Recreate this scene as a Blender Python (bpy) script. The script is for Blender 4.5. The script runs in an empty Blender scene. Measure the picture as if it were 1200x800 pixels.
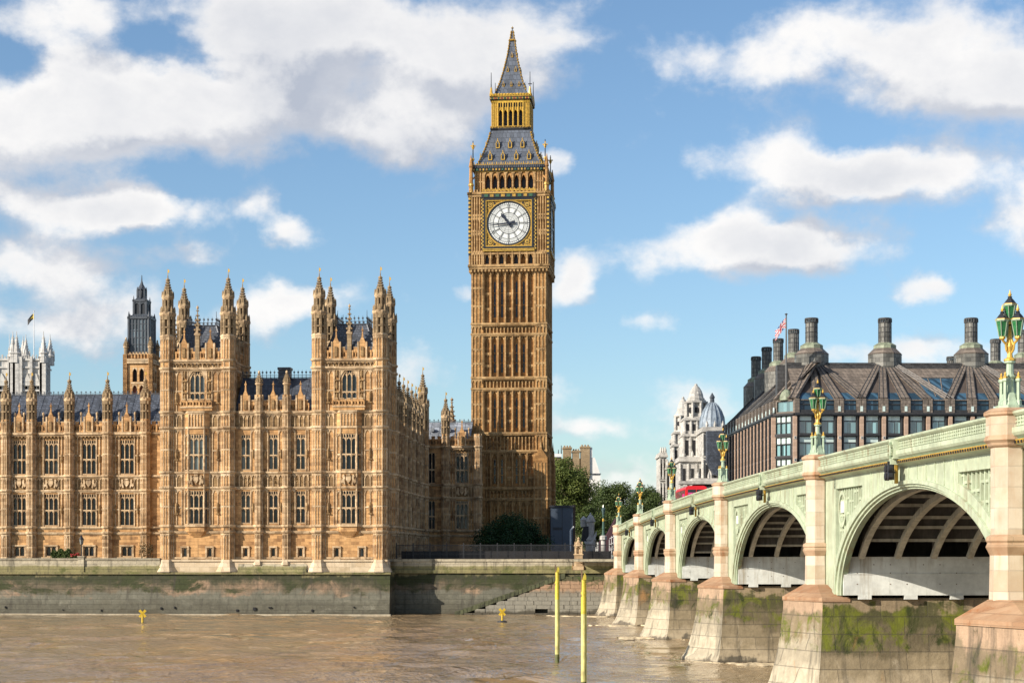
import bpy, math, random
from mathutils import Matrix, Vector
R = math.radians
PI = math.pi
S = bpy.context.scene
COL = S.collection

# ------------------------------------------------------------------ camera
FPX, HX, HY, EYE = 2100.0, 600.0, 652.0, 8.0
cam_d = bpy.data.cameras.new("camera")
cam_d.sensor_width = 36.0
cam_d.lens = 36.0 * FPX / 1200.0
cam_d.shift_y = (HY - 400.0) / 1200.0
cam_d.clip_start, cam_d.clip_end = 1.0, 20000.0
cam = bpy.data.objects.new("camera", cam_d)
COL.objects.link(cam)
cam.location = (0, 0, EYE)
cam.rotation_euler = (R(90), 0, 0)
S.camera = cam

# ------------------------------------------------------------------ light
SUN_EL, SUN_AZ = 27.0, 59.0          # elevation; degrees to the left of straight behind the camera
sx, sy = -math.sin(R(SUN_AZ)), -math.cos(R(SUN_AZ))
sun_dir = Vector((sx * math.cos(R(SUN_EL)), sy * math.cos(R(SUN_EL)), math.sin(R(SUN_EL))))
sl = bpy.data.lights.new("sun", 'SUN')
sl.energy = 5.0
sl.angle = R(0.5)
sl.color = (1.0, 0.90, 0.77)
so = bpy.data.objects.new("sun", sl)
COL.objects.link(so)
so.rotation_euler = (-sun_dir).to_track_quat('-Z', 'Y').to_euler()
so.location = (0, 0, 300)

S.view_settings.view_transform = 'Standard'
S.view_settings.look = 'None'
S.view_settings.exposure = 0.60
S.view_settings.gamma = 1.0
S.cycles.max_bounces = 6
S.cycles.diffuse_bounces = 3
S.cycles.glossy_bounces = 3
S.cycles.use_denoising = True


class NT:
    """small node-tree writer"""
    def __init__(self, tree):
        self.t = tree

    def n(self, kind, **kw):
        nd = self.t.nodes.new(kind)
        ins = kw.pop('ins', {})
        for k, v in kw.items():
            setattr(nd, k, v)
        for k, v in ins.items():
            if isinstance(v, bpy.types.NodeSocket):
                self.t.links.new(v, nd.inputs[k])
            else:
                nd.inputs[k].default_value = v
        return nd

    def math(self, op, a, b=None, c=None, clamp=False):
        nd = self.t.nodes.new('ShaderNodeMath')
        nd.operation = op
        nd.use_clamp = clamp
        for i, v in enumerate((a, b, c)):
            if v is None:
                continue
            if isinstance(v, bpy.types.NodeSocket):
                self.t.links.new(v, nd.inputs[i])
            else:
                nd.inputs[i].default_value = v
        return nd.outputs[0]

    def vmath(self, op, a, b=None):
        nd = self.t.nodes.new('ShaderNodeVectorMath')
        nd.operation = op
        for i, v in enumerate((a, b)):
            if v is None:
                continue
            if isinstance(v, bpy.types.NodeSocket):
                self.t.links.new(v, nd.inputs[i])
            else:
                nd.inputs[i].default_value = v
        return nd.outputs['Value'] if op in ('LENGTH', 'DOT_PRODUCT') else nd.outputs[0]

    def mix(self, f, a, b, blend='MIX'):
        nd = self.t.nodes.new('ShaderNodeMix')
        nd.data_type = 'RGBA'
        nd.blend_type = blend
        for i, v in ((0, f), (6, a), (7, b)):
            if isinstance(v, bpy.types.NodeSocket):
                self.t.links.new(v, nd.inputs[i])
            else:
                if i and len(v) == 3:
                    v = (*v, 1)
                nd.inputs[i].default_value = v
        return nd.outputs[2]

    def ramp(self, f, lo, hi, a=0.0, b=1.0, smooth=True):
        nd = self.t.nodes.new('ShaderNodeMapRange')
        nd.interpolation_type = 'SMOOTHSTEP' if smooth else 'LINEAR'
        self.t.links.new(f, nd.inputs[0])
        for i, v in enumerate((lo, hi, a, b)):
            nd.inputs[i + 1].default_value = v
        return nd.outputs[0]

    def noise(self, vec, scale, detail=4.0, rough=0.55, dist=0.0):
        nd = self.n('ShaderNodeTexNoise', ins={'Scale': scale, 'Detail': detail, 'Roughness': rough, 'Distortion': dist})
        self.t.links.new(vec, nd.inputs['Vector'])
        return nd.outputs[0]

    def mapped(self, vec, scale=(1, 1, 1), loc=(0, 0, 0)):
        nd = self.n('ShaderNodeMapping')
        self.t.links.new(vec, nd.inputs[0])
        nd.inputs['Scale'].default_value = scale
        nd.inputs['Location'].default_value = loc
        return nd.outputs[0]


# ------------------------------------------------------------------ world: clear sky with cumulus
W = bpy.data.worlds.new("World")
S.world = W
W.use_nodes = True
wt = W.node_tree
wt.nodes.clear()
w = NT(wt)
geo = w.n('ShaderNodeTexCoord').outputs['Generated']
sky = w.n('ShaderNodeTexSky', sky_type='NISHITA', sun_disc=False, sun_elevation=R(SUN_EL),
          sun_rotation=math.atan2(sx, sy), altitude=50.0, air_density=1.0, dust_density=0.6, ozone_density=2.0)


def sky_dir(px, py):
    return Vector(((px - HX) / FPX, 1.0, (HY - py) / FPX)).normalized()


# heaps of cumulus: place in the sky, half-widths in degrees-like units, strength
CLOUDS = [
    (100, 100, 130, 56, 1.1), (280, 125, 150, 58, 1.1), (60, 150, 170, 42, 1.1), (400, 60, 190, 76, .98), (480, 160, 110, 36, 1.1), (330, 30, 130, 45, .9),
    (200, 66, 54, 30, -.75), (20, 70, 40, 26, -.5), (60, 235, 130, 40, 1.15), (165, 245, 80, 28, 1.05), (50, 310, 100, 36, 1.15), (120, 385, 190, 46, .95), (30, 15, 130, 30, .85),
    (345, 350, 66, 34, 1.15), (332, 272, 42, 20, .9), (215, 300, 44, 18, .6), (285, 243, 28, 20, .6), (545, 90, 110, 60, .8), (650, 60, 70, 40, .45), (620, 15, 120, 34, .5),
    (680, 332, 46, 32, 1.0), (545, 340, 26, 15, .6), (660, 186, 27, 20, 1.0),
    (905, 185, 80, 58, 1.25), (1090, 212, 108, 44, 1.25), (985, 220, 80, 32, 1.05), (895, 298, 168, 36, 1.25), (855, 270, 48, 32, .85), (930, 275, 54, 28, .65),
    (1078, 340, 42, 21, 1.1), (1110, 75, 155, 68, 1.05), (960, 50, 115, 44, .85), (1180, 120, 110, 50, .95), (800, 75, 60, 40, .75), (880, 90, 60, 32, .6), (1035, 35, 46, 22, -.5),
    (690, 494, 56, 18, .85), (640, 460, 75, 24, .65), (500, 440, 66, 34, .75), (830, 466, 60, 26, .7), (780, 385, 44, 15, .45), (720, 560, 150, 40, .6), (560, 500, 90, 30, .6),
    (1225, 260, 55, 44, .8), (1050, 420, 150, 20, .75), (-150, 200, 150, 120, .9), (1400, 150, 160, 110, .9),
]


def cloud_field(vec):
    wv = w.n('ShaderNodeTexNoise', ins={'Scale': 9.0, 'Detail': 6.0, 'Roughness': .6})
    wt.links.new(w.mapped(vec, (1, 1, 1.5)), wv.inputs['Vector'])
    off = w.vmath('MULTIPLY', w.vmath('SUBTRACT', wv.outputs['Color'], (.5, .5, .5)), (.075, .02, .05))
    p = w.vmath('ADD', vec, off)
    total = None
    for (cx, cy, rx, ry, st) in CLOUDS:
        c = sky_dir(cx, cy)
        d = w.vmath('SUBTRACT', p, tuple(c))
        d = w.vmath('MULTIPLY', d, (FPX / rx, FPX / (rx + 200), FPX / ry))
        l = w.vmath('LENGTH', d)
        v = w.ramp(l, 0.1, 1.42, st, 0.0)
        total = v if total is None else w.math('ADD', total, v)
    # scattered cumulus over the rest of the sky
    up = w.n('ShaderNodeSeparateXYZ', ins={0: vec})
    beyond = w.math('ADD', w.ramp(up.outputs['Y'], .80, .93, 1, 0), w.ramp(up.outputs['Z'], .33, .45, 0, 1), clamp=True)
    gen = w.ramp(w.noise(w.mapped(vec, (1, 1, 2.2)), 3.2, 3, .5), .46, .66, 0, 1.1)
    total = w.math('ADD', total, w.math('MULTIPLY', gen, beyond))
    fine = w.noise(w.mapped(vec, (1, 1, 1.3)), 15.0, 10.0, .57, .25)
    puff = w.noise(w.mapped(vec, (1, 1, 1.2)), 46.0, 8.0, .6)
    bump_ = w.math('ADD', w.math('MULTIPLY_ADD', fine, 2.0, -1.0), w.math('MULTIPLY_ADD', puff, 1.0, -.5))
    return w.math('ADD', total, bump_)


dens = cloud_field(geo)
# same field seen a little towards the sun: how thick the cloud is on its lit side
lit = cloud_field(w.vmath('ADD', geo, (-0.010, 0.0, 0.022)))
mask = w.ramp(dens, 0.20, 1.10)
thick = w.ramp(w.math('SUBTRACT', lit, dens), -0.40, 0.50)
core = w.ramp(dens, .7, 1.9)
lumps = w.noise(w.mapped(geo, (1, 1, 1.6)), 11.0, 6.0, .6)
shade = w.math('ADD', w.math('MULTIPLY', thick, .72), w.math('MULTIPLY', core, .30))
shade = w.math('ADD', shade, w.math('MULTIPLY_ADD', lumps, 1.1, -.52), clamp=True)
ccol = w.mix(shade, (10.2, 10.0, 9.8), (5.0, 5.4, 6.3))
skyc = w.mix(1.0, sky.outputs[0], (1.24, 1.40, 1.50), 'MULTIPLY')
final = w.mix(w.math('MULTIPLY', mask, .96), skyc, ccol)
bg = w.n('ShaderNodeBackground', ins={'Color': final, 'Strength': 0.066})
wo = w.n('ShaderNodeOutputWorld')
wt.links.new(bg.outputs[0], wo.inputs[0])
W.cycles.sampling_method = 'MANUAL'
W.cycles.sample_map_resolution = 512

# ------------------------------------------------------------------ materials


def new_mat(name):
    m = bpy.data.materials.new(name)
    m.use_nodes = True
    m.node_tree.nodes.clear()
    t = NT(m.node_tree)
    out = t.n('ShaderNodeOutputMaterial')
    b = t.n('ShaderNodeBsdfPrincipled')
    m.node_tree.links.new(b.outputs[0], out.inputs[0])
    return m, t, b


def setin(t, b, key, v):
    if isinstance(v, bpy.types.NodeSocket):
        t.t.links.new(v, b.inputs[key])
    else:
        b.inputs[key].default_value = v


def plain(name, col, rough=.6, metal=0.0, var=.25, scale=1.2, bump=0.0, spec=.5):
    """a painted or plain surface with wear: large and small noise on its colour"""
    m, t, b = new_mat(name)
    co = t.n('ShaderNodeTexCoord').outputs['Object']
    n1 = t.noise(co, scale, 5, .6)
    n2 = t.noise(t.mapped(co, (3, 3, .5)), scale * 2.0, 4, .6)
    f = t.math('MULTIPLY_ADD', n1, .6, t.math('MULTIPLY', n2, .4))
    dark = tuple(c * (1 - var * 1.4) for c in col)
    light = tuple(min(1, c * (1 + var * .7)) for c in col)
    c = t.mix(t.ramp(f, .3, .7), dark, light)
    setin(t, b, 'Base Color', c)
    setin(t, b, 'Roughness', rough)
    setin(t, b, 'Metallic', metal)
    setin(t, b, 'Specular IOR Level', spec)
    if bump:
        bp = t.n('ShaderNodeBump', ins={'Strength': .6, 'Distance': bump, 'Height': n1})
        t.t.links.new(bp.outputs[0], b.inputs['Normal'])
    return m


def stone(name, light, mid, dark, soot=(.07, .05, .035), soot_amt=.55, bw=1.1, bh=.42, mortar=.35, bump=.04, streak=True, blockvar=.8):
    """ashlar: blocks of slightly different colour, weathering blotches and run-off streaks"""
    m, t, b = new_mat(name)
    co = t.n('ShaderNodeTexCoord').outputs['Object']
    xyz = t.n('ShaderNodeSeparateXYZ', ins={0: co})
    u = t.math('ADD', xyz.outputs[0], t.math('MULTIPLY', xyz.outputs[1], .97))
    uv = t.n('ShaderNodeCombineXYZ', ins={0: u, 1: xyz.outputs[2], 2: 0.0}).outputs[0]
    br = t.n('ShaderNodeTexBrick', ins={'Vector': uv, 'Color1': (0, 0, 0, 1), 'Color2': (1, 1, 1, 1), 'Mortar': (.5, .5, .5, 1),
                                        'Scale': 1.0, 'Mortar Size': .018, 'Mortar Smooth': .2, 'Bias': 0.0, 'Brick Width': bw, 'Row Height': bh})
    big = t.noise(co, .16, 5, .6)
    sm = t.noise(co, 1.3, 6, .65)
    f = t.math('ADD', t.math('MULTIPLY', br.outputs[0], blockvar * .5), t.math('ADD', t.math('MULTIPLY', big, .9), t.math('MULTIPLY', sm, .7)))
    c = t.mix(t.ramp(f, .62, .98 + blockvar * .25), dark, mid)
    c = t.mix(t.ramp(f, .92 + blockvar * .25, 1.28 + blockvar * .25), c, light)
    c = t.mix(t.math('MULTIPLY', br.outputs['Fac'], mortar), c, tuple(x * .45 for x in mid))
    if streak:
        st = t.noise(t.mapped(co, (1.6, 1.6, .12)), 1.0, 5, .65)
        bl = t.noise(co, .55, 6, .7)
        so_ = t.math('MULTIPLY', t.ramp(st, .44, .70), t.ramp(bl, .36, .66))
        c = t.mix(t.math('MULTIPLY', so_, soot_amt), c, soot)
    setin(t, b, 'Base Color', c)
    setin(t, b, 'Roughness', .85)
    setin(t, b, 'Specular IOR Level', .25)
    if bump:
        h = t.math('ADD', t.math('MULTIPLY', br.outputs['Fac'], -.6), sm)
        bp = t.n('ShaderNodeBump', ins={'Strength': .8, 'Distance': bump, 'Height': h})
        t.t.links.new(bp.outputs[0], b.inputs['Normal'])
    return m


def banded(name, keys, bw=1.6, bh=.5, rough=.8, wob=1.0, streak=.45, mortar=.5, moss=(), vs=1.0):
    """tidal masonry: colour changes with the height above the water, with wandering edges, courses and run-off"""
    m, t, b = new_mat(name)
    g = t.n('ShaderNodeNewGeometry')
    co = g.outputs['Position']
    xyz = t.n('ShaderNodeSeparateXYZ', ins={0: co})
    n = t.noise(t.mapped(co, (.22, .22, .5)), 1.0, 6, .65)
    n2 = t.noise(t.mapped(co, (.8, .8, .10)), 1.0, 5, .65)
    h = t.math('ADD', xyz.outputs[2], t.math('MULTIPLY', t.math('ADD', t.math('SUBTRACT', n, .5), t.math('MULTIPLY', t.math('SUBTRACT', n2, .5), .7)), 3.2 * wob))
    c = keys[0][1]
    c = (*c, 1)
    cur = None
    for (z0, z1, col) in keys[1:]:
        f = t.ramp(h, z0, z1)
        cur = t.mix(f, c if cur is None else cur, col)
    for (z0, z1, th, col, sc) in moss:
        band = t.math('MULTIPLY', t.ramp(h, z0, z0 + .5), t.ramp(h, z1 - .5, z1, 1, 0))
        mn = t.ramp(t.noise(t.mapped(co, (1, 1, vs)), sc, 7, .7, .8), th, th + .14)
        cur = t.mix(t.math('MULTIPLY', band, mn), cur, col)
    u = t.math('ADD', xyz.outputs[0], t.math('MULTIPLY', xyz.outputs[1], .97))
    uv = t.n('ShaderNodeCombineXYZ', ins={0: u, 1: xyz.outputs[2], 2: 0.0}).outputs[0]
    br = t.n('ShaderNodeTexBrick', ins={'Vector': uv, 'Color1': (0, 0, 0, 1), 'Color2': (1, 1, 1, 1), 'Mortar': (.5, .5, .5, 1),
                                        'Scale': 1.0, 'Mortar Size': .025, 'Mortar Smooth': .3, 'Brick Width': bw, 'Row Height': bh})
    fine = t.noise(co, 2.2, 6, .7)
    v = t.math('ADD', t.math('MULTIPLY', br.outputs[0], .22), t.math('MULTIPLY_ADD', fine, .9, .42))
    cur = t.mix(1.0, cur, t.n('ShaderNodeCombineColor', ins={0: v, 1: v, 2: v}).outputs[0], 'MULTIPLY')
    st = t.noise(t.mapped(co, (1.3, 1.3, .09)), 1.0, 5, .65)
    cur = t.mix(t.math('MULTIPLY', t.ramp(st, .5, .72), streak), cur, (.045, .04, .03))
    cur = t.mix(t.math('MULTIPLY', br.outputs['Fac'], mortar), cur, (.06, .055, .045))
    setin(t, b, 'Base Color', cur)
    setin(t, b, 'Roughness', rough)
    setin(t, b, 'Specular IOR Level', .3)
    bp = t.n('ShaderNodeBump', ins={'Strength': .9, 'Distance': .06, 'Height': t.math('ADD', t.math('MULTIPLY', br.outputs['Fac'], -.8), fine)})
    t.t.links.new(bp.outputs[0], b.inputs['Normal'])
    return m


def slate(name, col, bw=.5, bh=.35, rough=.55, var=.5, metal=0.0):
    m, t, b = new_mat(name)
    co = t.n('ShaderNodeTexCoord').outputs['Object']
    xyz = t.n('ShaderNodeSeparateXYZ', ins={0: co})
    u = t.math('ADD', xyz.outputs[0], t.math('MULTIPLY', xyz.outputs[1], .83))
    uv = t.n('ShaderNodeCombineXYZ', ins={0: u, 1: xyz.outputs[2], 2: 0.0}).outputs[0]
    br = t.n('ShaderNodeTexBrick', ins={'Vector': uv, 'Color1': (0, 0, 0, 1), 'Color2': (1, 1, 1, 1), 'Mortar': (.2, .2, .2, 1),
                                        'Scale': 1.0, 'Mortar Size': .03, 'Brick Width': bw, 'Row Height': bh})
    n = t.noise(co, .35, 6, .65)
    n2 = t.noise(t.mapped(co, (1.5, 1.5, .2)), 1.2, 4, .6)
    f = t.math('ADD', t.math('MULTIPLY', br.outputs[0], .35), t.math('ADD', t.math('MULTIPLY', n, .6), t.math('MULTIPLY', n2, .4)))
    c = t.mix(t.ramp(f, .35, .95), tuple(x * (1 - var) for x in col), tuple(min(1, x * (1 + var)) for x in col))
    c = t.mix(t.math('MULTIPLY', br.outputs['Fac'], .6), c, tuple(x * .35 for x in col))
    setin(t, b, 'Base Color', c)
    setin(t, b, 'Roughness', rough)
    setin(t, b, 'Metallic', metal)
    bp = t.n('ShaderNodeBump', ins={'Strength': .7, 'Distance': .04, 'Height': t.math('MULTIPLY', br.outputs['Fac'], -1.0)})
    t.t.links.new(bp.outputs[0], b.inputs['Normal'])
    return m


def glass(name, col, rough=.08, wav=.03, var=.6, ior=1.42):
    """dark window glass seen in daylight, each pane a little off true, each window a little different"""
    m, t, b = new_mat(name)
    co = t.n('ShaderNodeTexCoord').outputs['Object']
    oi = t.n('ShaderNodeObjectInfo').outputs['Random']
    xyz = t.n('ShaderNodeSeparateXYZ', ins={0: co})
    u = t.math('ADD', xyz.outputs[0], xyz.outputs[1])
    uv = t.n('ShaderNodeCombineXYZ', ins={0: t.math('MULTIPLY_ADD', oi, 37.0, u), 1: xyz.outputs[2], 2: 0.0}).outputs[0]
    cell = t.n('ShaderNodeTexWhiteNoise', noise_dimensions='2D', ins={'Vector': t.vmath('FLOOR', t.mapped(uv, (1.6, .62, 1)))})
    f = t.math('MULTIPLY', cell.outputs[0], t.math('MULTIPLY_ADD', oi, .7, .5))
    c = t.mix(t.ramp(f, .25, 1.1), tuple(x * (1 - var * .7) for x in col), tuple(x * (1 + var * 2.2) for x in col))
    setin(t, b, 'Base Color', c)
    setin(t, b, 'Roughness', rough)
    setin(t, b, 'IOR', ior)
    nz = t.noise(t.mapped(uv, (1.1, .45, 1)), 2.0, 2, .5)
    bp = t.n('ShaderNodeBump', ins={'Strength': 1.0, 'Distance': wav, 'Height': t.math('ADD', nz, t.math('MULTIPLY', cell.outputs[0], .0))})
    t.t.links.new(bp.outputs[0], b.inputs['Normal'])
    return m


def painted(name, col, rust=(.20, .13, .06), rough=.5):
    """old bridge paint: chalky patches, grime and rusty run-off streaks"""
    m, t, b = new_mat(name)
    co = t.n('ShaderNodeTexCoord').outputs['Object']
    n1 = t.noise(co, .35, 6, .65)
    n2 = t.noise(co, 2.2, 5, .65)
    f = t.math('ADD', t.math('MULTIPLY', n1, .6), t.math('MULTIPLY', n2, .4))
    c = t.mix(t.ramp(f, .34, .66), tuple(x * .78 for x in col), tuple(min(1, x * 1.12) for x in col))
    st = t.noise(t.mapped(co, (2.2, 2.2, .16)), 1.0, 6, .7)
    pt = t.noise(co, .22, 4, .6)
    c = t.mix(t.math('MULTIPLY', t.math('MULTIPLY', t.ramp(st, .46, .70), t.ramp(pt, .38, .60)), .8), c, rust)
    c = t.mix(t.math('MULTIPLY', t.ramp(t.noise(t.mapped(co, (3, 3, .4)), 1.3, 5, .7), .56, .75), .45), c, (.13, .14, .09))
    setin(t, b, 'Base Color', c)
    setin(t, b, 'Roughness', t.ramp(n2, .3, .7, rough - .08, rough + .2))
    bp = t.n('ShaderNodeBump', ins={'Strength': .5, 'Distance': .015, 'Height': n2})
    t.t.links.new(bp.outputs[0], b.inputs['Normal'])
    return m


M = {}
M['stone'] = stone('honey limestone', (.72, .46, .225), (.53, .305, .13), (.23, .12, .052), soot=(.075, .048, .028), soot_amt=.75)
M['stone_trim'] = stone('pale limestone dressings', (.76, .60, .41), (.55, .40, .24), (.24, .155, .085), soot=(.07, .05, .035), soot_amt=.7, bw=.8, bh=.5)
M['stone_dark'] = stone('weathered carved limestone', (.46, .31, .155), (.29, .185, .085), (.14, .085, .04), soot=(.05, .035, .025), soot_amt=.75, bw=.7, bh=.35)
M['stone_spire'] = stone('weathered pinnacle stone', (.46, .35, .21), (.34, .245, .14), (.2, .14, .08), soot=(.05, .04, .03), soot_amt=.75, bw=.5, bh=.4)
M['plinth'] = stone('pale plinth stone', (.66, .55, .41), (.56, .45, .31), (.42, .32, .2), soot=(.16, .13, .08), soot_amt=.5, bw=1.4, bh=.6)
M['tower_stone'] = stone('amber limestone', (.56, .335, .135), (.40, .217, .08), (.20, .105, .038), soot=(.08, .05, .028), soot_amt=.6)
M['tower_trim'] = stone('amber limestone dressings', (.62, .43, .225), (.46, .295, .135), (.22, .13, .055), soot=(.06, .042, .028), soot_amt=.7, bw=.8, bh=.5)
M['tower_dark'] = stone('sooty amber limestone', (.33, .21, .095), (.22, .135, .06), (.12, .075, .035), soot_amt=.7, bw=.6, bh=.3)
M['portland'] = stone('grey white stone', (.62, .60, .55), (.50, .48, .44), (.30, .29, .27), soot=(.10, .10, .10), soot_amt=.7, bw=1.2, bh=.5)
M['abbey'] = stone('white tower stone', (.68, .66, .62), (.56, .54, .50), (.36, .35, .33), soot=(.2, .2, .2), soot_amt=.55, bw=1.0, bh=.5)
M['buff'] = stone('buff brickwork', (.42, .32, .2), (.33, .24, .14), (.22, .16, .1), soot_amt=.4, bw=.5, bh=.2)
M['granite'] = stone('pinkish granite', (.60, .53, .435), (.53, .45, .355), (.40, .305, .215), soot=(.34, .15, .05), soot_amt=.6, bw=1.9, bh=.75, mortar=.3, bump=.02)
M['granite_rust'] = stone('rust stained granite', (.48, .38, .28), (.41, .29, .19), (.27, .165, .095), soot=(.28, .10, .035), soot_amt=.8, bw=1.9, bh=.6, mortar=.3, bump=.03)
M['pink_pier'] = stone('pink sandstone', (.52, .385, .30), (.45, .32, .24), (.35, .24, .17), soot_amt=.25, bw=1.2, bh=.5)
M['slate'] = slate('blue grey slate', (.055, .065, .085), rough=.5)
M['slate_light'] = slate('pale lead roofing', (.20, .22, .25), bw=1.2, bh=.6, rough=.6)
M['iron_roof'] = slate('cast iron roof plates', (.078, .092, .118), bw=.62, bh=.85, rough=.5, var=.35)
M['lead'] = plain('blue grey lead', (.24, .29, .34), .5, 0, .3)
M['glass'] = glass('leaded window glass', (.010, .013, .018), rough=.12)
M['glass_pale'] = glass('pale blinds behind glass', (.16, .19, .18), rough=.12, var=.3)
M['glass_mid'] = glass('half drawn blinds behind glass', (.055, .062, .06), rough=.12, var=.6)
M['glass_blue'] = glass('tinted office glass', (.10, .18, .19), rough=.05, wav=.012, var=.7, ior=2.3)
M['glass_light'] = glass('frosted office glass', (.58, .70, .66), rough=.12, wav=.01, var=.22, ior=1.8)
M['dark'] = plain('unlit interior', (.012, .012, .014), .9, 0, .2)
M['louvre'] = plain('dark louvres', (.02, .02, .022), .7, 0, .3, 6)
M['gold'] = plain('gilded ironwork', (.56, .345, .058), .45, .25, .3, 3)
M['gold_deep'] = plain('old gilding', (.42, .25, .042), .5, .2, .45, 3)
M['gold_bright'] = plain('bright gilding', (.62, .38, .045), .42, .2, .3, 3)
M['black'] = plain('black paint', (.015, .016, .02), .45, 0, .3, 3)
M['dial_white'] = plain('opal glass', (.66, .68, .66), .35, 0, .06, 2)
M['dial_grey'] = plain('grey opal glass', (.50, .52, .51), .4, 0, .2, 4)  # greyer glass of the inner disc and numeral ring
M['hand'] = plain('dark blue hand paint', (.012, .016, .03), .4, 0, .2)
M['green'] = None
M['road'] = plain('asphalt', (.05, .05, .052), .85, 0, .3, .8, .01)
M['pave'] = plain('grey paving', (.26, .25, .23), .85, 0, .2, .8, .01)
M['ground'] = plain('grey ground', (.12, .115, .10), .9, 0, .3, .1)

# ------------------------------------------------------------------ mesh helpers


class MB:
    """collects quads, boxes, prisms and lofts, then links them as ONE mesh object"""
    def __init__(self):
        self.V, self.F, self.I, self.T = [], [], [], None

    def p(self, v):
        v = Vector(v)
        if self.T is not None:
            v = self.T @ v
        self.V.append(tuple(v))
        return len(self.V) - 1

    def face(self, pts, m=0):
        self.F.append([self.p(q) for q in pts])
        self.I.append(m)

    def box(self, x0, x1, y0, y1, z0, z1, m=0, ends=True):
        i = [self.p(q) for q in ((x0, y0, z0), (x1, y0, z0), (x1, y1, z0), (x0, y1, z0), (x0, y0, z1), (x1, y0, z1), (x1, y1, z1), (x0, y1, z1))]
        fs = [(0, 1, 5, 4), (1, 2, 6, 5), (2, 3, 7, 6), (3, 0, 4, 7), (4, 5, 6, 7), (3, 2, 1, 0)]
        for f in fs:
            self.F.append([i[k] for k in f])
            self.I.append(m)

    def loft(self, cx, cy, rings, n=8, m=0, rot=None, cap=True, sx=1.0, sy=1.0):
        """rings: (z, r[, dx, dy]); regular n-gon lofted through them"""
        if rot is None:
            rot = PI / n
        prev = None
        for rg in rings:
            z, r = rg[0], rg[1]
            dx, dy = (rg[2], rg[3]) if len(rg) > 2 else (0, 0)
            cur = [self.p((cx + dx + sx * r * math.cos(rot + 2 * PI * k / n), cy + dy + sy * r * math.sin(rot + 2 * PI * k / n), z)) for k in range(n)]
            if prev is None:
                if cap:
                    self.F.append(cur[::-1])
                    self.I.append(m)
            else:
                for k in range(n):
                    self.F.append([prev[k], prev[(k + 1) % n], cur[(k + 1) % n], cur[k]])
                    self.I.append(m)
            prev = cur
        if cap:
            self.F.append(prev)
            self.I.append(m)

    def poly(self, pts, y0, y1, m=0):
        """closed outline (x, z) pushed from y0 to y1"""
        a = [self.p((x, y0, z)) for x, z in pts]
        b = [self.p((x, y1, z)) for x, z in pts]
        n = len(pts)
        self.F.append(a)
        self.I.append(m)
        self.F.append(b[::-1])
        self.I.append(m)
        for k in range(n):
            self.F.append([a[k], b[k], b[(k + 1) % n], a[(k + 1) % n]])
            self.I.append(m)

    def prism(self, pts, z0, z1, m=0, top=None):
        """closed plan outline (x, y) from z0 to z1, optionally another outline at the top"""
        top = top or pts
        a = [self.p((x, y, z0)) for x, y in pts]
        b = [self.p((x, y, z1)) for x, y in top]
        n = len(pts)
        self.F.append(a[::-1])
        self.I.append(m)
        self.F.append(b)
        self.I.append(m)
        for k in range(n):
            self.F.append([a[k], a[(k + 1) % n], b[(k + 1) % n], b[k]])
            self.I.append(m)

    def tube(self, a, b, r0, r1=None, n=6, m=0):
        a, b = Vector(a), Vector(b)
        r1 = r0 if r1 is None else r1
        d = (b - a).normalized()
        u = d.orthogonal().normalized()
        v = d.cross(u)
        A = [self.p(a + (u * math.cos(2 * PI * k / n) + v * math.sin(2 * PI * k / n)) * r0) for k in range(n)]
        B = [self.p(b + (u * math.cos(2 * PI * k / n) + v * math.sin(2 * PI * k / n)) * r1) for k in range(n)]
        for k in range(n):
            self.F.append([A[k], A[(k + 1) % n], B[(k + 1) % n], B[k]])
            self.I.append(m)
        self.F.append(A[::-1])
        self.I.append(m)
        self.F.append(B)
        self.I.append(m)

    def archhead(self, x0, x1, zs, zt, z1, y0, y1, m=0, n=5, power=1.6):
        """stone filling between a pointed arch (springing zs, apex zt) and the straight top z1"""
        xm = (x0 + x1) / 2
        for sgn in (0, 1):
            pts = []
            for k in range(n + 1):
                f = k / n
                x = x0 + (xm - x0) * f if sgn == 0 else x1 + (xm - x1) * f
                z = zs + (zt - zs) * (1 - (1 - f) ** power) ** .7
                pts.append((x, z))
            for k in range(n):
                (xa, za), (xb, zb) = pts[k], pts[k + 1]
                self.face([(xa, y0, za), (xb, y0, zb), (xb, y0, z1), (xa, y0, z1)][::(1 if sgn == 0 else -1)], m)
                self.face([(xa, y0, za), (xb, y0, zb), (xb, y1, zb), (xa, y1, za)], m)

    def wall(self, x0, x1, z0, z1, holes=(), y=0.0, depth=.4, m=0):
        """a wall face with real openings: (xa, xb, za, zb) each with reveals"""
        xs = sorted({x0, x1, *[h[0] for h in holes], *[h[1] for h in holes]})
        xs = [x for x in xs if x0 <= x <= x1]
        for a, b in zip(xs, xs[1:]):
            mid = (a + b) / 2
            hs = sorted([(h[2], h[3]) for h in holes if h[0] < mid < h[1]])
            z = z0
            for (p, q) in hs:
                if p > z:
                    self.face([(a, y, z), (b, y, z), (b, y, p), (a, y, p)], m)
                z = max(z, q)
            if z < z1:
                self.face([(a, y, z), (b, y, z), (b, y, z1), (a, y, z1)], m)
        for h in holes:
            xa, xb, za, zb = h[:4]
            d = y + depth
            self.face([(xa, y, za), (xa, d, za), (xa, d, zb), (xa, y, zb)], m)
            self.face([(xb, d, za), (xb, y, za), (xb, y, zb), (xb, d, zb)], m)
            self.face([(xa, y, za), (xb, y, za), (xb, d, za), (xa, d, za)], m)
            self.face([(xa, d, zb), (xb, d, zb), (xb, y, zb), (xa, y, zb)], m)

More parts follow.
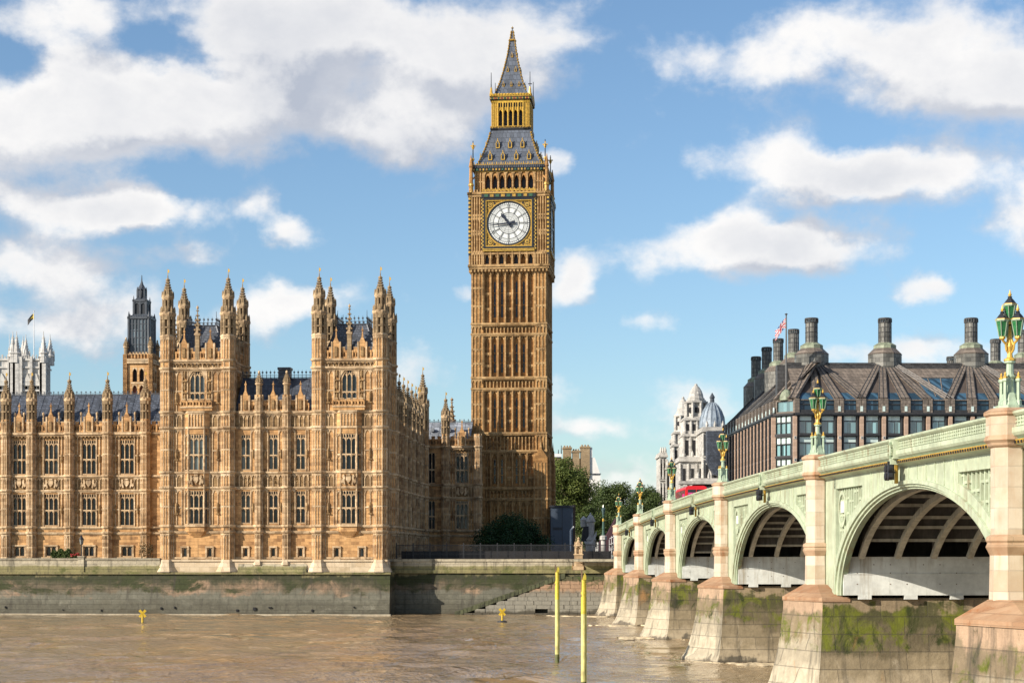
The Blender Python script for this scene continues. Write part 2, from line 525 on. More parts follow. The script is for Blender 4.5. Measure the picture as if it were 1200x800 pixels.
    def build(self, name, mats, parent=None, loc=None, rz=None, smooth=False):
        me = bpy.data.meshes.new(name)
        me.from_pydata(self.V, [], self.F)
        if not isinstance(mats, (list, tuple)):
            mats = [mats]
        for mt in mats:
            me.materials.append(mt)
        if len(mats) > 1:
            me.polygons.foreach_set('material_index', self.I)
        if smooth:
            me.polygons.foreach_set('use_smooth', [True] * len(self.F))
        me.update()
        o = bpy.data.objects.new(name, me)
        COL.objects.link(o)
        o.parent = parent
        if loc is not None:
            o.location = loc
        if rz is not None:
            o.rotation_euler = (0, 0, rz)
        return o


def tag(o, label=None, cat=None, group=None, kind=None):
    for k, v in (('label', label), ('category', cat), ('group', group), ('kind', kind)):
        if v:
            o[k] = v
    return o


def thing(name, label, cat, loc=(0, 0, 0), rz=0.0, group=None):
    o = bpy.data.objects.new(name, None)
    o.empty_display_size = 1
    COL.objects.link(o)
    o.location = loc
    o.rotation_euler = (0, 0, rz)
    return tag(o, label, cat, group)


def inst(src, parent, loc, rz=0.0, name=None):
    """a copy of one part (and its sub-parts) sharing the mesh"""
    c = src.copy()
    COL.objects.link(c)
    c.parent = parent
    c.location = loc
    c.rotation_euler = (0, 0, rz)
    for ch in src.children:
        d = ch.copy()
        COL.objects.link(d)
        d.parent = c
    return c


def copy_thing(root, loc, rz=0.0, label=None):
    r = root.copy()
    COL.objects.link(r)
    r.location = loc
    r.rotation_euler = (0, 0, rz)
    if label:
        r['label'] = label
    for ch in root.children:
        c = ch.copy()
        COL.objects.link(c)
        c.parent = r
        for g in ch.children:
            d = g.copy()
            COL.objects.link(d)
            d.parent = c
    return r


def at(px, py, d):
    """the point seen at a pixel of the photograph, d metres into the view"""
    return Vector(((px - HX) / FPX * d, d, EYE + (HY - py) / FPX * d))


class Frame:
    """a plan frame (origin, turn) with conversions from photograph pixels to its own axes"""
    def __init__(self, px, d, turn):
        self.o = Vector(((px - HX) / FPX * d, d))
        self.t = turn
        self.r = Vector((math.cos(turn), math.sin(turn)))
        self.n = Vector((-math.sin(turn), math.cos(turn)))

    def x(self, px, b=0.0):
        t = (px - HX) / FPX
        o = self.o + self.n * b
        return (t * o.y - o.x) / (self.r.x - t * self.r.y)

    def depth(self, a, b=0.0):
        return self.o.y + a * self.r.y + b * self.n.y

    def z(self, py, a=0.0, b=0.0):
        return EYE + (HY - py) / FPX * self.depth(a, b)

    def world(self, a, b, z=0.0):
        q = self.o + self.r * a + self.n * b
        return Vector((q.x, q.y, z))


PF = Frame(453, 246.0, R(-4.2))        # palace: right-hand front corner at the river
TF = Frame(596.4, 298.0, R(-5.4))        # clock tower: middle of its front
BF = Frame(600, 0.001, math.atan(.019))
BF.o = Vector((19.6, 0.0))             # bridge: x across, y along, upstream face at x = 0
OF = Frame(925, 275.0, R(1.6))         # office block: front corner

# ------------------------------------------------------------------ ground and river
TERR = 7.25      # level of the land behind the river walls


def ground():
    mb = MB()
    a = PF.world(-200, 3.0)
    b = PF.world(0.5, 3.0)
    c = PF.world(0.5, 8.0)
    e = PF.world(24.8, 8.0)
    e2 = PF.world(27.0, 2.5)
    f = PF.world(230, -14.0)
    far = 9000
    pts = [(-far, a.y), (a.x, a.y), (b.x, b.y), (c.x, c.y), (e.x, e.y), (e2.x, e2.y), (f.x, f.y), (far, f.y), (far, far), (-far, far)]
    mb.face([(x, y, TERR) for x, y in pts])
    tag(mb.build('ground', M['ground']), kind='structure')


ground()


def water():
    m, t, b = new_mat('muddy river water')
    g = t.n('ShaderNodeNewGeometry').outputs['Position']
    big = t.noise(t.mapped(g, (.03, .016, 1)), 1.0, 4, .6)
    patch = t.noise(t.mapped(g, (.13, .05, 1)), 1.0, 6, .65, .6)
    c = t.mix(t.ramp(big, .35, .65), (.235, .155, .078), (.325, .23, .128))
    setin(t, b, 'Base Color', c)
    setin(t, b, 'Roughness', t.ramp(patch, .35, .65, .02, .07))
    setin(t, b, 'IOR', 2.0)
    setin(t, b, 'Specular IOR Level', .5)
    n0 = t.noise(t.mapped(g, (.42, .17, 1)), 1.0, 6, .68, .5)
    n1 = t.noise(t.mapped(g, (1.5, .7, 1)), 1.0, 4, .65, .4)
    h = t.math('ADD', t.math('MULTIPLY', n0, .8), t.math('MULTIPLY', n1, .75))
    h = t.math('MULTIPLY', h, t.ramp(patch, .34, .66, .12, 1.7))
    bp = t.n('ShaderNodeBump', ins={'Strength': 1.0, 'Distance': .2, 'Height': h})
    t.t.links.new(bp.outputs[0], b.inputs['Normal'])

    def axis(lo, hi, step, far, k=1.45):
        xs = []
        x = lo
        while x <= hi:
            xs.append(x)
            x += step
        s = step
        right = []
        x = xs[-1]
        while x < far:
            s *= k
            x += s
            right.append(x)
        s = step
        left = []
        x = lo
        while x > -far:
            s *= k
            x -= s
            left.append(x)
        return left[::-1] + xs + right
    xs = axis(-75, 60, .55, 4000)
    ys = [y for y in axis(88, 252, .55, 3000) if y < 262]
    rnd = random.Random(3)
    waves = []
    for k in range(14):
        L = rnd.uniform(2.2, 9.5)
        an = rnd.gauss(R(75), R(38))
        waves.append((2 * PI / L * math.cos(an), 2 * PI / L * math.sin(an), rnd.uniform(0, 6.28), .0055 * L * rnd.uniform(.6, 1.2)))
    mb = MB()
    nx = len(xs)
    for y in ys:
        for x in xs:
            z = 0
            if -76 < x < 61 and 87 < y < 253:
                for kx, ky, ph, am in waves:
                    z += am * math.sin(kx * x + ky * y + ph)
                z *= .75 + .5 * math.sin(x * .11 + math.sin(y * .05) * 2) * math.sin(y * .083 + 1.0)
            mb.V.append((x, y, z))
    for j in range(len(ys) - 1):
        for i in range(nx - 1):
            q = j * nx + i
            mb.F.append((q, q + 1, q + nx + 1, q + nx))
            mb.I.append(0)
    tag(mb.build('water', m, smooth=True), kind='structure')


water()

# ------------------------------------------------------------------ river walls
M['tide_wall'] = banded('tidal river wall', [
    (0, (.07, .062, .042)), (.0, .6, (.09, .084, .06)), (1.2, 2.4, (.125, .12, .09)),
    (2.8, 3.6, (.12, .095, .062)), (3.7, 4.3, (.07, .062, .036)), (4.4, 5.0, (.036, .038, .018)), (5.3, 5.7, (.17, .145, .07)), (6.4, 6.8, (.33, .29, .21))],
    bw=2.3, bh=.7, wob=.85, streak=.75, mortar=.10, vs=2.2,
    moss=[(2.4, 4.7, .50, (.27, .18, .115), .12), (2.9, 5.9, .46, (.034, .040, .013), .14), (.3, 3.0, .54, (.18, .17, .13), .14), (.2, 2.6, .58, (.09, .09, .065), .2)])
M['tide_parapet'] = banded('lichened parapet stone', [
    (0, (.2, .17, .08)), (5.5, 6.0, (.21, .185, .085)), (6.55, 6.9, (.40, .35, .25)), (7.5, 7.8, (.27, .235, .17))],
    bw=1.9, bh=.7, wob=.2, streak=.75, mortar=.35, moss=[(5.3, 6.9, .5, (.11, .115, .035), .4), (6.5, 8.0, .56, (.12, .10, .07), .5)])


def river_wall_left():
    root = thing('river_wall', 'long tidal river wall under the palace with green and rusty tide bands', 'river wall', (*PF.o, 0), PF.t)
    x0, x1 = -150.0, PF.x(457.5, 0)
    mb = MB()
    # battered face, string course, return into the recess
    prof = [(-1.35, -1.6), (-1.30, .18), (-1.05, .2), (-.62, 3.0), (-.30, 5.55)]
    n = 60
    for k in range(len(prof) - 1):
        (ya, za), (yb, zb) = prof[k], prof[k + 1]
        for i in range(n):
            xa, xb = x0 + (x1 - x0) * i / n, x0 + (x1 - x0) * (i + 1) / n
            mb.face([(xa, ya, za), (xb, ya, za), (xb, yb, zb), (xa, yb, zb)])
        mb.face([(x1, ya, za), (x1, 9, za), (x1, 9, zb), (x1, yb, zb)])
    mb.face([(x0, -.30, 5.55), (x1, -.30, 5.55), (x1, 9, 5.55), (x0, 9, 5.55)])
    mb.build('wall_face', M['tide_wall'], root)
    mb = MB()
    mb.box(x0, x1 + .1, -.55, 8.0, 5.56, 5.86)
    mb.build('string_course', M['tide_parapet'], root)
    mb = MB()
    mb.box(x0, x1 + .25, -1.75, -1.0, -1.6, .16)
    mb.build('footing', plain('pale wet footing', (.36, .31, .22), .7, 0, .3, .5), root)
    # terrace parapet in front of the left wing
    xe = PF.x(187, -.2)
    mb = MB()
    mb.box(x0, xe, -.15, .75, 5.87, 6.6)
    mb.box(x0, xe, -.02, .55, 6.6, 7.55)
    mb.box(x0, xe, -.16, .68, 7.55, 7.82)
    for px in (95, -60):
        x = PF.x(px, -.2)
        mb.box(x - .42, x + .42, -.28, .8, 5.87, 7.95)
        mb.box(x - .5, x + .5, -.36, .88, 7.95, 8.12)
    mb.build('parapet', M['tide_parapet'], root)
    mb = MB()
    rnd = random.Random(9)
    x = x0 + 40
    while x < x1 - 1:                                  # weep holes and worn arrises low on the wall
        z_ = .45 + rnd.random() * .7
        mb.box(x, x + rnd.uniform(.08, .4), -1.15, -.9, z_, z_ + rnd.uniform(.12, .42))
        x += rnd.uniform(1.2, 9)
    mb.build('weep_holes', M['dark'], root)
    return root


river_wall_left()


def river_wall_recess():
    root = thing('river_wall', 'shaded recessed river wall with a sloping stone river stair below the clock tower', 'river wall', (*PF.o, 0), PF.t)
    x0, x1 = PF.x(455, 5), PF.x(724, 4.0)
    mb = MB()
    prof = [(4.0, -1.6), (4.15, .2), (4.5, 3.0), (4.85, 5.7)]
    n = 24
    for k in range(len(prof) - 1):
        (ya, za), (yb, zb) = prof[k], prof[k + 1]
        for i in range(n):
            xa, xb = x0 + (x1 - x0) * i / n, x0 + (x1 - x0) * (i + 1) / n
            mb.face([(xa, ya, za), (xb, ya, za), (xb, yb, zb), (xa, yb, zb)])
    mb.face([(x0, 4.85, 5.7), (x1, 4.85, 5.7), (x1, 8.5, 5.7), (x0, 8.5, 5.7)])
    mb.build('wall_face', M['tide_wall'], root)
    mb = MB()
    mb.box(x0, x1, 4.55, 7.9, 5.71, 6.15)
    mb.box(x0, x1, 4.75, 5.5, 6.15, 7.35)
    mb.box(x0, x1, 4.6, 5.65, 7.35, 7.72)
    mb.build('parapet', M['tide_parapet'], root)
    # stair: a stone causeway wall rising to the right, its top edge in ragged courses
    rnd = random.Random(4)
    mb = MB()
    xs0, xs1 = PF.x(541, 4), PF.x(716, 3.2)
    xr = PF.x(662, 3.6)
    h = .56
    for c in range(10):
        za, zb = -.3 + c * h, -.3 + (c + 1) * h - .03
        f = (c + .3) / 9.6
        xa = xs0 + (xr - xs0) * f
        x = xa
        first = True
        while x < xs1:
            wd = rnd.uniform(1.0, 1.9)
            y = 2.55 + .13 * c + rnd.uniform(-.05, .05)
            if not (c == 1 and rnd.random() < .08):
                mb.box(x, min(x + wd - .04, xs1), y, 4.9, za, zb)
            x += wd
    mb.build('river_stair', M['tide_stair'], root)
    # weedy sloping treads and kerb along the top of the stair
    mb = MB()
    n = 26
    for i in range(n):
        f0, f1 = i / n, (i + 1) / n
        xa, xb = xs0 - .8 + (xr - xs0 + .8) * f0, xs0 - .8 + (xr - xs0 + .8) * f1
        za, zb = .15 + 5.35 * f0, .15 + 5.35 * f1
        y0 = 2.5 + 1.2 * f0
        mb.poly([(xa, za - .45), (xb, zb - .45), (xb, zb + rnd.uniform(.12, .22)), (xa, zb + rnd.uniform(.02, .10))], y0 - .05, 5.0)
    mb.build('stair_treads', M['weedy'], root)
    return root


M['weedy'] = plain('weedy stone', (.07, .075, .035), .85, 0, .55, 1.2, .05)
M['tide_stair'] = banded('river stair blocks', [
    (0, (.08, .07, .05)), (.3, .8, (.22, .205, .165)), (2.3, 3.0, (.20, .175, .135)), (3.0, 3.6, (.31, .2, .125)), (4.3, 4.9, (.07, .07, .035))],
    bw=60, bh=60, wob=.5, streak=.4, mortar=0, moss=[(3.3, 5.6, .5, (.05, .065, .02), .4)])
river_wall_recess()

# ------------------------------------------------------------------ palace (one riverside building)
palace = thing('palace', 'honey stone gothic palace with pinnacled twin pavilions beside the river', 'palace', (*PF.o, 0), PF.t)
ST = [M['stone'], M['stone_trim'], M['stone_dark']]
SP = [M['stone_spire'], M['stone_trim'], M['dark'], M['gold']]
G0, G1, B0, B1, C0, C1 = 11.5, 12.3, 17.62, 19.73, 25.9, 28.06
K0, K1, PT = 34.1, 35.2, 36.9


def string(mb, x0, x1, z, y=0.0, pr=.22, h=.3, m=1):
    mb.box(x0, x1, y - pr, y + .12, z - h * .5, z + h * .25, m)
    mb.box(x0, x1, y - pr * .55, y + .12, z - h, z - h * .5, m)


def blind(mb, x0, x1, z0, z1, n, y=0.0, pr=.1, m=1, rib=.12, head=True, mid=True):
    """blind panelling: ribs with pointed heads standing off the wall"""
    w_ = (x1 - x0) / n
    for k in range(n + 1):
        x = x0 + w_ * k
        mb.box(x - rib / 2, x + rib / 2, y - pr, y + .05, z0, z1, m)
    if head:
        for k in range(n):
            a, b_ = x0 + w_ * k + rib / 2, x0 + w_ * (k + 1) - rib / 2
            hh = min((b_ - a) * 1.1, (z1 - z0) * .5)
            mb.archhead(a, b_, z1 - hh - .05, z1 - .08, z1, y - pr * .8, y, m, 4)
    if mid and z1 - z0 > 3:
        for k in range(n):
            a, b_ = x0 + w_ * k + rib / 2, x0 + w_ * (k + 1) - rib / 2
            zm = z0 + (z1 - z0) * .5
            mb.box(a, b_, y - pr * .8, y + .05, zm - .09, zm + .09, m)


def carved(mb, x0, x1, z0, z1, y=0.0, seed=1, m=2, dens=9.0, size=.2):
    """carved relief: many small bosses of uneven size"""
    rnd = random.Random(seed)
    n = int((x1 - x0) * (z1 - z0) * dens)
    for _ in range(n):
        cx, cz = rnd.uniform(x0 + size * .5, x1 - size * .5), rnd.uniform(z0 + size * .5, z1 - size * .5)
        r = size * rnd.uniform(.45, 1.0)
        d = rnd.uniform(.08, .24)
        a = rnd.uniform(0, PI)
        k = [(cx + r * math.cos(a + q * PI / 2) * (1 if q % 2 else .6), y, cz + r * math.sin(a + q * PI / 2) * (1 if q % 2 else .6)) for q in range(4)]
        t_ = (cx, y - d, cz)
        for q in range(4):
            mb.face([k[q], k[(q + 1) % 4], t_], m)


def arms(mb, cx, z0, z1, wd, y, seed):
    """coat of arms between two beasts, crown above"""
    h = z1 - z0
    zc = (z0 + z1) / 2
    pts = [(-.16, .28), (.16, .28), (.16, -.05), (0, -.32), (-.16, -.05)]
    mb.poly([(cx + px * wd, zc + pz * h) for px, pz in pts], y - .28, y, 1)
    mb.box(cx - .12 * wd, cx + .12 * wd, y - .24, y, zc + .32 * h, zc + .46 * h, 1)
    for s in (-1, 1):
        body = [(.20, -.40), (.26, -.05), (.22, .12), (.27, .36), (.36, .40), (.40, .24), (.36, .10), (.44, -.10), (.48, .18), (.50, -.2), (.42, -.34), (.34, -.2), (.30, -.42)]
        q = [(cx + s * px * wd, zc + pz * h) for px, pz in body]
        mb.poly(q if s > 0 else q[::-1], y - .22, y, 1)


def window_mesh(wd, h, nl, trans=(.5,), dep=.34, head=.9, arched=False, mull=.11, pane='glass', tracery=True):
    """stone mullions and pointed lights (frame) with leaded glass behind; x centred, z from 0"""
    f = MB()
    lw = wd / nl
    for k in range(nl + 1):
        x = -wd / 2 + lw * k
        ww = mull if 0 < k < nl else mull * 1.2
        f.box(x - ww / 2, x + ww / 2, .02, dep - .02, 0, h, 0)
    f.box(-wd / 2, wd / 2, -.02, dep - .02, -.02, .14, 0)
    levels = [0] + [h * t_ for t_ in trans] + [h]
    for t_ in trans:
        f.box(-wd / 2, wd / 2, .03, dep - .02, h * t_ - .1, h * t_ + .08, 0)
    for i in range(1, len(levels)):
        zt = levels[i] - (.08 if i < len(levels) - 1 else 0)
        hh = lw * (head if i == len(levels) - 1 else .75)
        for k in range(nl):
            a = -wd / 2 + lw * k + mull / 2
            b_ = a + lw - mull
            if i == len(levels) - 1 and tracery:
                zt2 = zt - lw * .75
                f.archhead(a, b_, zt2 - hh * .8, zt2 - .05, zt2 + .06, .08, dep - .05, 0, 4)
                xm = (a + b_) / 2
                f.box(xm - .05, xm + .05, .1, dep - .04, zt2, zt, 0)
                f.archhead(a, xm, zt - lw * .4, zt - .05, zt, .08, dep - .05, 0, 3)
                f.archhead(xm, b_, zt - lw * .4, zt - .05, zt, .08, dep - .05, 0, 3)
            else:
                f.archhead(a, b_, zt - hh * .7, zt - .04, zt, .08, dep - .05, 0, 4)
    if arched:
        f.archhead(-wd / 2, wd / 2, h - wd * .72, h - .05, h + .02, -.01, dep - .02, 0, 8, 1.8)
    g = MB()
    g.face([(-wd / 2, dep - .06, 0), (wd / 2, dep - .06, 0), (wd / 2, dep - .06, h), (-wd / 2, dep - .06, h)])
    return f, g


_win = {}
_wr = random.Random(12)


def window(parent, x, y, z, wd, h, nl, trans=(.5,), rz=0.0, pane='glass', **kw):
    if pane == 'glass' and _wr.random() < .22:
        pane = 'glass_mid'
    key = (round(wd, 2), round(h, 2), nl, trans, pane, parent.name, tuple(sorted(kw.items())))
    if key in _win:
        return inst(_win[key], parent, (x, y, z), rz)
    f, g = window_mesh(wd, h, nl, trans, **kw)
    o = f.build('window', M['stone_trim'] if parent.name.startswith('palace') else M['portland'], parent, (x, y, z), rz)
    g.build('pane', M[pane], o)
    _win[key] = o
    return o


def pinnacle_mesh(h, r, n=4, shaft=.45, crockets=5, gold=False):
    """square or octagonal shaft, gabled collar and crocketed spirelet; z from 0"""
    mb = MB()
    zs = h * shaft
    mb.loft(0, 0, [(0, r), (zs, r)], n, 0)
    mb.loft(0, 0, [(zs - .12, r), (zs, r * 1.35), (zs + .16, r * 1.35), (zs + .28, r)], n, 1)
    for k in range(n):                                   # gablets
        a = 2 * PI * k / n
        c, s = math.cos(a), math.sin(a)
        e = r * .72
        for (wd_, hh) in ((e, h * .10),):
            p1 = (c * r * .95 - s * wd_ * .7, s * r * .95 + c * wd_ * .7, zs + .2)
            p2 = (c * r * .95 + s * wd_ * .7, s * r * .95 - c * wd_ * .7, zs + .2)
            mb.face([p1, p2, (c * r * .8, s * r * .8, zs + .2 + hh)], 1)
    zt = h * .93
    mb.loft(0, 0, [(zs + .28, r * .86), (zs + (zt - zs) * .5, r * .45), (zt, r * .10)], n, 0)
    for i in range(crockets):
        f = (i + .6) / crockets
        z = zs + .3 + (zt - zs - .3) * f
        rr = r * (.86 - .78 * f) + .03
        for k in range(n):
            a = PI / n + 2 * PI * k / n
            c, s = math.cos(a), math.sin(a)
            q = .11 * (1.15 - f * .5)
            mb.box(c * (rr + q * .6) - q, c * (rr + q * .6) + q, s * (rr + q * .6) - q, s * (rr + q * .6) + q, z - q * .8, z + q * .9, 0)
    mb.loft(0, 0, [(zt - .1, r * .14), (zt + .1, r * .42), (zt + .25, r * .42), (zt + .4, r * .12), (h, r * .05)], 6, 3 if gold else 1)
    return mb


def turret_top(z0, z1, z2, z3, r, finial=1.2):
    """octagonal turret above the parapet: open arcaded stage z0-z1, smaller lantern z1-z2, crocketed spire z2-z3"""
    mb = MB()
    # lower stage with slots between corner shafts
    mb.loft(0, 0, [(z0 - .2, r * .60), (z1, r * .60)], 8, 0)
    for k in range(8):
        a = PI / 8 + k * PI / 4
        c, s = math.cos(a), math.sin(a)
        mb.loft(c * r * .88, s * r * .88, [(z0 - .2, r * .2), (z1 + .1, r * .2)], 5, 0)
        a2 = k * PI / 4
        cx, cy = math.cos(a2) * r * .78, math.sin(a2) * r * .78
        mb.box(cx - .22, cx + .22, cy - .22, cy + .22, z1 - (z1 - z0) * .2, z1, 0)
        mb.box(cx - .2, cx + .2, cy - .2, cy + .2, z0 + (z1 - z0) * .36, z0 + (z1 - z0) * .44, 0)
    mb.loft(0, 0, [(z1 - .15, r), (z1 + .1, r * 1.16), (z1 + .42, r * 1.16), (z1 + .6, r * .8)], 8, 1)
    for k in range(8):
        a = k * PI / 4
        c, s = math.cos(a), math.sin(a)
        mb.loft(c * r * .98, s * r * .98, [(z1 + .3, .16), (z1 + .95, .13), (z1 + 1.35, .02)], 4, 0)
    # upper stage
    r2 = r * .72
    mb.loft(0, 0, [(z1 + .4, r2 * .62), (z2, r2 * .62)], 8, 0)
    for k in range(8):
        a = PI / 8 + k * PI / 4
        c, s = math.cos(a), math.sin(a)
        mb.loft(c * r2 * .9, s * r2 * .9, [(z1 + .4, r2 * .2), (z2 + .1, r2 * .2)], 5, 0)
    mb.loft(0, 0, [(z2 - .3, r2), (z2, r2 * 1.2), (z2 + .22, r2 * 1.2), (z2 + .35, r2 * .8)], 8, 1)
    for k in range(8):                                   # gables and little pinnacles round the spire's foot
        a = k * PI / 4
        c, s = math.cos(a), math.sin(a)
        for f in (-1, 1):
            pass
        mb.face([(c * r2 * 1.08 - s * .3, s * r2 * 1.08 + c * .3, z2 + .15), (c * r2 * 1.08 + s * .3, s * r2 * 1.08 - c * .3, z2 + .15), (c * r2 * .8, s * r2 * .8, z2 + 1.15)], 0)
        a += PI / 8
        c, s = math.cos(a), math.sin(a)
        mb.loft(c * r2 * 1.08, s * r2 * 1.08, [(z2 + .1, .13), (z2 + .7, .1), (z2 + 1.0, .02)], 4, 0)
    hs = z3 - z2
    mb.loft(0, 0, [(z2 + .3, r2 * .86), (z2 + hs * .45, r2 * .42), (z3, r2 * .09)], 8, 0)
    for i in range(7):
        f = (i + .5) / 7
        z = z2 + .3 + (hs - .3) * f
        rr = r2 * (.86 - 1.0 * f if f < .45 else .42 - .6 * (f - .45)) if f < .45 else r2 * (.42 - .58 * (f - .45))
        for k in range(8):
            a = PI / 8 + k * PI / 4
            c, s = math.cos(a), math.sin(a)
            q = .13 * (1.1 - .45 * f)
            mb.box(c * (rr + q * .5) - q, c * (rr + q * .5) + q, s * (rr + q * .5) - q, s * (rr + q * .5) + q, z - q, z + q, 0)
    mb.loft(0, 0, [(z3 - .5, r2 * .1), (z3 - .25, .32), (z3 - .1, .32), (z3 + .1, .08), (z3 + .5, .06)], 6, 0)
    fin = MB()
    fin.tube((0, 0, z3 + .3), (0, 0, z3 + finial), .05, .03, 5)
    fin.box(-.03, .20, -.05, .05, z3 + finial - .55, z3 + finial - .15)
    return mb, fin


_tt = {}


def add_turret(parent, x, y, key, *args):
    if key in _tt:
        return inst(_tt[key], parent, (x, y, 0))
    mb, fin = turret_top(*args)
    o = mb.build('turret', SP, parent, (x, y, 0))
    fin.build('finial', M['gold'], o)
    _tt[key] = o
    return o


def shaft(mb, x, y, r, z0, z1, rings, m=0, plinth=True):
    """octagonal buttress shaft with corner ribs and mould rings"""
    mb.loft(x, y, [(z0, r), (z1, r)], 8, m)
    for k in range(8):
        a = PI / 8 + k * PI / 4
        c, s = math.cos(a), math.sin(a)
        mb.loft(x + c * r, y + s * r, [(z0 + .2, .09), (z1, .09)], 4, 1)
    for zz in rings:
        mb.loft(x, y, [(zz - .32, r + .02), (zz - .12, r + .24), (zz + .1, r + .24), (zz + .16, r + .02)], 8, 1)
    zs = sorted([z0] + list(rings) + [z1])
    for a_, b_ in zip(zs, zs[1:]):                       # panel heads on each face
        if b_ - a_ > 1.5:
            for k in range(8):
                an = k * PI / 4
                c, s = math.cos(an), math.sin(an)
                ap = r * math.cos(PI / 8)
                T = mb.T
                mb.T = (T if T is not None else Matrix()) @ Matrix.Translation((x + c * ap, y + s * ap, 0)) @ Matrix.Rotation(an + PI / 2, 4, 'Z')
                e = r * math.sin(PI / 8) - .05
                mb.archhead(-e, 0, b_ - .95, b_ - .45, b_ - .32, -.07, .02, 1, 3)
                mb.archhead(0, e, b_ - .95, b_ - .45, b_ - .32, -.07, .02, 1, 3)
                mb.box(-.04, .04, -.07, .02, a_ + .2, b_ - .3, 1)
                if b_ - a_ > 4:
                    mb.box(-e, e, -.06, .02, (a_ + b_) / 2 - .1, (a_ + b_) / 2 + .1, 1)
                mb.T = T


def battlement(mb, x0, x1, z0, z1, y, m=0, n=None):
    """pierced parapet: open quatrefoil band, merlons above"""
    n = n or max(2, int((x1 - x0) / .85))
    w_ = (x1 - x0) / n
    h = z1 - z0
    mb.box(x0, x1, y, y + .3, z0, z0 + h * .18, m)
    mb.box(x0, x1, y, y + .3, z0 + h * .58, z0 + h * .72, m)
    for k in range(n + 1):
        x = x0 + w_ * k
        mb.box(max(x0, x - .11), min(x1, x + .11), y - .04, y + .32, z0, z0 + h * .7, m)
        if k < n:
            xm = x + w_ / 2
            mb.box(xm - .06, xm + .06, y + .05, y + .25, z0, z0 + h * .6, m)
            mb.archhead(x + .1, xm - .05, z0 + h * .35, z0 + h * .56, z0 + h * .6, y + .03, y + .27, m, 3)
            mb.archhead(xm + .05, x + w_ - .1, z0 + h * .35, z0 + h * .56, z0 + h * .6, y + .03, y + .27, m, 3)
            mb.box(x + w_ * .22, x + w_ * .78, y, y + .3, z0 + h * .72, z1 - .1, m)
            mb.box(x + w_ * .18, x + w_ * .82, y - .06, y + .36, z1 - .12, z1, 1)
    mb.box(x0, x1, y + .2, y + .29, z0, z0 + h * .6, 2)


def gablet(mb, x, y, z, wd, h):
    """parapet gable with a niche and a short pinnacle on top"""
    mb.poly([(x - wd / 2, z), (x + wd / 2, z), (x + wd / 2, z + h * .42), (x + .12, z + h * .66), (x - .12, z + h * .66), (x - wd / 2, z + h * .42)], y - .12, y + .34, 0)
    mb.box(x - .2, x + .2, y - .28, y - .05, z + h * .06, z + h * .36, 2)
    mb.box(x - wd / 2 - .1, x - wd / 2 + .1, y - .2, y + .3, z, z + h * .52, 1)
    mb.box(x + wd / 2 - .1, x + wd / 2 + .1, y - .2, y + .3, z, z + h * .52, 1)
    mb.loft(x, y + .1, [(z + h * .6, .2), (z + h * .92, .07), (z + h, .03)], 4, 0)
    mb.box(x - .14, x + .14, y - .04, y + .24, z + h * .86, z + h * .91, 0)


def hood(mb, x, z0, z1, wd, y):
    """label mould round a small ground window"""
    mb.box(x - wd / 2 - .28, x + wd / 2 + .28, y - .22, y + .05, z1, z1 + .22, 1)
    for s in (-1, 1):
        mb.box(x + s * (wd / 2 + .17) - .11, x + s * (wd / 2 + .17) + .11, y - .16, y + .05, z0 - .1, z1, 1)
    mb.box(x - wd / 2 - .2, x + wd / 2 + .2, y - .12, y + .05, z0 - .25, z0 - .06, 1)


def face_T(x, y, an):
    return Matrix.Translation((x, y, 0)) @ Matrix.Rotation(an, 4, 'Z')


TR = 1.0     # turret radius


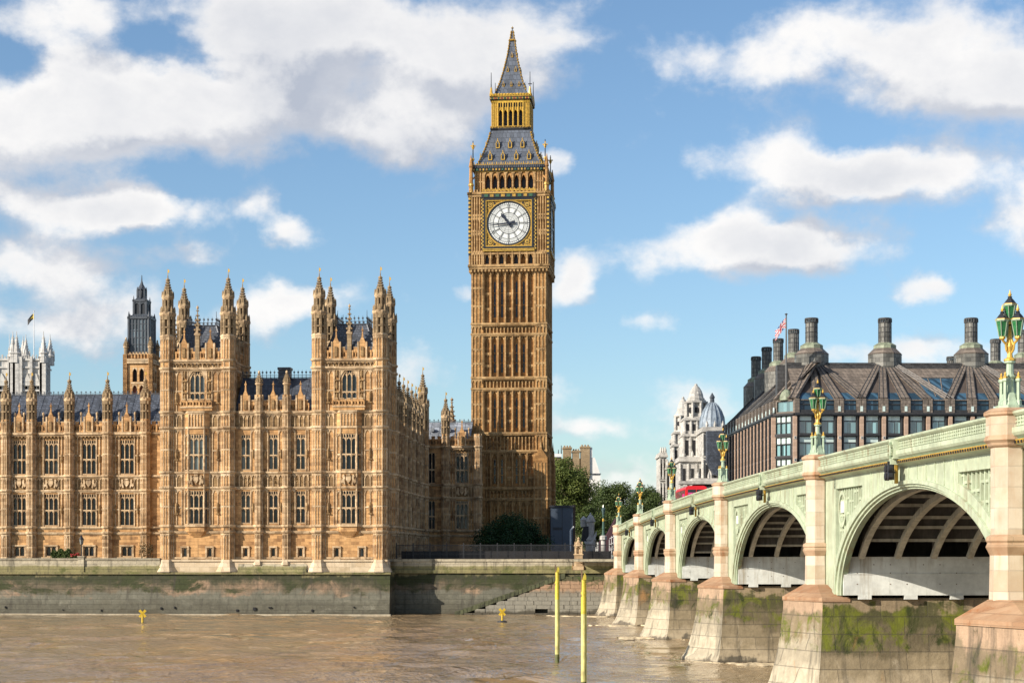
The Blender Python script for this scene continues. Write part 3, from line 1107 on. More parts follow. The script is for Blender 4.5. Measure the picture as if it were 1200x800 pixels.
def pavilion(x0, x1, seed):
    """one of the two river pavilions: four octagonal corner turrets, oriel of two storeys, arched window above"""
    dp = 10.9
    Y = .62
    mb = MB()
    xa, xb = x0 + TR * 1.6, x1 - TR * 1.6
    xm = (x0 + x1) / 2
    gw = [xm - 1.75, xm + 1.75]
    zg0, zg1 = 7.9, 9.25
    holes = [(g - .32, g + .32, zg0, zg1) for g in gw] + [(xm - 1.05, xm + 1.05, 29.6, 33.75)]
    mb.wall(x0 + TR, x1 - TR, 6.2, 35.2, holes, Y, .4, 0)
    # return walls and back
    for (tx, ty, an, wl, side) in ((x1 - Y, TR, PI / 2, dp - 2 * TR, 1), (x0 + Y, dp - TR, -PI / 2, dp - 2 * TR, 0), (x1 - TR, dp - Y, PI, x1 - x0 - 2 * TR, 2)):
        mb.T = face_T(tx, ty, an)
        cx = wl / 2
        hs = [] if side == 2 else [(cx - 1.05, cx + 1.05, 12.45, 17.1), (cx - 1.05, cx + 1.05, 19.9, 24.9), (cx - .95, cx + .95, 29.6, 33.5)]
        mb.wall(0, wl, 6.2, 35.2, hs, 0, .4, 0)
        for zz in (G0, G1, B0, B1, C0, C1, K0, K1):
            string(mb, 0, wl, zz, 0)
        for a_, b_ in ((G1, B0 - .3), (B1, C0 - .3), (C1, K0 - .3)):
            blind(mb, .9, cx - 1.2, a_ + .1, b_, 2)
            blind(mb, cx + 1.2, wl - .9, a_ + .1, b_, 2)
        for a_, b_ in ((B0 + .1, B1 - .3), (C0 + .1, C1 - .3), (K0, K1 - .3)):
            blind(mb, .6, wl - .6, a_, b_, 8, mid=False)
        battlement(mb, .2, wl - .2, K1 + .05, PT, .05)
        gablet(mb, wl * .5, .05, K1 + .1, 1.2, 4.3)
        mb.T = None
    # shafts at the corners
    cs = [(x0 + TR, TR), (x1 - TR, TR), (x0 + TR, dp - TR), (x1 - TR, dp - TR)]
    for (cx, cy) in cs:
        shaft(mb, cx, cy, TR, 7.5, 38.6, (G0, G1, B0, B1, C0, C1, K0, K1))
        mb.loft(cx, cy, [(38.2, TR), (38.45, TR * 1.12), (38.6, TR * 1.12), (38.8, TR * .9)], 8, 1)
    # strings and bands of the front
    for zz in (G0, G1, B0, B1, C0, C1):
        string(mb, x0 + TR, x1 - TR, zz, Y)
    for zz in (K0, K1):
        string(mb, x0 + TR, x1 - TR, zz, Y, .34, .4)
    k = 0
    x = xa
    while x < xb:                                        # cornice bosses
        mb.box(x, x + .22, Y - .3, Y, K1 - .62, K1 - .38, 2)
        x += .55
    blind(mb, xa, xb, K0 + .08, K1 - .4, 10, Y, .1, 1, head=True, mid=False)
    for (a_, b_) in ((xa, xm - 2.15), (xm + 2.15, xb)):
        blind(mb, a_, b_, C1 + .1, K0 - .4, 2, Y)
        blind(mb, a_, b_, B1 + .1, C0 - .35, 2, Y)
        blind(mb, a_, b_, G1 + .1, B0 - .35, 2, Y)
        blind(mb, a_, b_, C0 + .1, C1 - .35, 2, Y, mid=False)
        blind(mb, a_, b_, B0 + .1, B1 - .35, 2, Y, mid=False)
        c_ = (a_ + b_) / 2
        for zz in (14.5, 22.0, 29.8):
            mb.loft(c_ , Y - .1, [(zz - .5, .1), (zz, .24), (zz + .7, .2), (zz + .95, .12)], 6, 2)   # statues on corbels
            mb.box(c_ - .25, c_ + .25, Y - .3, Y, zz - .62, zz - .48, 2)
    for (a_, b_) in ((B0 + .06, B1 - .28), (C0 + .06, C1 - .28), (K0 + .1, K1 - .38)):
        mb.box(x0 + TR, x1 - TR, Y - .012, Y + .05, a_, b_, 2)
    # niches beside the arched window
    for s in (-1, 1):
        xn = xm + s * 1.72
        mb.box(xn - .42, xn - .30, Y - .16, Y, 29.2, 34.0 - .3, 1)
        mb.box(xn + .30, xn + .42, Y - .16, Y, 29.2, 34.0 - .3, 1)
        for zz in (29.5, 31.1, 32.7):
            mb.loft(xn, Y - .08, [(zz, .12), (zz + .25, .22), (zz + .8, .18), (zz + 1.0, .1)], 6, 2)
            mb.box(xn - .3, xn + .3, Y - .28, Y, zz + 1.12, zz + 1.32, 2)
    mb.archhead(xm - 1.3, xm + 1.3, 32.4, 33.95, 34.05, Y - .1, Y, 1, 7, 1.8)
    # balcony under the arched window
    mb.box(xm - 2.2, xm + 2.2, Y - .62, Y, C1 + .12, C1 + .5, 0)
    mb.box(xm - 2.3, xm + 2.3, Y - .75, Y, C1 + .5, C1 + .68, 1)
    battlement(mb, xm - 2.2, xm + 2.2, C1 + .68, C1 + 1.75, Y - .68)
    # ground storey
    for g in gw:
        hood(mb, g, zg0, zg1, .64, Y)
    mb.box(x0 + TR, x1 - TR, Y - .14, Y + .05, 7.75, 7.95, 1)
    # parapet with gablets and a tall middle pinnacle
    q = (xm - xa) / 2
    battlement(mb, xa - .2, xb + .2, K1 + .05, PT, Y - .05)
    gablet(mb, xa + q, Y - .1, K1 + .1, 1.15, 4.4)
    gablet(mb, xb - q, Y - .1, K1 + .1, 1.15, 4.4)
    mb.build('pavilion_wall', ST, palace)
    # oriel
    ob = MB()
    hw, cw, yf = 1.12, 1.78, Y - .62
    for (za, zb) in ((G1 - .8, G1 + .12), (17.15, 19.85), (24.95, C1 + .1)):
        ob.prism([(xm - cw, Y + .02), (xm - hw, yf), (xm + hw, yf), (xm + cw, Y + .02)], za, zb, 0)
    ob.prism([(xm - .7, Y + .02), (xm - .5, Y - .1), (xm + .5, Y - .1), (xm + .7, Y + .02)], G1 - 1.55, G1 - .8, 0,
             [(xm - cw, Y + .02), (xm - hw, yf), (xm + hw, yf), (xm + cw, Y + .02)])
    for zz in (G1 + .05, B0, B1, C0, C1):
        ob.prism([(xm - cw - .12, Y + .02), (xm - hw - .06, yf - .16), (xm + hw + .06, yf - .16), (xm + cw + .12, Y + .02)], zz - .2, zz + .08, 1)
    arms(ob, xm, B0 + .15, B1 - .25, 2.1, yf, seed)
    carved(ob, xm - 1.0, xm + 1.0, B0 + .1, B1 - .2, yf, seed, 2, 8)
    blind(ob, xm - hw + .05, xm + hw - .05, C0 + .1, C1 - .25, 5, yf, .1, 1, mid=False)
    for s in (-1, 1):
        ob.loft(xm + s * hw, yf + .02, [(G1, .13), (C0, .13)], 6, 1)
        ob.box(xm + s * (cw - .0) - .09, xm + s * cw + .09, Y - .1, Y + .1, G1, C0, 1)
    ob.build('oriel', ST, palace)
    pal = 'glass_pale' if seed == 1 else 'glass'
    for (z, h, tr, pn) in ((12.45, 4.65, (.49,), 'glass'), (19.9, 5.0, (.44,), pal)):
        window(palace, xm, yf, z, 2.2, h, 3, tr, pane=pn)
        L = math.hypot(cw - hw, .62)
        an = math.atan2(.62, cw - hw)
        window(palace, xm + (hw + cw) / 2 - .02, (yf + Y) / 2, z, L - .12, h, 1, tr, rz=an, pane=pn, tracery=False)
        window(palace, xm - (hw + cw) / 2 + .02, (yf + Y) / 2, z, L - .12, h, 1, tr, rz=-an, pane=pn, tracery=False)
    window(palace, xm, Y, 29.6, 2.1, 4.15, 3, (.27,), arched=True, pane='glass')
    for g in gw:
        window(palace, g, Y, zg0, .64, 1.35, 1, (), tracery=False)
    for (z, h) in ((12.45, 4.65), (19.9, 5.0)):
        window(palace, x1 - Y, dp / 2, z, 2.1, h, 3, (.48,), rz=PI / 2)
        window(palace, x0 + Y, dp / 2, z, 2.1, h, 3, (.48,), rz=-PI / 2)
    # turret tops
    for (cx, cy) in cs:
        add_turret(palace, cx, cy, 'pav', 38.7, 41.4, 43.9, 46.6, TR, 1.4)
    # middle pinnacles on the parapet
    for (cx, cy) in ((xm, Y + .15), (x1 - Y - .1, dp / 2), (x0 + Y + .1, dp / 2)):
        pin(cx, cy, K1 + .1, 7.6, .42)
    # steep slate roof with iron cresting
    rb = MB()
    b0, b1 = (x0 + 1.5, x1 - 1.5, 1.5, dp - 1.5), (x0 + 3.2, x1 - 3.2, 3.2, dp - 3.2)
    z0_, z1_ = 35.4, 40.3
    A = [(b0[0], b0[2], z0_), (b0[1], b0[2], z0_), (b0[1], b0[3], z0_), (b0[0], b0[3], z0_)]
    B = [(b1[0], b1[2], z1_), (b1[1], b1[2], z1_), (b1[1], b1[3], z1_), (b1[0], b1[3], z1_)]
    for i in range(4):
        rb.face([A[i], A[(i + 1) % 4], B[(i + 1) % 4], B[i]])
        rb.tube(A[i], B[i], .14, .14, 6)
        rb.tube(B[i], B[(i + 1) % 4], .12, .12, 6)
    rb.face(B)
    for f in (.25, .5, .75):
        for i in range(4):
            pa = Vector(A[i]).lerp(Vector(A[(i + 1) % 4]), f)
            pb = Vector(B[i]).lerp(Vector(B[(i + 1) % 4]), f)
            rb.tube(pa, pb, .06, .06, 4)
    ro = rb.build('roof', M['slate'], palace)
    cb = MB()
    for i in range(4):
        cresting(cb, Vector(B[i]), Vector(B[(i + 1) % 4]), .55, 1.25)
    for q_ in B:
        cb.tube(q_, (q_[0], q_[1], q_[2] + 2.0), .07, .03, 5)
    cb.build('roof_cresting', M['lead_dark'], ro)


M['lead_dark'] = plain('dark lead ironwork', (.05, .06, .075), .5, 0, .3)


def cresting(mb, a, b, step, h):
    L = (b - a).length
    d = (b - a).normalized()
    n = max(1, int(L / step))
    mb.tube(a + Vector((0, 0, h * .35)), b + Vector((0, 0, h * .35)), .045, .045, 4)
    mb.tube(a + Vector((0, 0, h * .08)), b + Vector((0, 0, h * .08)), .06, .06, 4)
    for k in range(n + 1):
        p = a + d * (L * k / n)
        mb.tube(p, p + Vector((0, 0, h)), .06, .025, 4)
        mb.box(p.x - .11, p.x + .11, p.y - .11, p.y + .11, p.z + h * .62, p.z + h * .8)


_pin = {}


def pin(x, y, z, h, r, n=4, parent=None):
    key = (round(h, 2), r, n)
    if key in _pin:
        return inst(_pin[key], parent or palace, (x, y, z))
    o = pinnacle_mesh(h, r, n).build('pinnacle', SP, parent or palace, (x, y, z))
    _pin[key] = o
    return o


def P(px, b=0.0):
    return PF.x(px, b)


RP0, RP1 = P(365.6, .9), 0.0
LP0, LP1 = P(188.2, .9), P(275.6, .9)
pavilion(LP0, LP1, 1)
pavilion(RP0, RP1, 2)


# ---- the range between the pavilions
def middle():
    Y = 1.15
    x0, x1 = LP1 - .3, RP0 + .3
    cs = [P(287.6, 1), P(320, 1), P(352, 1)]
    bs = [P(303.6, 1), P(336, 1)]
    mb = MB()
    holes = []
    for c in cs:
        holes += [(c - .66, c + .66, 12.6, 17.1), (c - .66, c + .66, 20.0, 24.9), (c - .3, c + .3, 7.95, 9.25)]
    mb.wall(x0, x1, 6.2, C1, holes, Y, .4, 0)
    for zz in (G0, G1, B0, B1, C0):
        string(mb, x0, x1, zz, Y)
    string(mb, x0, x1, C1, Y, .36, .42)
    mb.box(x0, x1, Y - .14, Y + .05, 7.75, 7.95, 1)
    edges = [x0 + .35] + bs + [x1 - .35]
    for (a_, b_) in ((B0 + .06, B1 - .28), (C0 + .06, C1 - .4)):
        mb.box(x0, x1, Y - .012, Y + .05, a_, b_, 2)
    for i, c in enumerate(cs):
        a, b_ = edges[i] + .5, edges[i + 1] - .5
        for (s, e) in ((a, c - .76), (c + .76, b_)):
            if e - s > .3:
                blind(mb, s, e, G1 + .1, B0 - .35, 1, Y, .12)
                blind(mb, s, e, B1 + .1, C0 - .35, 1, Y, .12)
                m_ = (s + e) / 2
                for zz in (14.6, 22.0):
                    mb.loft(m_, Y - .1, [(zz - .4, .08), (zz, .2), (zz + .6, .17), (zz + .85, .1)], 6, 2)
        blind(mb, a, b_, B0 + .1, B1 - .35, 4, Y, .12, mid=False)
        carved(mb, a + .5, b_ - .5, B0 + .2, B1 - .4, Y, i + 5, 2, 8)
        blind(mb, a, b_, C0 + .1, C1 - .4, 4, Y, .12, mid=False)
        hood(mb, c, 7.95, 9.25, .6, Y)
        battlement(mb, a - .1, b_ + .1, C1 + .05, 29.7, Y - .05)
        gablet(mb, c, Y - .1, C1 + .1, 1.1, 4.2)
    for b_ in bs:
        shaft(mb, b_, Y - .1, .56, 7.2, 30.4, (G0, G1, B0, B1, C0, C1))
    mb.build('riverside_wall', ST, palace)
    for b_ in bs:
        pin(b_, Y - .1, 30.4, 3.2, .42, 8)
    for c in cs:
        window(palace, c, Y, 12.6, 1.32, 4.5, 2, (.48,))
        window(palace, c, Y, 20.0, 1.32, 4.9, 2, (.42,))
        window(palace, c, Y, 7.95, .6, 1.3, 1, (), tracery=False)
    # roof
    rb = MB()
    za, zb = 28.4, 33.3
    rb.face([(x0, 2.0, za), (x1, 2.0, za), (x1, 7.0, zb), (x0, 7.0, zb)])
    rb.face([(x1, 12.0, za), (x0, 12.0, za), (x0, 7.0, zb), (x1, 7.0, zb)])
    k = x0 + .8
    while k < x1:
        rb.tube((k, 2.0, za), (k, 7.0, zb), .06, .06, 4)
        k += 1.1
    ro = rb.build('roof', M['slate'], palace)
    cb = MB()
    cresting(cb, Vector((x0, 7.0, zb)), Vector((x1, 7.0, zb)), .55, 1.15)
    cb.build('roof_cresting', M['lead_dark'], ro)
    ch = MB()
    cx = P(332.5, 6)
    ch.box(cx - .8, cx + .8, 6.2, 7.8, 31, 34.4, 0)
    ch.box(cx - .92, cx + .92, 6.08, 7.92, 34.4, 34.75, 0)
    ch.build('chimney', M['slate'], palace)


middle()


# ---- plinth of the pavilion block at the river
def plinth():
    mb = MB()
    mb.box(LP0 - .1, RP1 + .1, .25, 3.0, 5.87, 7.5, 0)
    mb.box(LP0 - .1, RP1 + .1, .08, 3.0, 7.36, 7.62, 0)
    feet = [LP0 + TR, LP1 - TR, RP0 + TR, RP1 - TR]
    for f in feet:
        mb.loft(f, TR - .1, [(5.9, 1.75), (6.5, 1.45), (7.1, 1.22), (7.6, 1.18)], 8, 0)
    for f in (P(303.6, 1), P(336, 1)):
        mb.loft(f, .75, [(6.3, .25), (6.9, .9), (7.6, .75)], 8, 0)
    mb.build('plinth', M['plinth'], palace)
    mb = MB()
    for (a, b_) in ((LP1 + .6, RP0 - .6),):
        mb.face([(a, -.25, 5.88), (b_, -.25, 5.88), (b_, .24, 7.0), (a, .24, 7.0)])
    mb.build('mossy_apron', M['tide_parapet'], palace)


plinth()


# ---- generic range of bays seen from its own front
def bays(edges, T, seed, Y=0.0, r=.66, roofz=31.5, wide=2.1, narrow=None, gz=True, name='wing_wall', parapet=27.6, strip=.9, tops=True, back=16.0, big=None):
    mb = MB()
    mb.T = T
    x0, x1 = edges[0], edges[-1]
    holes, cs = [], []
    for i, (a, b_) in enumerate(zip(edges, edges[1:])):
        c = (a + b_) / 2
        w2 = wide if b_ - a > 4.2 else min(wide, (b_ - a) - 2 * r - .5)
        cs.append((c, w2))
        h = w2 / 2
        holes += [(c - h, c + h, 12.45, 17.1), (c - h, c + h, 19.9, 24.9)]
        if gz:
            holes.append((c - .75, c + .75, 8.0, 9.5))
    mb.wall(x0, x1, 6.9, C0 + .1, holes, Y, .45, 0)
    for zz in (G0, G1, B0, B1):
        string(mb, x0, x1, zz, Y)
    string(mb, x0, x1, C0, Y, .42, .45)
    mb.box(x0, x1, Y - .16, Y + .05, 7.7, 7.95, 1)
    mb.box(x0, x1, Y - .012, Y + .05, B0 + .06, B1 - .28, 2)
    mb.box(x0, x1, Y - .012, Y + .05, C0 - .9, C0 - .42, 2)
    for i, (c, w2) in enumerate(cs):
        a, b_ = edges[i] + r + .05, edges[i + 1] - r - .05
        h = w2 / 2
        for (s, e) in ((a, c - h - .1), (c + h + .1, b_)):
            if e - s > .3:
                n = 1 if e - s < .8 else 2
                blind(mb, s, e, G1 + .1, B0 - .35, n, Y, .14)
                blind(mb, s, e, B1 + .1, C0 - .45, n, Y, .14)
                blind(mb, s, e, B0 + .1, B1 - .35, n, Y, .12, mid=False)
                m_ = (s + e) / 2
                for zz in (14.6, 22.0):
                    mb.loft(m_, Y - .1, [(zz - .4, .08), (zz, .2), (zz + .6, .17), (zz + .85, .1)], 6, 2)
        mb.box(c - h - .16, c - h, Y - .12, Y + .05, G1 + .1, C0 - .4, 1)
        mb.box(c + h, c + h + .16, Y - .12, Y + .05, G1 + .1, C0 - .4, 1)
        arms(mb, c, B0 + .2, B1 - .35, w2 * 1.0, Y, seed + i)
        carved(mb, c - h, c + h, B0 + .15, B1 - .35, Y, seed + i, 2, 9)
        if gz:
            hood(mb, c, 8.0, 9.5, 1.5, Y)
        battlement(mb, a - .1, b_ + .1, C0 + .1, parapet, Y - .1)
        gablet(mb, c, Y - .15, C0 + .15, 1.2, 4.3)
        for f in (.22, .78):
            xx = a + (b_ - a) * f
            mb.loft(xx, Y + .05, [(C0, .14), (C0 + 2.6, .12), (C0 + 2.75, .17), (C0 + 2.95, .16), (C0 + 3.1, .03)], 6, 1)
        k = a
        while k < b_ - .3:
            mb.box(k, k + .2, Y - .36, Y, C0 - .66, C0 - .44, 2)
            k += .52
    for e in edges:
        shaft(mb, e, Y - .25, r, 7.2, C0 + 2.0, (G0, G1, B0, B1, C0))
        mb.loft(e, Y - .25, [(6.9, r + .28), (7.6, r + .22), (8.0, r + .02)], 8, 1)
    mb.build(name, ST, palace)
    for c, w2 in cs:
        an = math.atan2(T[1][0], T[0][0])
        for (z, h, tr) in ((12.45, 4.65, (.49,)), (19.9, 5.0, (.44,))):
            q = T @ Vector((c, Y, z))
            window(palace, q.x, q.y, q.z, w2, h, 3 if w2 > 1.5 else 2, tr, rz=an, dep=.38)
        if gz:
            q = T @ Vector((c, Y, 8.0))
            window(palace, q.x, q.y, q.z, 1.5, 1.5, 2, (), rz=an, tracery=False)
    if tops:
        for e in edges:
            q = T @ Vector((e, Y - .25, 0))
            if big and abs(e - big) < .1:
                continue
            add_turret(palace, q.x, q.y, 'wing%s' % r, C0 + 2.1, C0 + 4.6, C0 + 5.2, C0 + 7.7, r + .02, 1.2)


# left wing, set back behind the terrace
WY = 10.6
e0 = [P(px, WY - .3) for px in (7, 37, 81.2, 125.8, 170.4)]
sp = e0[-1] - e0[-2]
edges = [e0[0] - 3 * sp, e0[0] - 2 * sp, e0[0] - sp] + e0
edges.append(LP0 + 1.0)
bays(edges[:-1], Matrix.Translation((0, WY, 0)), 20, 0.0)


def wing_tail():
    """the last narrow slip of the wing beside the pavilion, and the wing's roof"""
    mb = MB()
    a, b_ = edges[-2], LP0 + 1.2
    mb.wall(a, b_, 6.9, C0 + .1, [(b_ - 1.15, b_ - .35, 12.45, 17.1), (b_ - 1.15, b_ - .35, 19.9, 24.9)], WY, .4, 0)
    for zz in (G0, G1, B0, B1, C0):
        string(mb, a, b_, zz, WY, .3)
    battlement(mb, a + .7, b_, C0 + .1, 27.6, WY - .1)
    mb.build('wing_wall', ST, palace)
    for z, h in ((12.45, 4.65), (19.9, 5.0)):
        window(palace, b_ - .75, WY, z, .8, h, 1, (.46,), tracery=False)
    rb = MB()
    x0, x1 = edges[0], b_
    y0, y1, y2, za, zb = WY + .9, WY + 6.2, WY + 11.5, C0 - .2, 32.0
    rb.face([(x0, y0, za), (x1, y0, za), (x1, y1, zb), (x0, y1, zb)])
    rb.face([(x1, y2, za), (x0, y2, za), (x0, y1, zb), (x1, y1, zb)])
    k = x0 + .4
    while k < x1:
        rb.tube((k, y0, za), (k, y1, zb), .07, .07, 4)
        k += 1.25
    for e_a, e_b in zip(edges, edges[1:]):                # small roof vents
        for f in (.3, .62):
            x = e_a + (e_b - e_a) * f
            t_ = .42
            y = y0 + (y1 - y0) * t_
            z = za + (zb - za) * t_
            rb.box(x - .22, x + .22, y - .5, y + .4, z, z + .75)
            rb.loft(x, y - .05, [(z + .75, .36), (z + 1.2, .05)], 4)
    ro = rb.build('roof', M['slate'], palace)
    cb = MB()
    cresting(cb, Vector((max(x0, -95), y1, zb)), Vector((x1, y1, zb)), .7, .6)
    cb.build('roof_cresting', M['lead_dark'], ro)


wing_tail()

# side range running back from the right pavilion to the link beside the clock tower
SX = -.75
se = [11.6 + 4.75 * k for k in range(8)]
Tside = face_T(SX, 0, PI / 2)
bays(se, Tside, 60, 0.0, r=.6, wide=1.9, big=se[-1])
LB = se[-1] + 1.0


def corner_turret():
    mb = MB()
    x, y = SX + .2, se[-1]
    shaft(mb, x, y, 1.0, 7.0, C0 + 2.6, (G0, G1, B0, B1, C0))
    mb.build('turret_shaft', ST, palace)
    add_turret(palace, x, y, 'corner', C0 + 2.8, C0 + 6.4, C0 + 8.6, C0 + 11.6, 1.0, 1.3)


corner_turret()


def side_roof():
    rb = MB()
    za, zb = C0 - .2, 31.0
    y0, y1 = 10.6, LB + 12
    rb.face([(SX - 1.2, y0, za), (SX - 1.2, y1, za), (SX - 6, y1, zb), (SX - 6, y0, zb)])
    rb.face([(SX - 11, y1, za), (SX - 11, y0, za), (SX - 6, y0, zb), (SX - 6, y1, zb)])
    rb.build('roof', M['slate'], palace)
    mb = MB()
    mb.wall(0, LB, 6.9, C0, (), 0, .3, 0)
    q = MB()
    q.T = face_T(SX - 11.5, LB + 10, -PI / 2)
    q.wall(0, LB + 5, 6.9, C0, (), 0, .3, 0)
    q.build('courtyard_wall', ST, palace)


side_roof()


# link: low range between the side range and the clock tower
def link():
    x0 = SX
    x1 = P(556, LB)
    c0 = P(522.5, LB)
    ed = [x0 + .9, c0, x1 + .6]
    bays([ed[1], ed[2]], Matrix.Translation((0, LB, 0)), 90, 0.0, r=.62, wide=1.95, gz=False, name='link_wall', tops=False)
    mb = MB()
    mb.wall(x0, ed[1], 6.9, C0 + .1, [(x0 + 1.0, x0 + 2.1, 12.45, 17.1), (x0 + 1.0, x0 + 2.1, 19.9, 24.9)], LB + .02, .5, 0)
    for zz in (G0, G1, B0, B1, C0):
        string(mb, x0, ed[1], zz, LB + .02, .3)
    battlement(mb, x0 + .3, ed[1] - .6, C0 + .1, 27.6, LB - .08)
    mb.build('link_wall', ST, palace)
    for z, h in ((12.45, 4.65), (19.9, 5.0)):
        window(palace, x0 + 1.55, LB + .02, z, 1.1, h, 2, (.46,), tracery=False)
    add_turret(palace, c0, LB - .2, 'wing0.66', C0 + 2.1, C0 + 4.6, C0 + 5.2, C0 + 7.7, .68, 1.2)
    rb = MB()
    za, zb = C0, 30.3
    y0, y1 = LB + .8, LB + 6.5
    x1 -= .9
    rb.face([(x0 - 6, y0, za), (x1, y0, za), (x1, y1, zb), (x0 - 6, y1, zb)])
    rb.face([(x1, LB + 12, za), (x0 - 6, LB + 12, za), (x0 - 6, y1, zb), (x1, y1, zb)])
    k = x0 - 2
    while k < x1:
        rb.tube((k, y0, za), (k, y1, zb), .08, .08, 4)
        k += 1.4
    k = x0 + 1.2
    while k < x1 - 1:
        z = za + (zb - za) * .62
        y = y0 + (y1 - y0) * .62
        rb.box(k - .25, k + .25, y - .55, y + .3, z, z + .6)
        k += 2.8
    ro = rb.build('roof', M['slate_light'], palace)
    cb = MB()
    cresting(cb, Vector((x0 - 6, y1, zb)), Vector((x1, y1, zb)), .7, .6)
    cb.build('roof_cresting', M['lead_dark'], ro)
    pin(P(529.5, LB + 13), LB + 13, 26.5, 8.6, .7, 8)


link()

# ------------------------------------------------------------------ clock tower
HWT = 6.2
ctower = thing('clock_tower', 'tall amber clock tower with white dial, gilded belfry and iron spire', 'clock tower', (*TF.o, 0), TF.t)
TS = [M['tower_stone'], M['tower_trim'], M['tower_dark'], M['gold'], M['black'], M['gold_deep']]
KT = 298.0 / FPX
KC = 304.2 / FPX


def tz(py):
    return EYE + (HY - py) * KT


def tc(py):
    """height of a point on the front slope of the roofs: the slope recedes towards the spire's tip"""
    pts = [(33, 304.2), (83, 302.9), (110, 301.5), (153, 300.9), (192, 298.8), (400, 298.0)]
    d_ = pts[0][1]
    for (pa, da), (pb, db) in zip(pts, pts[1:]):
        if pa <= py <= pb:
            d_ = da + (db - da) * (py - pa) / (pb - pa)
    return EYE + (HY - py) * d_ / FPX


def faces4():
    """transforms of the four faces: x along the face from its middle, y into the tower, front at y = 0 for half-width HWT"""
    for k in range(4):
        yield k, Matrix.Translation((0, HWT, 0)) @ Matrix.Rotation(k * PI / 2, 4, 'Z') @ Matrix.Translation((0, -HWT, 0))


BAYW = 1.215
bayx = [(k - 3) * BAYW for k in range(7)]
tiers = [(7.0, tz(584)), (tz(571), tz(528)), (tz(507), tz(455)), (tz(442), tz(391)), (tz(379), tz(315))]
bandz = [(tz(584), tz(571)), (tz(528), tz(507)), (tz(455), tz(442)), (tz(391), tz(379))]
slit = (1, 2, 4, 5)

mb = MB()
for k, T in faces4():
    mb.T = T
    holes = []
    for ti, (za, zb) in enumerate(tiers):
        for s in slit:
            if ti == 0:
                continue
            holes.append((bayx[s] - .17, bayx[s] + .17, za + (zb - za) * .12, za + (zb - za) * .80))
    mb.wall(-4.45, 4.45, 5.5, tz(313), holes, .55, .3, 0)
    # corner buttresses of the shaft
    for s in (-1, 1):
        xa, xb = (s * 4.3, s * HWT) if s > 0 else (s * HWT, s * 4.3)
        mb.wall(xa, xb, 5.5, tz(313), (), 0.0, .3, 0)
        xi = s * 4.3
        mb.face([(xi, 0, 5.5), (xi, .56, 5.5), (xi, .56, tz(313)), (xi, 0, tz(313))][::s])
        for (za, zb) in tiers:
            for f in (.06, .36, .66, .95):
                x = xa + (xb - xa) * f
                mb.box(x - .07, x + .07, -.12, .05, za, zb, 1)
            for f in (.2, .5, .8):
                x = xa + (xb - xa) * f
                mb.archhead(x - .27, x + .27, zb - .9, zb - .35, zb - .15, -.1, .02, 1, 3)
                for g in (.33, .66):
                    zz = za + (zb - za) * g
                    mb.box(x - .27, x + .27, -.08, .02, zz - .1, zz + .1, 1)
                    mb.archhead(x - .27, x + .27, zz - .75, zz - .2, zz - .1, -.08, .02, 1, 3)
    # piers between the bays
    for (za, zb) in tiers:
        for b_ in range(8):
            x = (b_ - 3.5) * BAYW
            mb.box(x - .2, x + .2, .12, .6, za, zb, 0)
            mb.box(x - .09, x + .09, -.04, .3, za, zb, 1)
        for b_ in range(7):
            x = bayx[b_]
            mb.archhead(x - .41, x + .41, zb - 1.5, zb - .5, zb, .22, .56, 1, 5)
            mb.box(x - .045, x + .045, .38, .58, za, zb - .6, 1) if b_ not in slit or za < 8 else None
            for f in (.28, .56):
                zz = za + (zb - za) * f
                if b_ not in slit or za < 8:
                    mb.box(x - .4, x + .4, .36, .58, zz - .12, zz + .12, 1)
                    mb.archhead(x - .38, x - .04, zz - .7, zz - .2, zz - .1, .4, .56, 1, 3)
                    mb.archhead(x + .04, x + .38, zz - .7, zz - .2, zz - .1, .4, .56, 1, 3)
        # carved band over the blind stage
    for bi, (za, zb) in enumerate(bandz):
        for zz in (za, zb):
            mb.box(-HWT - .18, HWT + .18, -.2, .6, zz - .17, zz + .13, 1)
            mb.box(-HWT - .08, HWT + .08, -.1, .6, zz - .36, zz - .17, 1)
        x = -6.2
        while x < 6.1:
            d = 0.0 if abs(x + .25) > 4.3 else .4
            mb.box(x - .07, x + .07, d - .14, d + .12, za, zb, 1)
            mb.archhead(x + .07, x + .53, zb - 1.0, zb - .5, zb - .34, d - .12, d + .1, 1, 3)
            x += .6
        carved(mb, -4.2, 4.2, za + .2, zb - .4, .5, bi + k * 7, 2, 4)
    # cornice under the clock stage: stepping out
    for i, (zz, pr) in enumerate(((tz(316), .25), (tz(313.5), .5), (tz(311), .62))):
        mb.box(-HWT - pr, HWT + pr, -pr, 1.0, zz - .25, zz + .12, 1)
    x = -6.4
    while x < 6.4:
        mb.box(x, x + .26, -.5, .2, tz(318.5), tz(316), 1)
        x += .6
mb.T = None
mb.build('shaft', TS, ctower)

# gabled buttress heads low on the corners (only the front pair and their returns)
mb = MB()
for k, T in faces4():
    mb.T = T
    for s in (-1, 1):
        cx = s * (HWT - 1.0)
        mb.box(cx - 1.05, cx + 1.25 * 1.0, -.62, 0.02, 5.5, tz(540), 0)
        mb.poly([(cx - 1.05, tz(540)), (cx + 1.25, tz(540)), (cx + 1.25, tz(536)), (cx + .1, tz(524)), (cx - 1.05, tz(536))], -.55, .02, 0)
        mb.loft(cx + .1, -.3, [(tz(526), .28), (tz(519), .12), (tz(514), .03)], 4, 1)
        for zz in (tz(584), tz(571), tz(606)):
            mb.box(cx - 1.15, cx + 1.35, -.74, .02, zz - .25, zz + .1, 1)
        for f in (-.95, -.35, .25, .8):
            mb.box(cx + f - .02, cx + f + .12, -.72, -.5, 7, tz(542), 1)
mb.T = None
mb.build('buttress', TS, ctower)

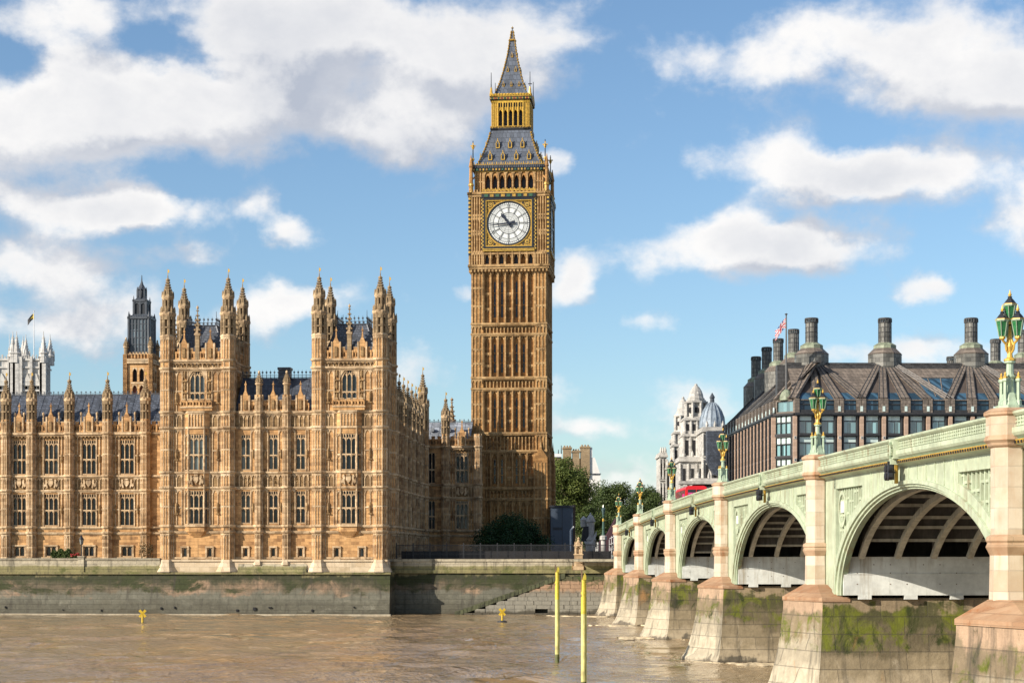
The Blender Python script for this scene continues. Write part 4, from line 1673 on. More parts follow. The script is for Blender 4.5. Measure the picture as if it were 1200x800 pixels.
# slit windows
_first = None
slw = MB()
for k, T in faces4():
    for ti, (za, zb) in enumerate(tiers):
        if ti == 0 or k not in (0, 1):
            continue
        for s in slit:
            q = T @ Vector((bayx[s], .55 + .26, za + (zb - za) * .12))
            h = (zb - za) * .68
            g = MB()
            g.face([(-.17, 0, 0), (.17, 0, 0), (.17, 0, h), (-.17, 0, h)])
            for f in (.33, .66):
                g.box(-.17, .17, -.08, .03, h * f - .08, h * f + .08, 1)
            g.archhead(-.17, .17, h - .6, h - .1, h, -.2, 0, 1, 3)
            g.build('slit_window', [M['glass'], M['tower_trim']], ctower, q, k * PI / 2)

# clock stage
z0, z1 = tz(312), tz(226)
HS = 6.5
mb = MB()
for k, T in faces4():
    mb.T = T
    d = HWT - HS                                          # negative: proud of the shaft
    za, zb = tz(309.5), tz(297)
    hl = [(x_ * 1.0 - .36, x_ * 1.0 + .36, za, zb) for x_ in bayx]
    mb.wall(-HS, HS, z0, z1, hl, d, .8, 0)
    for i, x_ in enumerate(bayx):
        mb.archhead(x_ - .36, x_ + .36, zb - 1.0, zb - .12, zb + .02, d - .05, d + .7, 1, 5)
        mb.face([(x_ - .36, d + .78, za), (x_ + .36, d + .78, za), (x_ + .36, d + .78, zb), (x_ - .36, d + .78, zb)], 4 if i in (0, 2, 4, 6) else 0)
        mb.archhead(x_ - .5, x_ + .5, zb - .3, zb + .55, zb + .6, d - .16, d + .02, 1, 4)
    for b_ in range(8):
        x = (b_ - 3.5) * BAYW
        mb.box(x - .13, x + .13, d - .25, d + .02, z0, tz(296), 1)
        mb.loft(x, d - .15, [(tz(296), .2), (tz(292), .03)], 4, 1)
    for s in (-1, 1):
        xa, xb = (4.5, HS) if s > 0 else (-HS, -4.5)
        for f in (.0, .18, .4, .6, .82, 1.0):
            x = xa + (xb - xa) * f
            mb.box(x - .09, x + .09, d - .2, d + .02, z0, z1 - .3, 1)
        for zz in (tz(295), tz(274), tz(270.5), tz(256), tz(252)):
            mb.box(xa - .05, xb + .05, d - .16, d + .02, zz - .12, zz + .12, 1)
            for f in (.09, .29, .5, .71, .91):
                x = xa + (xb - xa) * f
                mb.archhead(x - .17, x + .17, zz - .75, zz - .22, zz - .1, d - .15, d + .02, 1, 3)
        carved(mb, xa + .2, xb - .2, tz(274), tz(270.5), d - .02, 40 + k, 2, 12)
        carved(mb, xa + .2, xb - .2, tz(256), tz(252), d - .02, 50 + k, 2, 12)
    for zz, pr in ((tz(297), .2), (tz(229.5), .3), (tz(226.5), .42)):
        mb.box(-HS - pr, HS + pr, d - pr, d + .4, zz - .2, zz + .14, 1)
mb.T = None
mb.face([(-HS, HWT - HS, z1), (HS, HWT - HS, z1), (HS, HWT + HS, z1), (-HS, HWT + HS, z1)], 0)
mb.build('clock_stage', TS, ctower)

# gilded frame round each dial, chequered edge strips, gilded parapet over it
DZ = tz(262.2)
DR = 24.6 * KT
fh = 4.02
for k, T in faces4():
    d = HWT - HS
    f = MB()
    f.T = T
    # back plate with corner spandrels
    f.box(-fh, fh, d - .10, d + .05, DZ - fh, DZ + fh, 5)
    for s in (-1, 1):
        f.box(s * fh - .14, s * fh + .14, d - .42, d, DZ - fh - .1, DZ + fh + .1, 4)
        f.box(-fh, fh, d - .40, d, DZ + s * fh - .14, DZ + s * fh + .14, 4)
        f.box(s * (fh - .24) - .07, s * (fh - .24) + .07, d - .36, d, DZ - fh, DZ + fh, 3)
        f.box(-fh, fh, d - .34, d, DZ + s * (fh - .24) - .07, DZ + s * (fh - .24) + .07, 3)
        # chequered strip
        x = s * (fh + .36)
        n = 30
        for i in range(n):
            za = DZ - fh - .35 + (2 * fh + 1.0) * i / n
            zb = DZ - fh - .35 + (2 * fh + 1.0) * (i + 1) / n
            f.box(x - .2, x, d - .3, d + .02, za, zb, 3 if i % 2 else 4)
            f.box(x, x + .2, d - .3, d + .02, za, zb, 4 if i % 2 else 3)
        # the same strip on the outer corner of the stage
        x = s * (HS + .10)
        for i in range(n):
            za = DZ - fh - 1.2 + (2 * fh + 2.2) * i / n
            zb = DZ - fh - 1.2 + (2 * fh + 2.2) * (i + 1) / n
            f.box(x - .13, x + .13, d - .2, d + .12, za, zb, 3 if i % 2 else 4)
    # sill with inscription-like gilded studs
    f.box(-fh - .3, fh + .3, d - .45, d, DZ - fh - .62, DZ - fh - .2, 3)
    f.box(-fh - .3, fh + .3, d - .5, d, DZ - fh - .42, DZ - fh - .36, 4)
    f.box(-fh - .5, fh + .5, d - .5, d, DZ + fh + .2, DZ + fh + .9, 4)
    for i in range(9):
        x = -fh + .3 + i * (2 * fh - .6) / 8
        f.box(x - .3, x + .3, d - .56, d, DZ + fh + .34, DZ + fh + .78, 5 if i % 2 else 6)
    f.box(-fh - .5, fh + .5, d - .58, d, DZ + fh + .9, DZ + fh + 1.04, 3)
    # spandrel ornament: rosette and scrolls in each corner
    for sx_ in (-1, 1):
        for sz_ in (-1, 1):
            cx, cz = sx_ * (fh - .95), DZ + sz_ * (fh - .95)
            for r_, m_, y_ in ((.46, 4, .15), (.38, 3, .2), (.2, 4, .24), (.11, 3, .28)):
                pts = [(cx + r_ * math.cos(a * PI / 6), cz + r_ * math.sin(a * PI / 6)) for a in range(12)]
                f.poly(pts, d - y_, d, m_)
            rnd = random.Random(5)
            for i in range(26):
                a_, b_ = rnd.uniform(.1, 2.3), rnd.uniform(.1, 2.3)
                qx, qz = sx_ * (fh - .3 - a_ * .8), DZ + sz_ * (fh - .3 - b_ * .8)
                if math.hypot(qx, qz - DZ) > DR + .3 and math.hypot(qx - cx, qz - cz) > .55:
                    f.box(qx - .09, qx + .09, d - .16, d, qz - .09, qz + .09, 3 if rnd.random() < .5 else 4)
    # round moulding
    for (ra, rb_, y_, m_) in ((DR + .02, DR + .20, .30, 4), (DR + .20, DR + .34, .26, 3)):
        n = 48
        for i in range(n):
            a0, a1 = 2 * PI * i / n, 2 * PI * (i + 1) / n
            q = [(ra * math.sin(a0), ra * math.cos(a0)), (ra * math.sin(a1), ra * math.cos(a1)), (rb_ * math.sin(a1), rb_ * math.cos(a1)), (rb_ * math.sin(a0), rb_ * math.cos(a0))]
            f.face([(x, d - y_, DZ + z) for x, z in q], m_)
            f.face([(q[0][0], d - y_, DZ + q[0][1]), (q[0][0], d, DZ + q[0][1]), (q[1][0], d, DZ + q[1][1]), (q[1][0], d - y_, DZ + q[1][1])], m_)
            f.face([(q[2][0], d - y_, DZ + q[2][1]), (q[2][0], d, DZ + q[2][1]), (q[3][0], d, DZ + q[3][1]), (q[3][0], d - y_, DZ + q[3][1])], m_)
    fo = f.build('dial_frame', TS + [M['green_enamel'] if 'green_enamel' in M else M.setdefault('green_enamel', plain('green enamel', (.03, .10, .05), .5))], ctower)
    # dial: opal disc with iron tracery
    g = MB()

    def ringf(ra, rb_, y, m_, n=60, a_from=0.0, a_to=2 * PI):
        for i in range(n):
            a0, a1 = a_from + (a_to - a_from) * i / n, a_from + (a_to - a_from) * (i + 1) / n
            g.face([(ra * math.sin(a0), y, ra * math.cos(a0)), (ra * math.sin(a1), y, ra * math.cos(a1)), (rb_ * math.sin(a1), y, rb_ * math.cos(a1)), (rb_ * math.sin(a0), y, rb_ * math.cos(a0))], m_)

    def bar(r0, r1, ang, w_, y, m_, off=0.0):
        s_, c_ = math.sin(ang), math.cos(ang)
        q = []
        for (r_, o_) in ((r0, off - w_ / 2), (r0, off + w_ / 2), (r1, off + w_ / 2), (r1, off - w_ / 2)):
            q.append((r_ * s_ + o_ * c_, y, r_ * c_ - o_ * s_))
        g.face(q, m_)

    ringf(0, DR + .03, 0, 0)
    ringf(.0, DR * .50, -.010, 2, 40)
    ringf(DR * .49, DR * .515, -.03, 1)
    ringf(DR * .725, DR * .745, -.03, 1)
    ringf(DR * .745, DR * .90, -.012, 2)
    ringf(DR * .895, DR * .91, -.03, 1)
    ringf(DR * .975, DR * 1.0, -.03, 1)
    for i in range(60):
        bar(DR * .905, DR * .98, i * PI / 30, .035 if i % 5 else .12, -.03, 1)
    for i in range(12):
        bar(DR * .1, DR * .5, i * PI / 6, .018, -.02, 1)
    for r_ in (.2, .32, .42):
        ringf(DR * r_ - .012, DR * r_ + .012, -.02, 1, 40)
    numerals = ['XII', 'I', 'II', 'III', 'IV', 'V', 'VI', 'VII', 'VIII', 'IX', 'X', 'XI']
    for i, txt in enumerate(numerals):
        a = i * PI / 6
        bar(DR * .50, DR * .745, a, .10, -.035, 1)
        bar(DR * .50, DR * .745, a, .03, -.03, 1, .16)
        bar(DR * .50, DR * .745, a, .03, -.03, 1, -.16)
        # the numeral, upright strokes towards the rim
        adv = {'I': .13, 'V': .24, 'X': .26}
        tot = sum(adv[c] for c in txt)
        o_ = -tot / 2
        r0_, r1_ = DR * .765, DR * .885
        s_, c_ = math.sin(a), math.cos(a)

        def stroke(oa, ra_, ob, rb2, w_):
            q = [(ra_, oa - w_ / 2), (ra_, oa + w_ / 2), (rb2, ob + w_ / 2), (rb2, ob - w_ / 2)]
            g.face([(r_ * s_ + p_ * c_, -.04, r_ * c_ - p_ * s_) for r_, p_ in q], 1)
        for c in txt:
            m_ = o_ + adv[c] / 2
            if c == 'I':
                stroke(m_, r0_, m_, r1_, .06)
            elif c == 'V':
                stroke(m_, r0_, m_ - .08, r1_, .06)
                stroke(m_, r0_, m_ + .08, r1_, .03)
            else:
                stroke(m_ + .08, r0_, m_ - .08, r1_, .06)
                stroke(m_ - .08, r0_, m_ + .08, r1_, .03)
            o_ += adv[c]
    q = T @ Vector((0, d - .16, DZ))
    dial = g.build('clock_dial', [M['dial_white'], M['black'], M['dial_grey']], ctower, q, k * PI / 2)
    for nm, ang, ln, wd, tail in (('hour_hand', (10 + 43.8 / 60) * PI / 6, DR * .60, .42, .75), ('minute_hand', 43.8 * PI / 30, DR * .98, .24, 1.1)):
        h = MB()
        y0 = -.14 if nm == 'hour_hand' else -.26
        pts = [(-.13, 0), (-wd * .5, ln * .35), (-wd * .34, ln * .55), (-wd * .78 if nm == 'hour_hand' else -wd * .3, ln * .72), (0, ln), (wd * .78 if nm == 'hour_hand' else wd * .3, ln * .72), (wd * .34, ln * .55), (wd * .5, ln * .35), (.13, 0), (.26, -tail), (-.26, -tail)]
        s_, c_ = math.sin(ang), math.cos(ang)
        h.poly([(x * c_ + z * s_, -x * s_ + z * c_) for x, z in pts], y0 - .06, y0)
        pts = [(.26 * math.cos(i * PI / 6), .26 * math.sin(i * PI / 6)) for i in range(12)]
        h.poly(pts, y0 - .08, y0)
        h.build(nm, M['hand'], dial)

# gilded parapet and belfry
HB = 5.68
mb = MB()
for k, T in faces4():
    mb.T = T
    d = HWT - HS - .1
    za, zb = tz(226.5), tz(222.4)
    mb.box(-4.5, 4.5, d, d + .25, za, za + .18, 5)
    mb.box(-4.5, 4.5, d, d + .25, zb - .1, zb + .08, 5)
    for i in range(15):
        x = -4.4 + i * 8.8 / 14
        mb.box(x - .09, x + .09, d - .04, d + .28, za, zb, 5)
        if i < 14:
            mb.archhead(x + .09, x + .54, zb - .45, zb - .15, zb - .1, d, d + .2, 3, 3)
            mb.loft(x + .31, d + .1, [(zb, .12), (zb + .12, .14), (zb + .3, .02)], 4, 3)
    mb.box(-4.5, 4.5, d + .3, d + .4, za, zb - .3, 4)
    for s in (-1, 1):
        xa, xb = (4.5, HS) if s > 0 else (-HS, -4.5)
        mb.box(xa, xb, d, d + .3, za - .1, zb - .35, 0)
        for i in range(4):
            x = xa + (xb - xa) * (i + .5) / 4
            mb.box(x - .1, x + .1, d - .05, d + .3, za, zb, 1)
        # corner crocket and pinnacle with flying strut
        mb.loft(s * (HS - .25), d + .25, [(za, .35), (za + 1.2, .32), (za + 1.3, .45), (za + 1.6, .4), (za + 2.2, .05)], 6, 5)
mb.T = None
mb.build('gilded_parapet', TS, ctower)

mb = MB()
za, zb = tz(224), tz(200)
for k, T in faces4():
    mb.T = T
    d = HWT - HB
    zo0, zo1 = tz(222), tz(203.6)
    hl = [(x_ - .40, x_ + .40, zo0, zo1) for x_ in [(i - 3) * 1.2 for i in range(7)]]
    mb.wall(-HB, HB, za, zb, hl, d, 1.0, 0)
    for h in hl:
        mb.archhead(h[0], h[1], zo1 - 1.1, zo1 - .1, zo1 + .02, d - .04, d + .9, 0, 5)
        xm = (h[0] + h[1]) / 2
        mb.archhead(xm - .5, xm + .5, zo1 - .35, zo1 + .55, zo1 + .6, d - .18, d + .02, 1, 4)
        mb.face([(h[0], d + .98, zo0), (h[1], d + .98, zo0), (h[1], d + .98, zo1), (h[0], d + .98, zo1)], 4)
    for i in range(8):
        x = (i - 3.5) * 1.2
        mb.box(x - .11, x + .11, d - .22, d + .02, za, tz(203), 1)
        mb.loft(x, d - .12, [(tz(203), .2), (tz(200.5), .03)], 4, 1)
    for s in (-1, 1):
        xa, xb = (4.35, HB) if s > 0 else (-HB, -4.35)
        for f in (.05, .35, .65, .95):
            x = xa + (xb - xa) * f
            mb.box(x - .07, x + .07, d - .14, d + .02, za, zb, 1)
        mb.box(xa, xb, d - .1, d + .02, tz(212) - .1, tz(212) + .1, 1)
    # cornice: dark with gilt and red studs
    pr = .42
    mb.box(-HB - .2, HB + .2, d - .2, d + .4, tz(201), tz(199.6), 5)
    mb.box(-HB - pr, HB + pr, d - pr, d + .4, tz(199.5), tz(196.5), 4)
    for i in range(23):
        x = -HB - .2 + i * (2 * HB + .4) / 22
        mb.box(x - .13, x + .13, d - pr - .07, d, tz(199.2), tz(197.0), (5, 6, 5, 3)[i % 4])
    mb.box(-HB - .55, HB + .55, d - .55, d + .5, tz(196.4), tz(193), 7)
    for i in range(40):
        x = -HB - .45 + i * (2 * HB + .9) / 39
        mb.box(x - .05, x + .05, d - .62, d - .5, tz(196), tz(193.4), 4)
    # gilt cresting
    mb.box(-HB - .55, HB + .55, d - .55, d - .4, tz(192.9), tz(192.2), 5)
    for i in range(34):
        x = -HB - .5 + i * (2 * HB + 1.0) / 33
        mb.box(x - .07, x + .07, d - .56, d - .42, tz(192.3), tz(189.6 if i % 2 else 190.4), 3 if i % 2 else 5)
mb.T = None
mb.build('belfry', TS + [M['green_enamel'], M['iron_roof']], ctower)

# corner finials: stone pinnacles at the belfry foot, iron standards with gilt crosses above
for k, T in faces4():
    mb = MB()
    mb.T = T
    cx, cy = HB + .65, HWT - HB - .65
    mb.loft(cx, cy, [(tz(224), .36), (tz(196), .28), (tz(195), .4), (tz(193.5), .34), (tz(181), .04)], 6, 0)
    mb.tube((cx, cy, tz(211)), (HB - .4, HWT - HB + .4, tz(202)), .14, .14, 5, 0)
    mb.build('corner_pinnacle', TS, ctower)
    mb = MB()
    mb.T = T
    cx, cy = HB + .35, HWT - HB - .35
    mb.tube((cx, cy, tz(193)), (cx, cy, tz(164)), .11, .07, 5, 4)
    for zz in (tz(186), tz(172)):
        mb.loft(cx, cy, [(zz - .4, .05), (zz, .26), (zz + .4, .05)], 6, 3)
    z = tz(170)
    mb.box(cx - .42, cx + .42, cy - .06, cy + .06, z - .1, z + .1, 3)
    mb.box(cx - .06, cx + .06, cy - .42, cy + .42, z - .1, z + .1, 3)
    mb.box(cx - .1, cx + .1, cy - .1, cy + .1, z - .45, z + .5, 3)
    mb.build('gilt_standard', TS, ctower)
    mb = MB()
    mb.T = T
    cx2, cy2 = 22.6 * KC, HWT - 22.6 * KC
    mb.tube((cx2, cy2, tc(112)), (cx2, cy2, tc(88)), .09, .05, 5, 4)
    z = tc(101)
    mb.box(cx2 - .32, cx2 + .32, cy2 - .05, cy2 + .05, z - .07, z + .07, 4)
    mb.loft(cx2, cy2, [(tc(112), .28), (tc(104), .14)], 6, 3)
    mb.build('iron_standard', TS, ctower)

# iron roofs
R2 = math.sqrt(2)
mb = MB()
mb.loft(0, HWT, [(tc(192.6), 37.2 * KC * R2), (tc(183), 32.4 * KC * R2), (tc(170), 27.6 * KC * R2), (tc(161), 24.8 * KC * R2), (tc(152.6), 22.9 * KC * R2)], 4, 0)
mb.build('lower_roof', M['iron_roof'], ctower)
prof_lo = [(192.6, 37.2), (183, 32.4), (170, 27.6), (161, 24.8), (152.6, 22.9)]
prof_hi = [(110.5, 18.8), (97, 13.3), (83, 9.3), (65, 5.2), (50, 3.0), (46, 2.9), (45, 2.0), (33, .45)]
mb = MB()
mb.loft(0, HWT, [(tc(y), r * KC * R2) for y, r in prof_hi], 4, 0)
mb.build('spire', M['iron_roof'], ctower)


def prof_r(prof, y):
    for (ya, ra), (yb, rb_) in zip(prof, prof[1:]):
        if yb <= y <= ya:
            return (ra + (rb_ - ra) * (ya - y) / (ya - yb)) * KC
    return prof[-1][1] * KC


EDS = {(g, s, t_): MB() for g in (True, False) for s in (-1, 1) for t_ in (-1, 1)}
for prof, ys in ((prof_lo, range(156, 192, 3)), (prof_hi, [38 + 3.2 * i for i in range(22)])):
    for y in ys:
        r_ = prof_r(prof, y)
        q = .17 if prof is prof_lo else .13
        for s in (-1, 1):
            for t_ in (-1, 1):
                ed = EDS[(prof is prof_lo, s, t_)]
                ed.loft(s * (r_ + .05), HWT + t_ * (r_ + .05), [(tc(y) - .25, .05), (tc(y), q * 1.2), (tc(y) + .25, .04)], 5, 0)
for s in (-1, 1):
    for t_ in (-1, 1):
        for prof in (prof_lo, prof_hi[:5]):
            for (ya, ra), (yb, rb_) in zip(prof, prof[1:]):
                ed = EDS[(prof is prof_lo, s, t_)]
                ed.tube((s * ra * KC, HWT + t_ * ra * KC, tc(ya)), (s * rb_ * KC, HWT + t_ * rb_ * KC, tc(yb)), .11, .11, 5, 1)
ed = MB()
ed.loft(0, HWT, [(tc(48.5), .55), (tc(47.5), .72), (tc(46), .5)], 8, 0)
ed.tube((0, HWT, tc(35)), (0, HWT, tc(31)), .07, .04, 5, 0)
ed.loft(0, HWT, [(tc(34), .1), (tc(33.2), .26), (tc(32.4), .1)], 8, 0)
M['iron_dark'] = plain('dark iron', (.05, .055, .065), .5)
ed.build('spire_finial', M['gold_deep'], ctower)
for ed in EDS.values():
    ed.build('gilt_edging', [M['gold_deep'], M['iron_dark']], ctower)

# dormers
proto = {}
for k in range(4):
    Tk = Matrix.Translation((0, HWT, 0)) @ Matrix.Rotation(k * PI / 2, 4, 'Z')
    rows = [(prof_lo, 186.5, (-22.5, -7.7, 7.7, 22.5), .62), (prof_lo, 172.5, (-14.3, 0, 14.3), .62),
            (prof_hi, 101, (-9.2, 0, 9.2), .34), (prof_hi, 84, (-4.6, 4.6), .34), (prof_hi, 67, (0,), .34)]
    for prof, y, xs_, sc in rows:
        for xp in xs_:
            r_ = prof_r(prof, y)
            q = Tk @ Vector((xp * KC, -r_, tc(y)))
            if sc not in proto:
                dm = MB()
                w_, h_ = .42 * sc, 1.35 * sc
                dm.box(-w_, w_, -.18 * sc, 1.2 * sc, 0, h_ * .75, 2)
                dm.box(-w_ * .55, w_ * .55, -.22 * sc, 0, .1 * sc, h_ * .62, 1)
                for s in (-1, 1):
                    dm.box(s * w_ - .1 * sc, s * w_ + .1 * sc, -.3 * sc, .2, -.1 * sc, h_ * .8, 0)
                dm.poly([(-w_ * 1.5, h_ * .7), (w_ * 1.5, h_ * .7), (0, h_ * 1.45)], -.28 * sc, 1.3 * sc, 2)
                dm.poly([(-w_ * 1.5, h_ * .68), (-w_ * 1.1, h_ * .68), (0, h_ * 1.3), (w_ * 1.1, h_ * .68), (w_ * 1.5, h_ * .68), (0, h_ * 1.55)], -.36 * sc, -.2 * sc, 0)
                dm.loft(0, -.28 * sc, [(h_ * 1.4, .06 * sc), (h_ * 1.6, .16 * sc), (h_ * 1.85, .02)], 5, 0)
                dm.box(-w_ * 1.2, w_ * 1.2, -.35 * sc, .1, -.2 * sc, 0, 0)
                proto[sc] = dm.build('dormer', [M['gold'], M['black'], M['iron_roof']], ctower, q, k * PI / 2)
            else:
                inst(proto[sc], ctower, q, k * PI / 2)

# gilded lantern between the roofs
mb = MB()
HL = 21.6 * KC
for k in range(4):
    mb.T = Matrix.Translation((0, HWT, 0)) @ Matrix.Rotation(k * PI / 2, 4, 'Z')
    y = -HL
    for (ya, yb, pr, m_) in ((153, 151.5, .22, 1), (151.5, 149.5, .3, 1), (121, 118, .12, 0), (117.8, 114.6, .32, 1), (114.5, 113.6, .4, 2), (112, 110.8, .3, 0)):
        mb.box(-HL - pr, HL + pr, y - pr, y + 1.0, tc(ya), tc(yb), m_)
    for i in range(26):                                   # balustrade and cresting
        x = -HL - .2 + i * (2 * HL + .4) / 25
        mb.box(x - .05, x + .05, y - .3, y - .2, tc(150.5), tc(148.2), 0 if i % 2 else 2)
        mb.box(x - .07, x + .07, y - .42, y - .3, tc(113.6), tc(110.6 if i % 2 else 111.6), 0)
        mb.box(x - .09, x + .09, y - .4, y - .3, tc(117.2), tc(115.4), (2, 3, 2, 4)[i % 4])
    mb.box(-HL - .3, HL + .3, y - .32, y - .2, tc(148.4), tc(147.8), 2)
    # seven gilded strips: five tall open arches
    xs_ = [(-2.5 + i) * 5.9 * KC for i in range(6)]
    for i, x in enumerate(xs_):
        mb.box(x - .14, x + .14, y - .12, y + .3, tc(149.5), tc(121), 0)
        mb.box(x - .06, x + .06, y - .24, y - .1, tc(149.5), tc(121), 5)
    for a, b_ in zip(xs_, xs_[1:]):
        mb.archhead(a + .12, b_ - .12, tc(133), tc(129.3), tc(126), y - .05, y + .25, 0, 5)
        mb.box(a + .12, b_ - .12, y + .1, y + .25, tc(126), tc(121), 1)
        xm = (a + b_) / 2
        mb.box(xm - .05, xm + .05, y - .14, y, tc(129), tc(121), 5)
    for s in (-1, 1):
        xa, xb = (xs_[5] + .1, HL) if s > 0 else (-HL, xs_[0] - .1)
        mb.box(xa, xb, y, y + .4, tc(149.5), tc(121), 0)
        for f in (.25, .62, .95):
            x = xa + (xb - xa) * f
            mb.box(x - .06, x + .06, y - .1, y + .02, tc(149.5), tc(121), 5)
mb.T = None
mb.box(-HL + .9, HL - .9, HWT - HL + .9, HWT + HL - .9, tc(153), tc(121), 1)
mb.box(-HL, HL, HWT - HL, HWT + HL, tc(112.5), tc(110.7), 1)
mb.box(-HL, HL, HWT - HL, HWT + HL, tc(121.2), tc(118), 1)
mb.build('lantern', [M['gold_bright'], M['black'], M['gold_deep'], M['green_enamel'], M['red_enamel'] if 'red_enamel' in M else M.setdefault('red_enamel', plain('red enamel', (.28, .05, .03), .5)), M['gold']], ctower)

# ------------------------------------------------------------------ bridge
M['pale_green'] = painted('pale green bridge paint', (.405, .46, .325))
M['pale_green_shade'] = painted('shade darkened green bridge paint', (.22, .28, .18))  # darker copy of the green: shade painted into recesses, soffits and lattice holes
M['leaf_green'] = plain('lamp green paint', (.35, .44, .31), .45, 0, .2, 2)
M['lamp_glass'] = plain('green lantern glass', (.03, .15, .055), .15, 0, .35, 4)
M['lamp_clear'] = plain('milky lantern glass', (.33, .38, .33), .15, 0, .3, 4)
M['rib_paint'] = plain('stained cream rib paint', (.40, .38, .31), .65, 0, .3, .8)
M['white_plate'] = painted('white painted plates', (.60, .62, .58), (.30, .25, .17), .6)
M['rust'] = plain('rust', (.16, .10, .06), .8, 0, .4)
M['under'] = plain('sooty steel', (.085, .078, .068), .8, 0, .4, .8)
M['tide_pier'] = banded('tidal cutwater granite', [
    (0, (.13, .11, .08)), (.0, .5, (.38, .33, .24)), (1.6, 2.8, (.29, .25, .18)), (3.2, 3.9, (.19, .145, .09)),
    (4.6, 5.1, (.34, .235, .155))],
    bw=2.6, bh=.95, wob=1.1, streak=.7, mortar=.35, vs=.7,
    moss=[(2.8, 5.0, .50, (.10, .115, .014), .7), (3.0, 5.6, .55, (.028, .036, .008), .9), (.6, 5.0, .62, (.34, .17, .06), .3)])
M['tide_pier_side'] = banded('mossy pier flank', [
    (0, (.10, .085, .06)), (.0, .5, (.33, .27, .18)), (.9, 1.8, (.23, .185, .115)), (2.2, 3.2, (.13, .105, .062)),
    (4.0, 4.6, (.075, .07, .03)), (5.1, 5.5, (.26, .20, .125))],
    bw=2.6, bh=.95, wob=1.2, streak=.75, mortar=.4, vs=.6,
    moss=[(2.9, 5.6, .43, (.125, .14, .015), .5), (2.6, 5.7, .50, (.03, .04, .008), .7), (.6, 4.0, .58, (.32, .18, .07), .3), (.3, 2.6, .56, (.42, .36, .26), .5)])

PIERS = [27.0, 64.9, 101.6, 140.9, 178.2, 212.9, 245.1]
SPR = 5.9
PLATE = 8.0
BW_ = 26.0


def btop(s):
    return 13.75 - 1.15e-4 * (s - 131.0) ** 2


bridge = thing('bridge', 'pale green iron arch bridge on mossy granite piers crossing the muddy river', 'bridge', (BF.o.x, BF.o.y, 0), BF.t)

M['cap_rust'] = stone('rusty sloping cap stone', (.44, .31, .21), (.36, .23, .14), (.24, .135, .075), soot=(.24, .09, .03), soot_amt=.85, bw=1.6, bh=.4, mortar=.4, bump=.04)
GM = [M['pale_green'], M['pale_green_shade'], M['gold'], M['black'], M['rib_paint'], M['under'], M['white_plate']]


def spans():
    for a, b_ in zip(PIERS, PIERS[1:]):
        yield a, b_, a + .75, b_ - .75


def ellipse(sm, hs, z0, zc, n):
    """half-ellipse points (s, z) from one springing to the other"""
    out = []
    for i in range(n + 1):
        a = PI * i / n
        out.append((sm - hs * math.cos(a), z0 + (zc - z0) * math.sin(a)))
    return out


def strip(mb, pa, pb, t, m, t2=None):
    """faces between two rows of (s, z) points at distance t across the bridge"""
    for (a, b_, c, d) in zip(pa, pa[1:], pb[1:], pb):
        mb.face([(t, a[0], a[1]), (t if t2 is None else t, b_[0], b_[1]), (t, c[0], c[1]), (t, d[0], d[1])], m)


def soffit(mb, pts, t0, t1, m):
    for a, b_ in zip(pts, pts[1:]):
        mb.face([(t0, a[0], a[1]), (t0, b_[0], b_[1]), (t1, b_[0], b_[1]), (t1, a[0], a[1])], m)


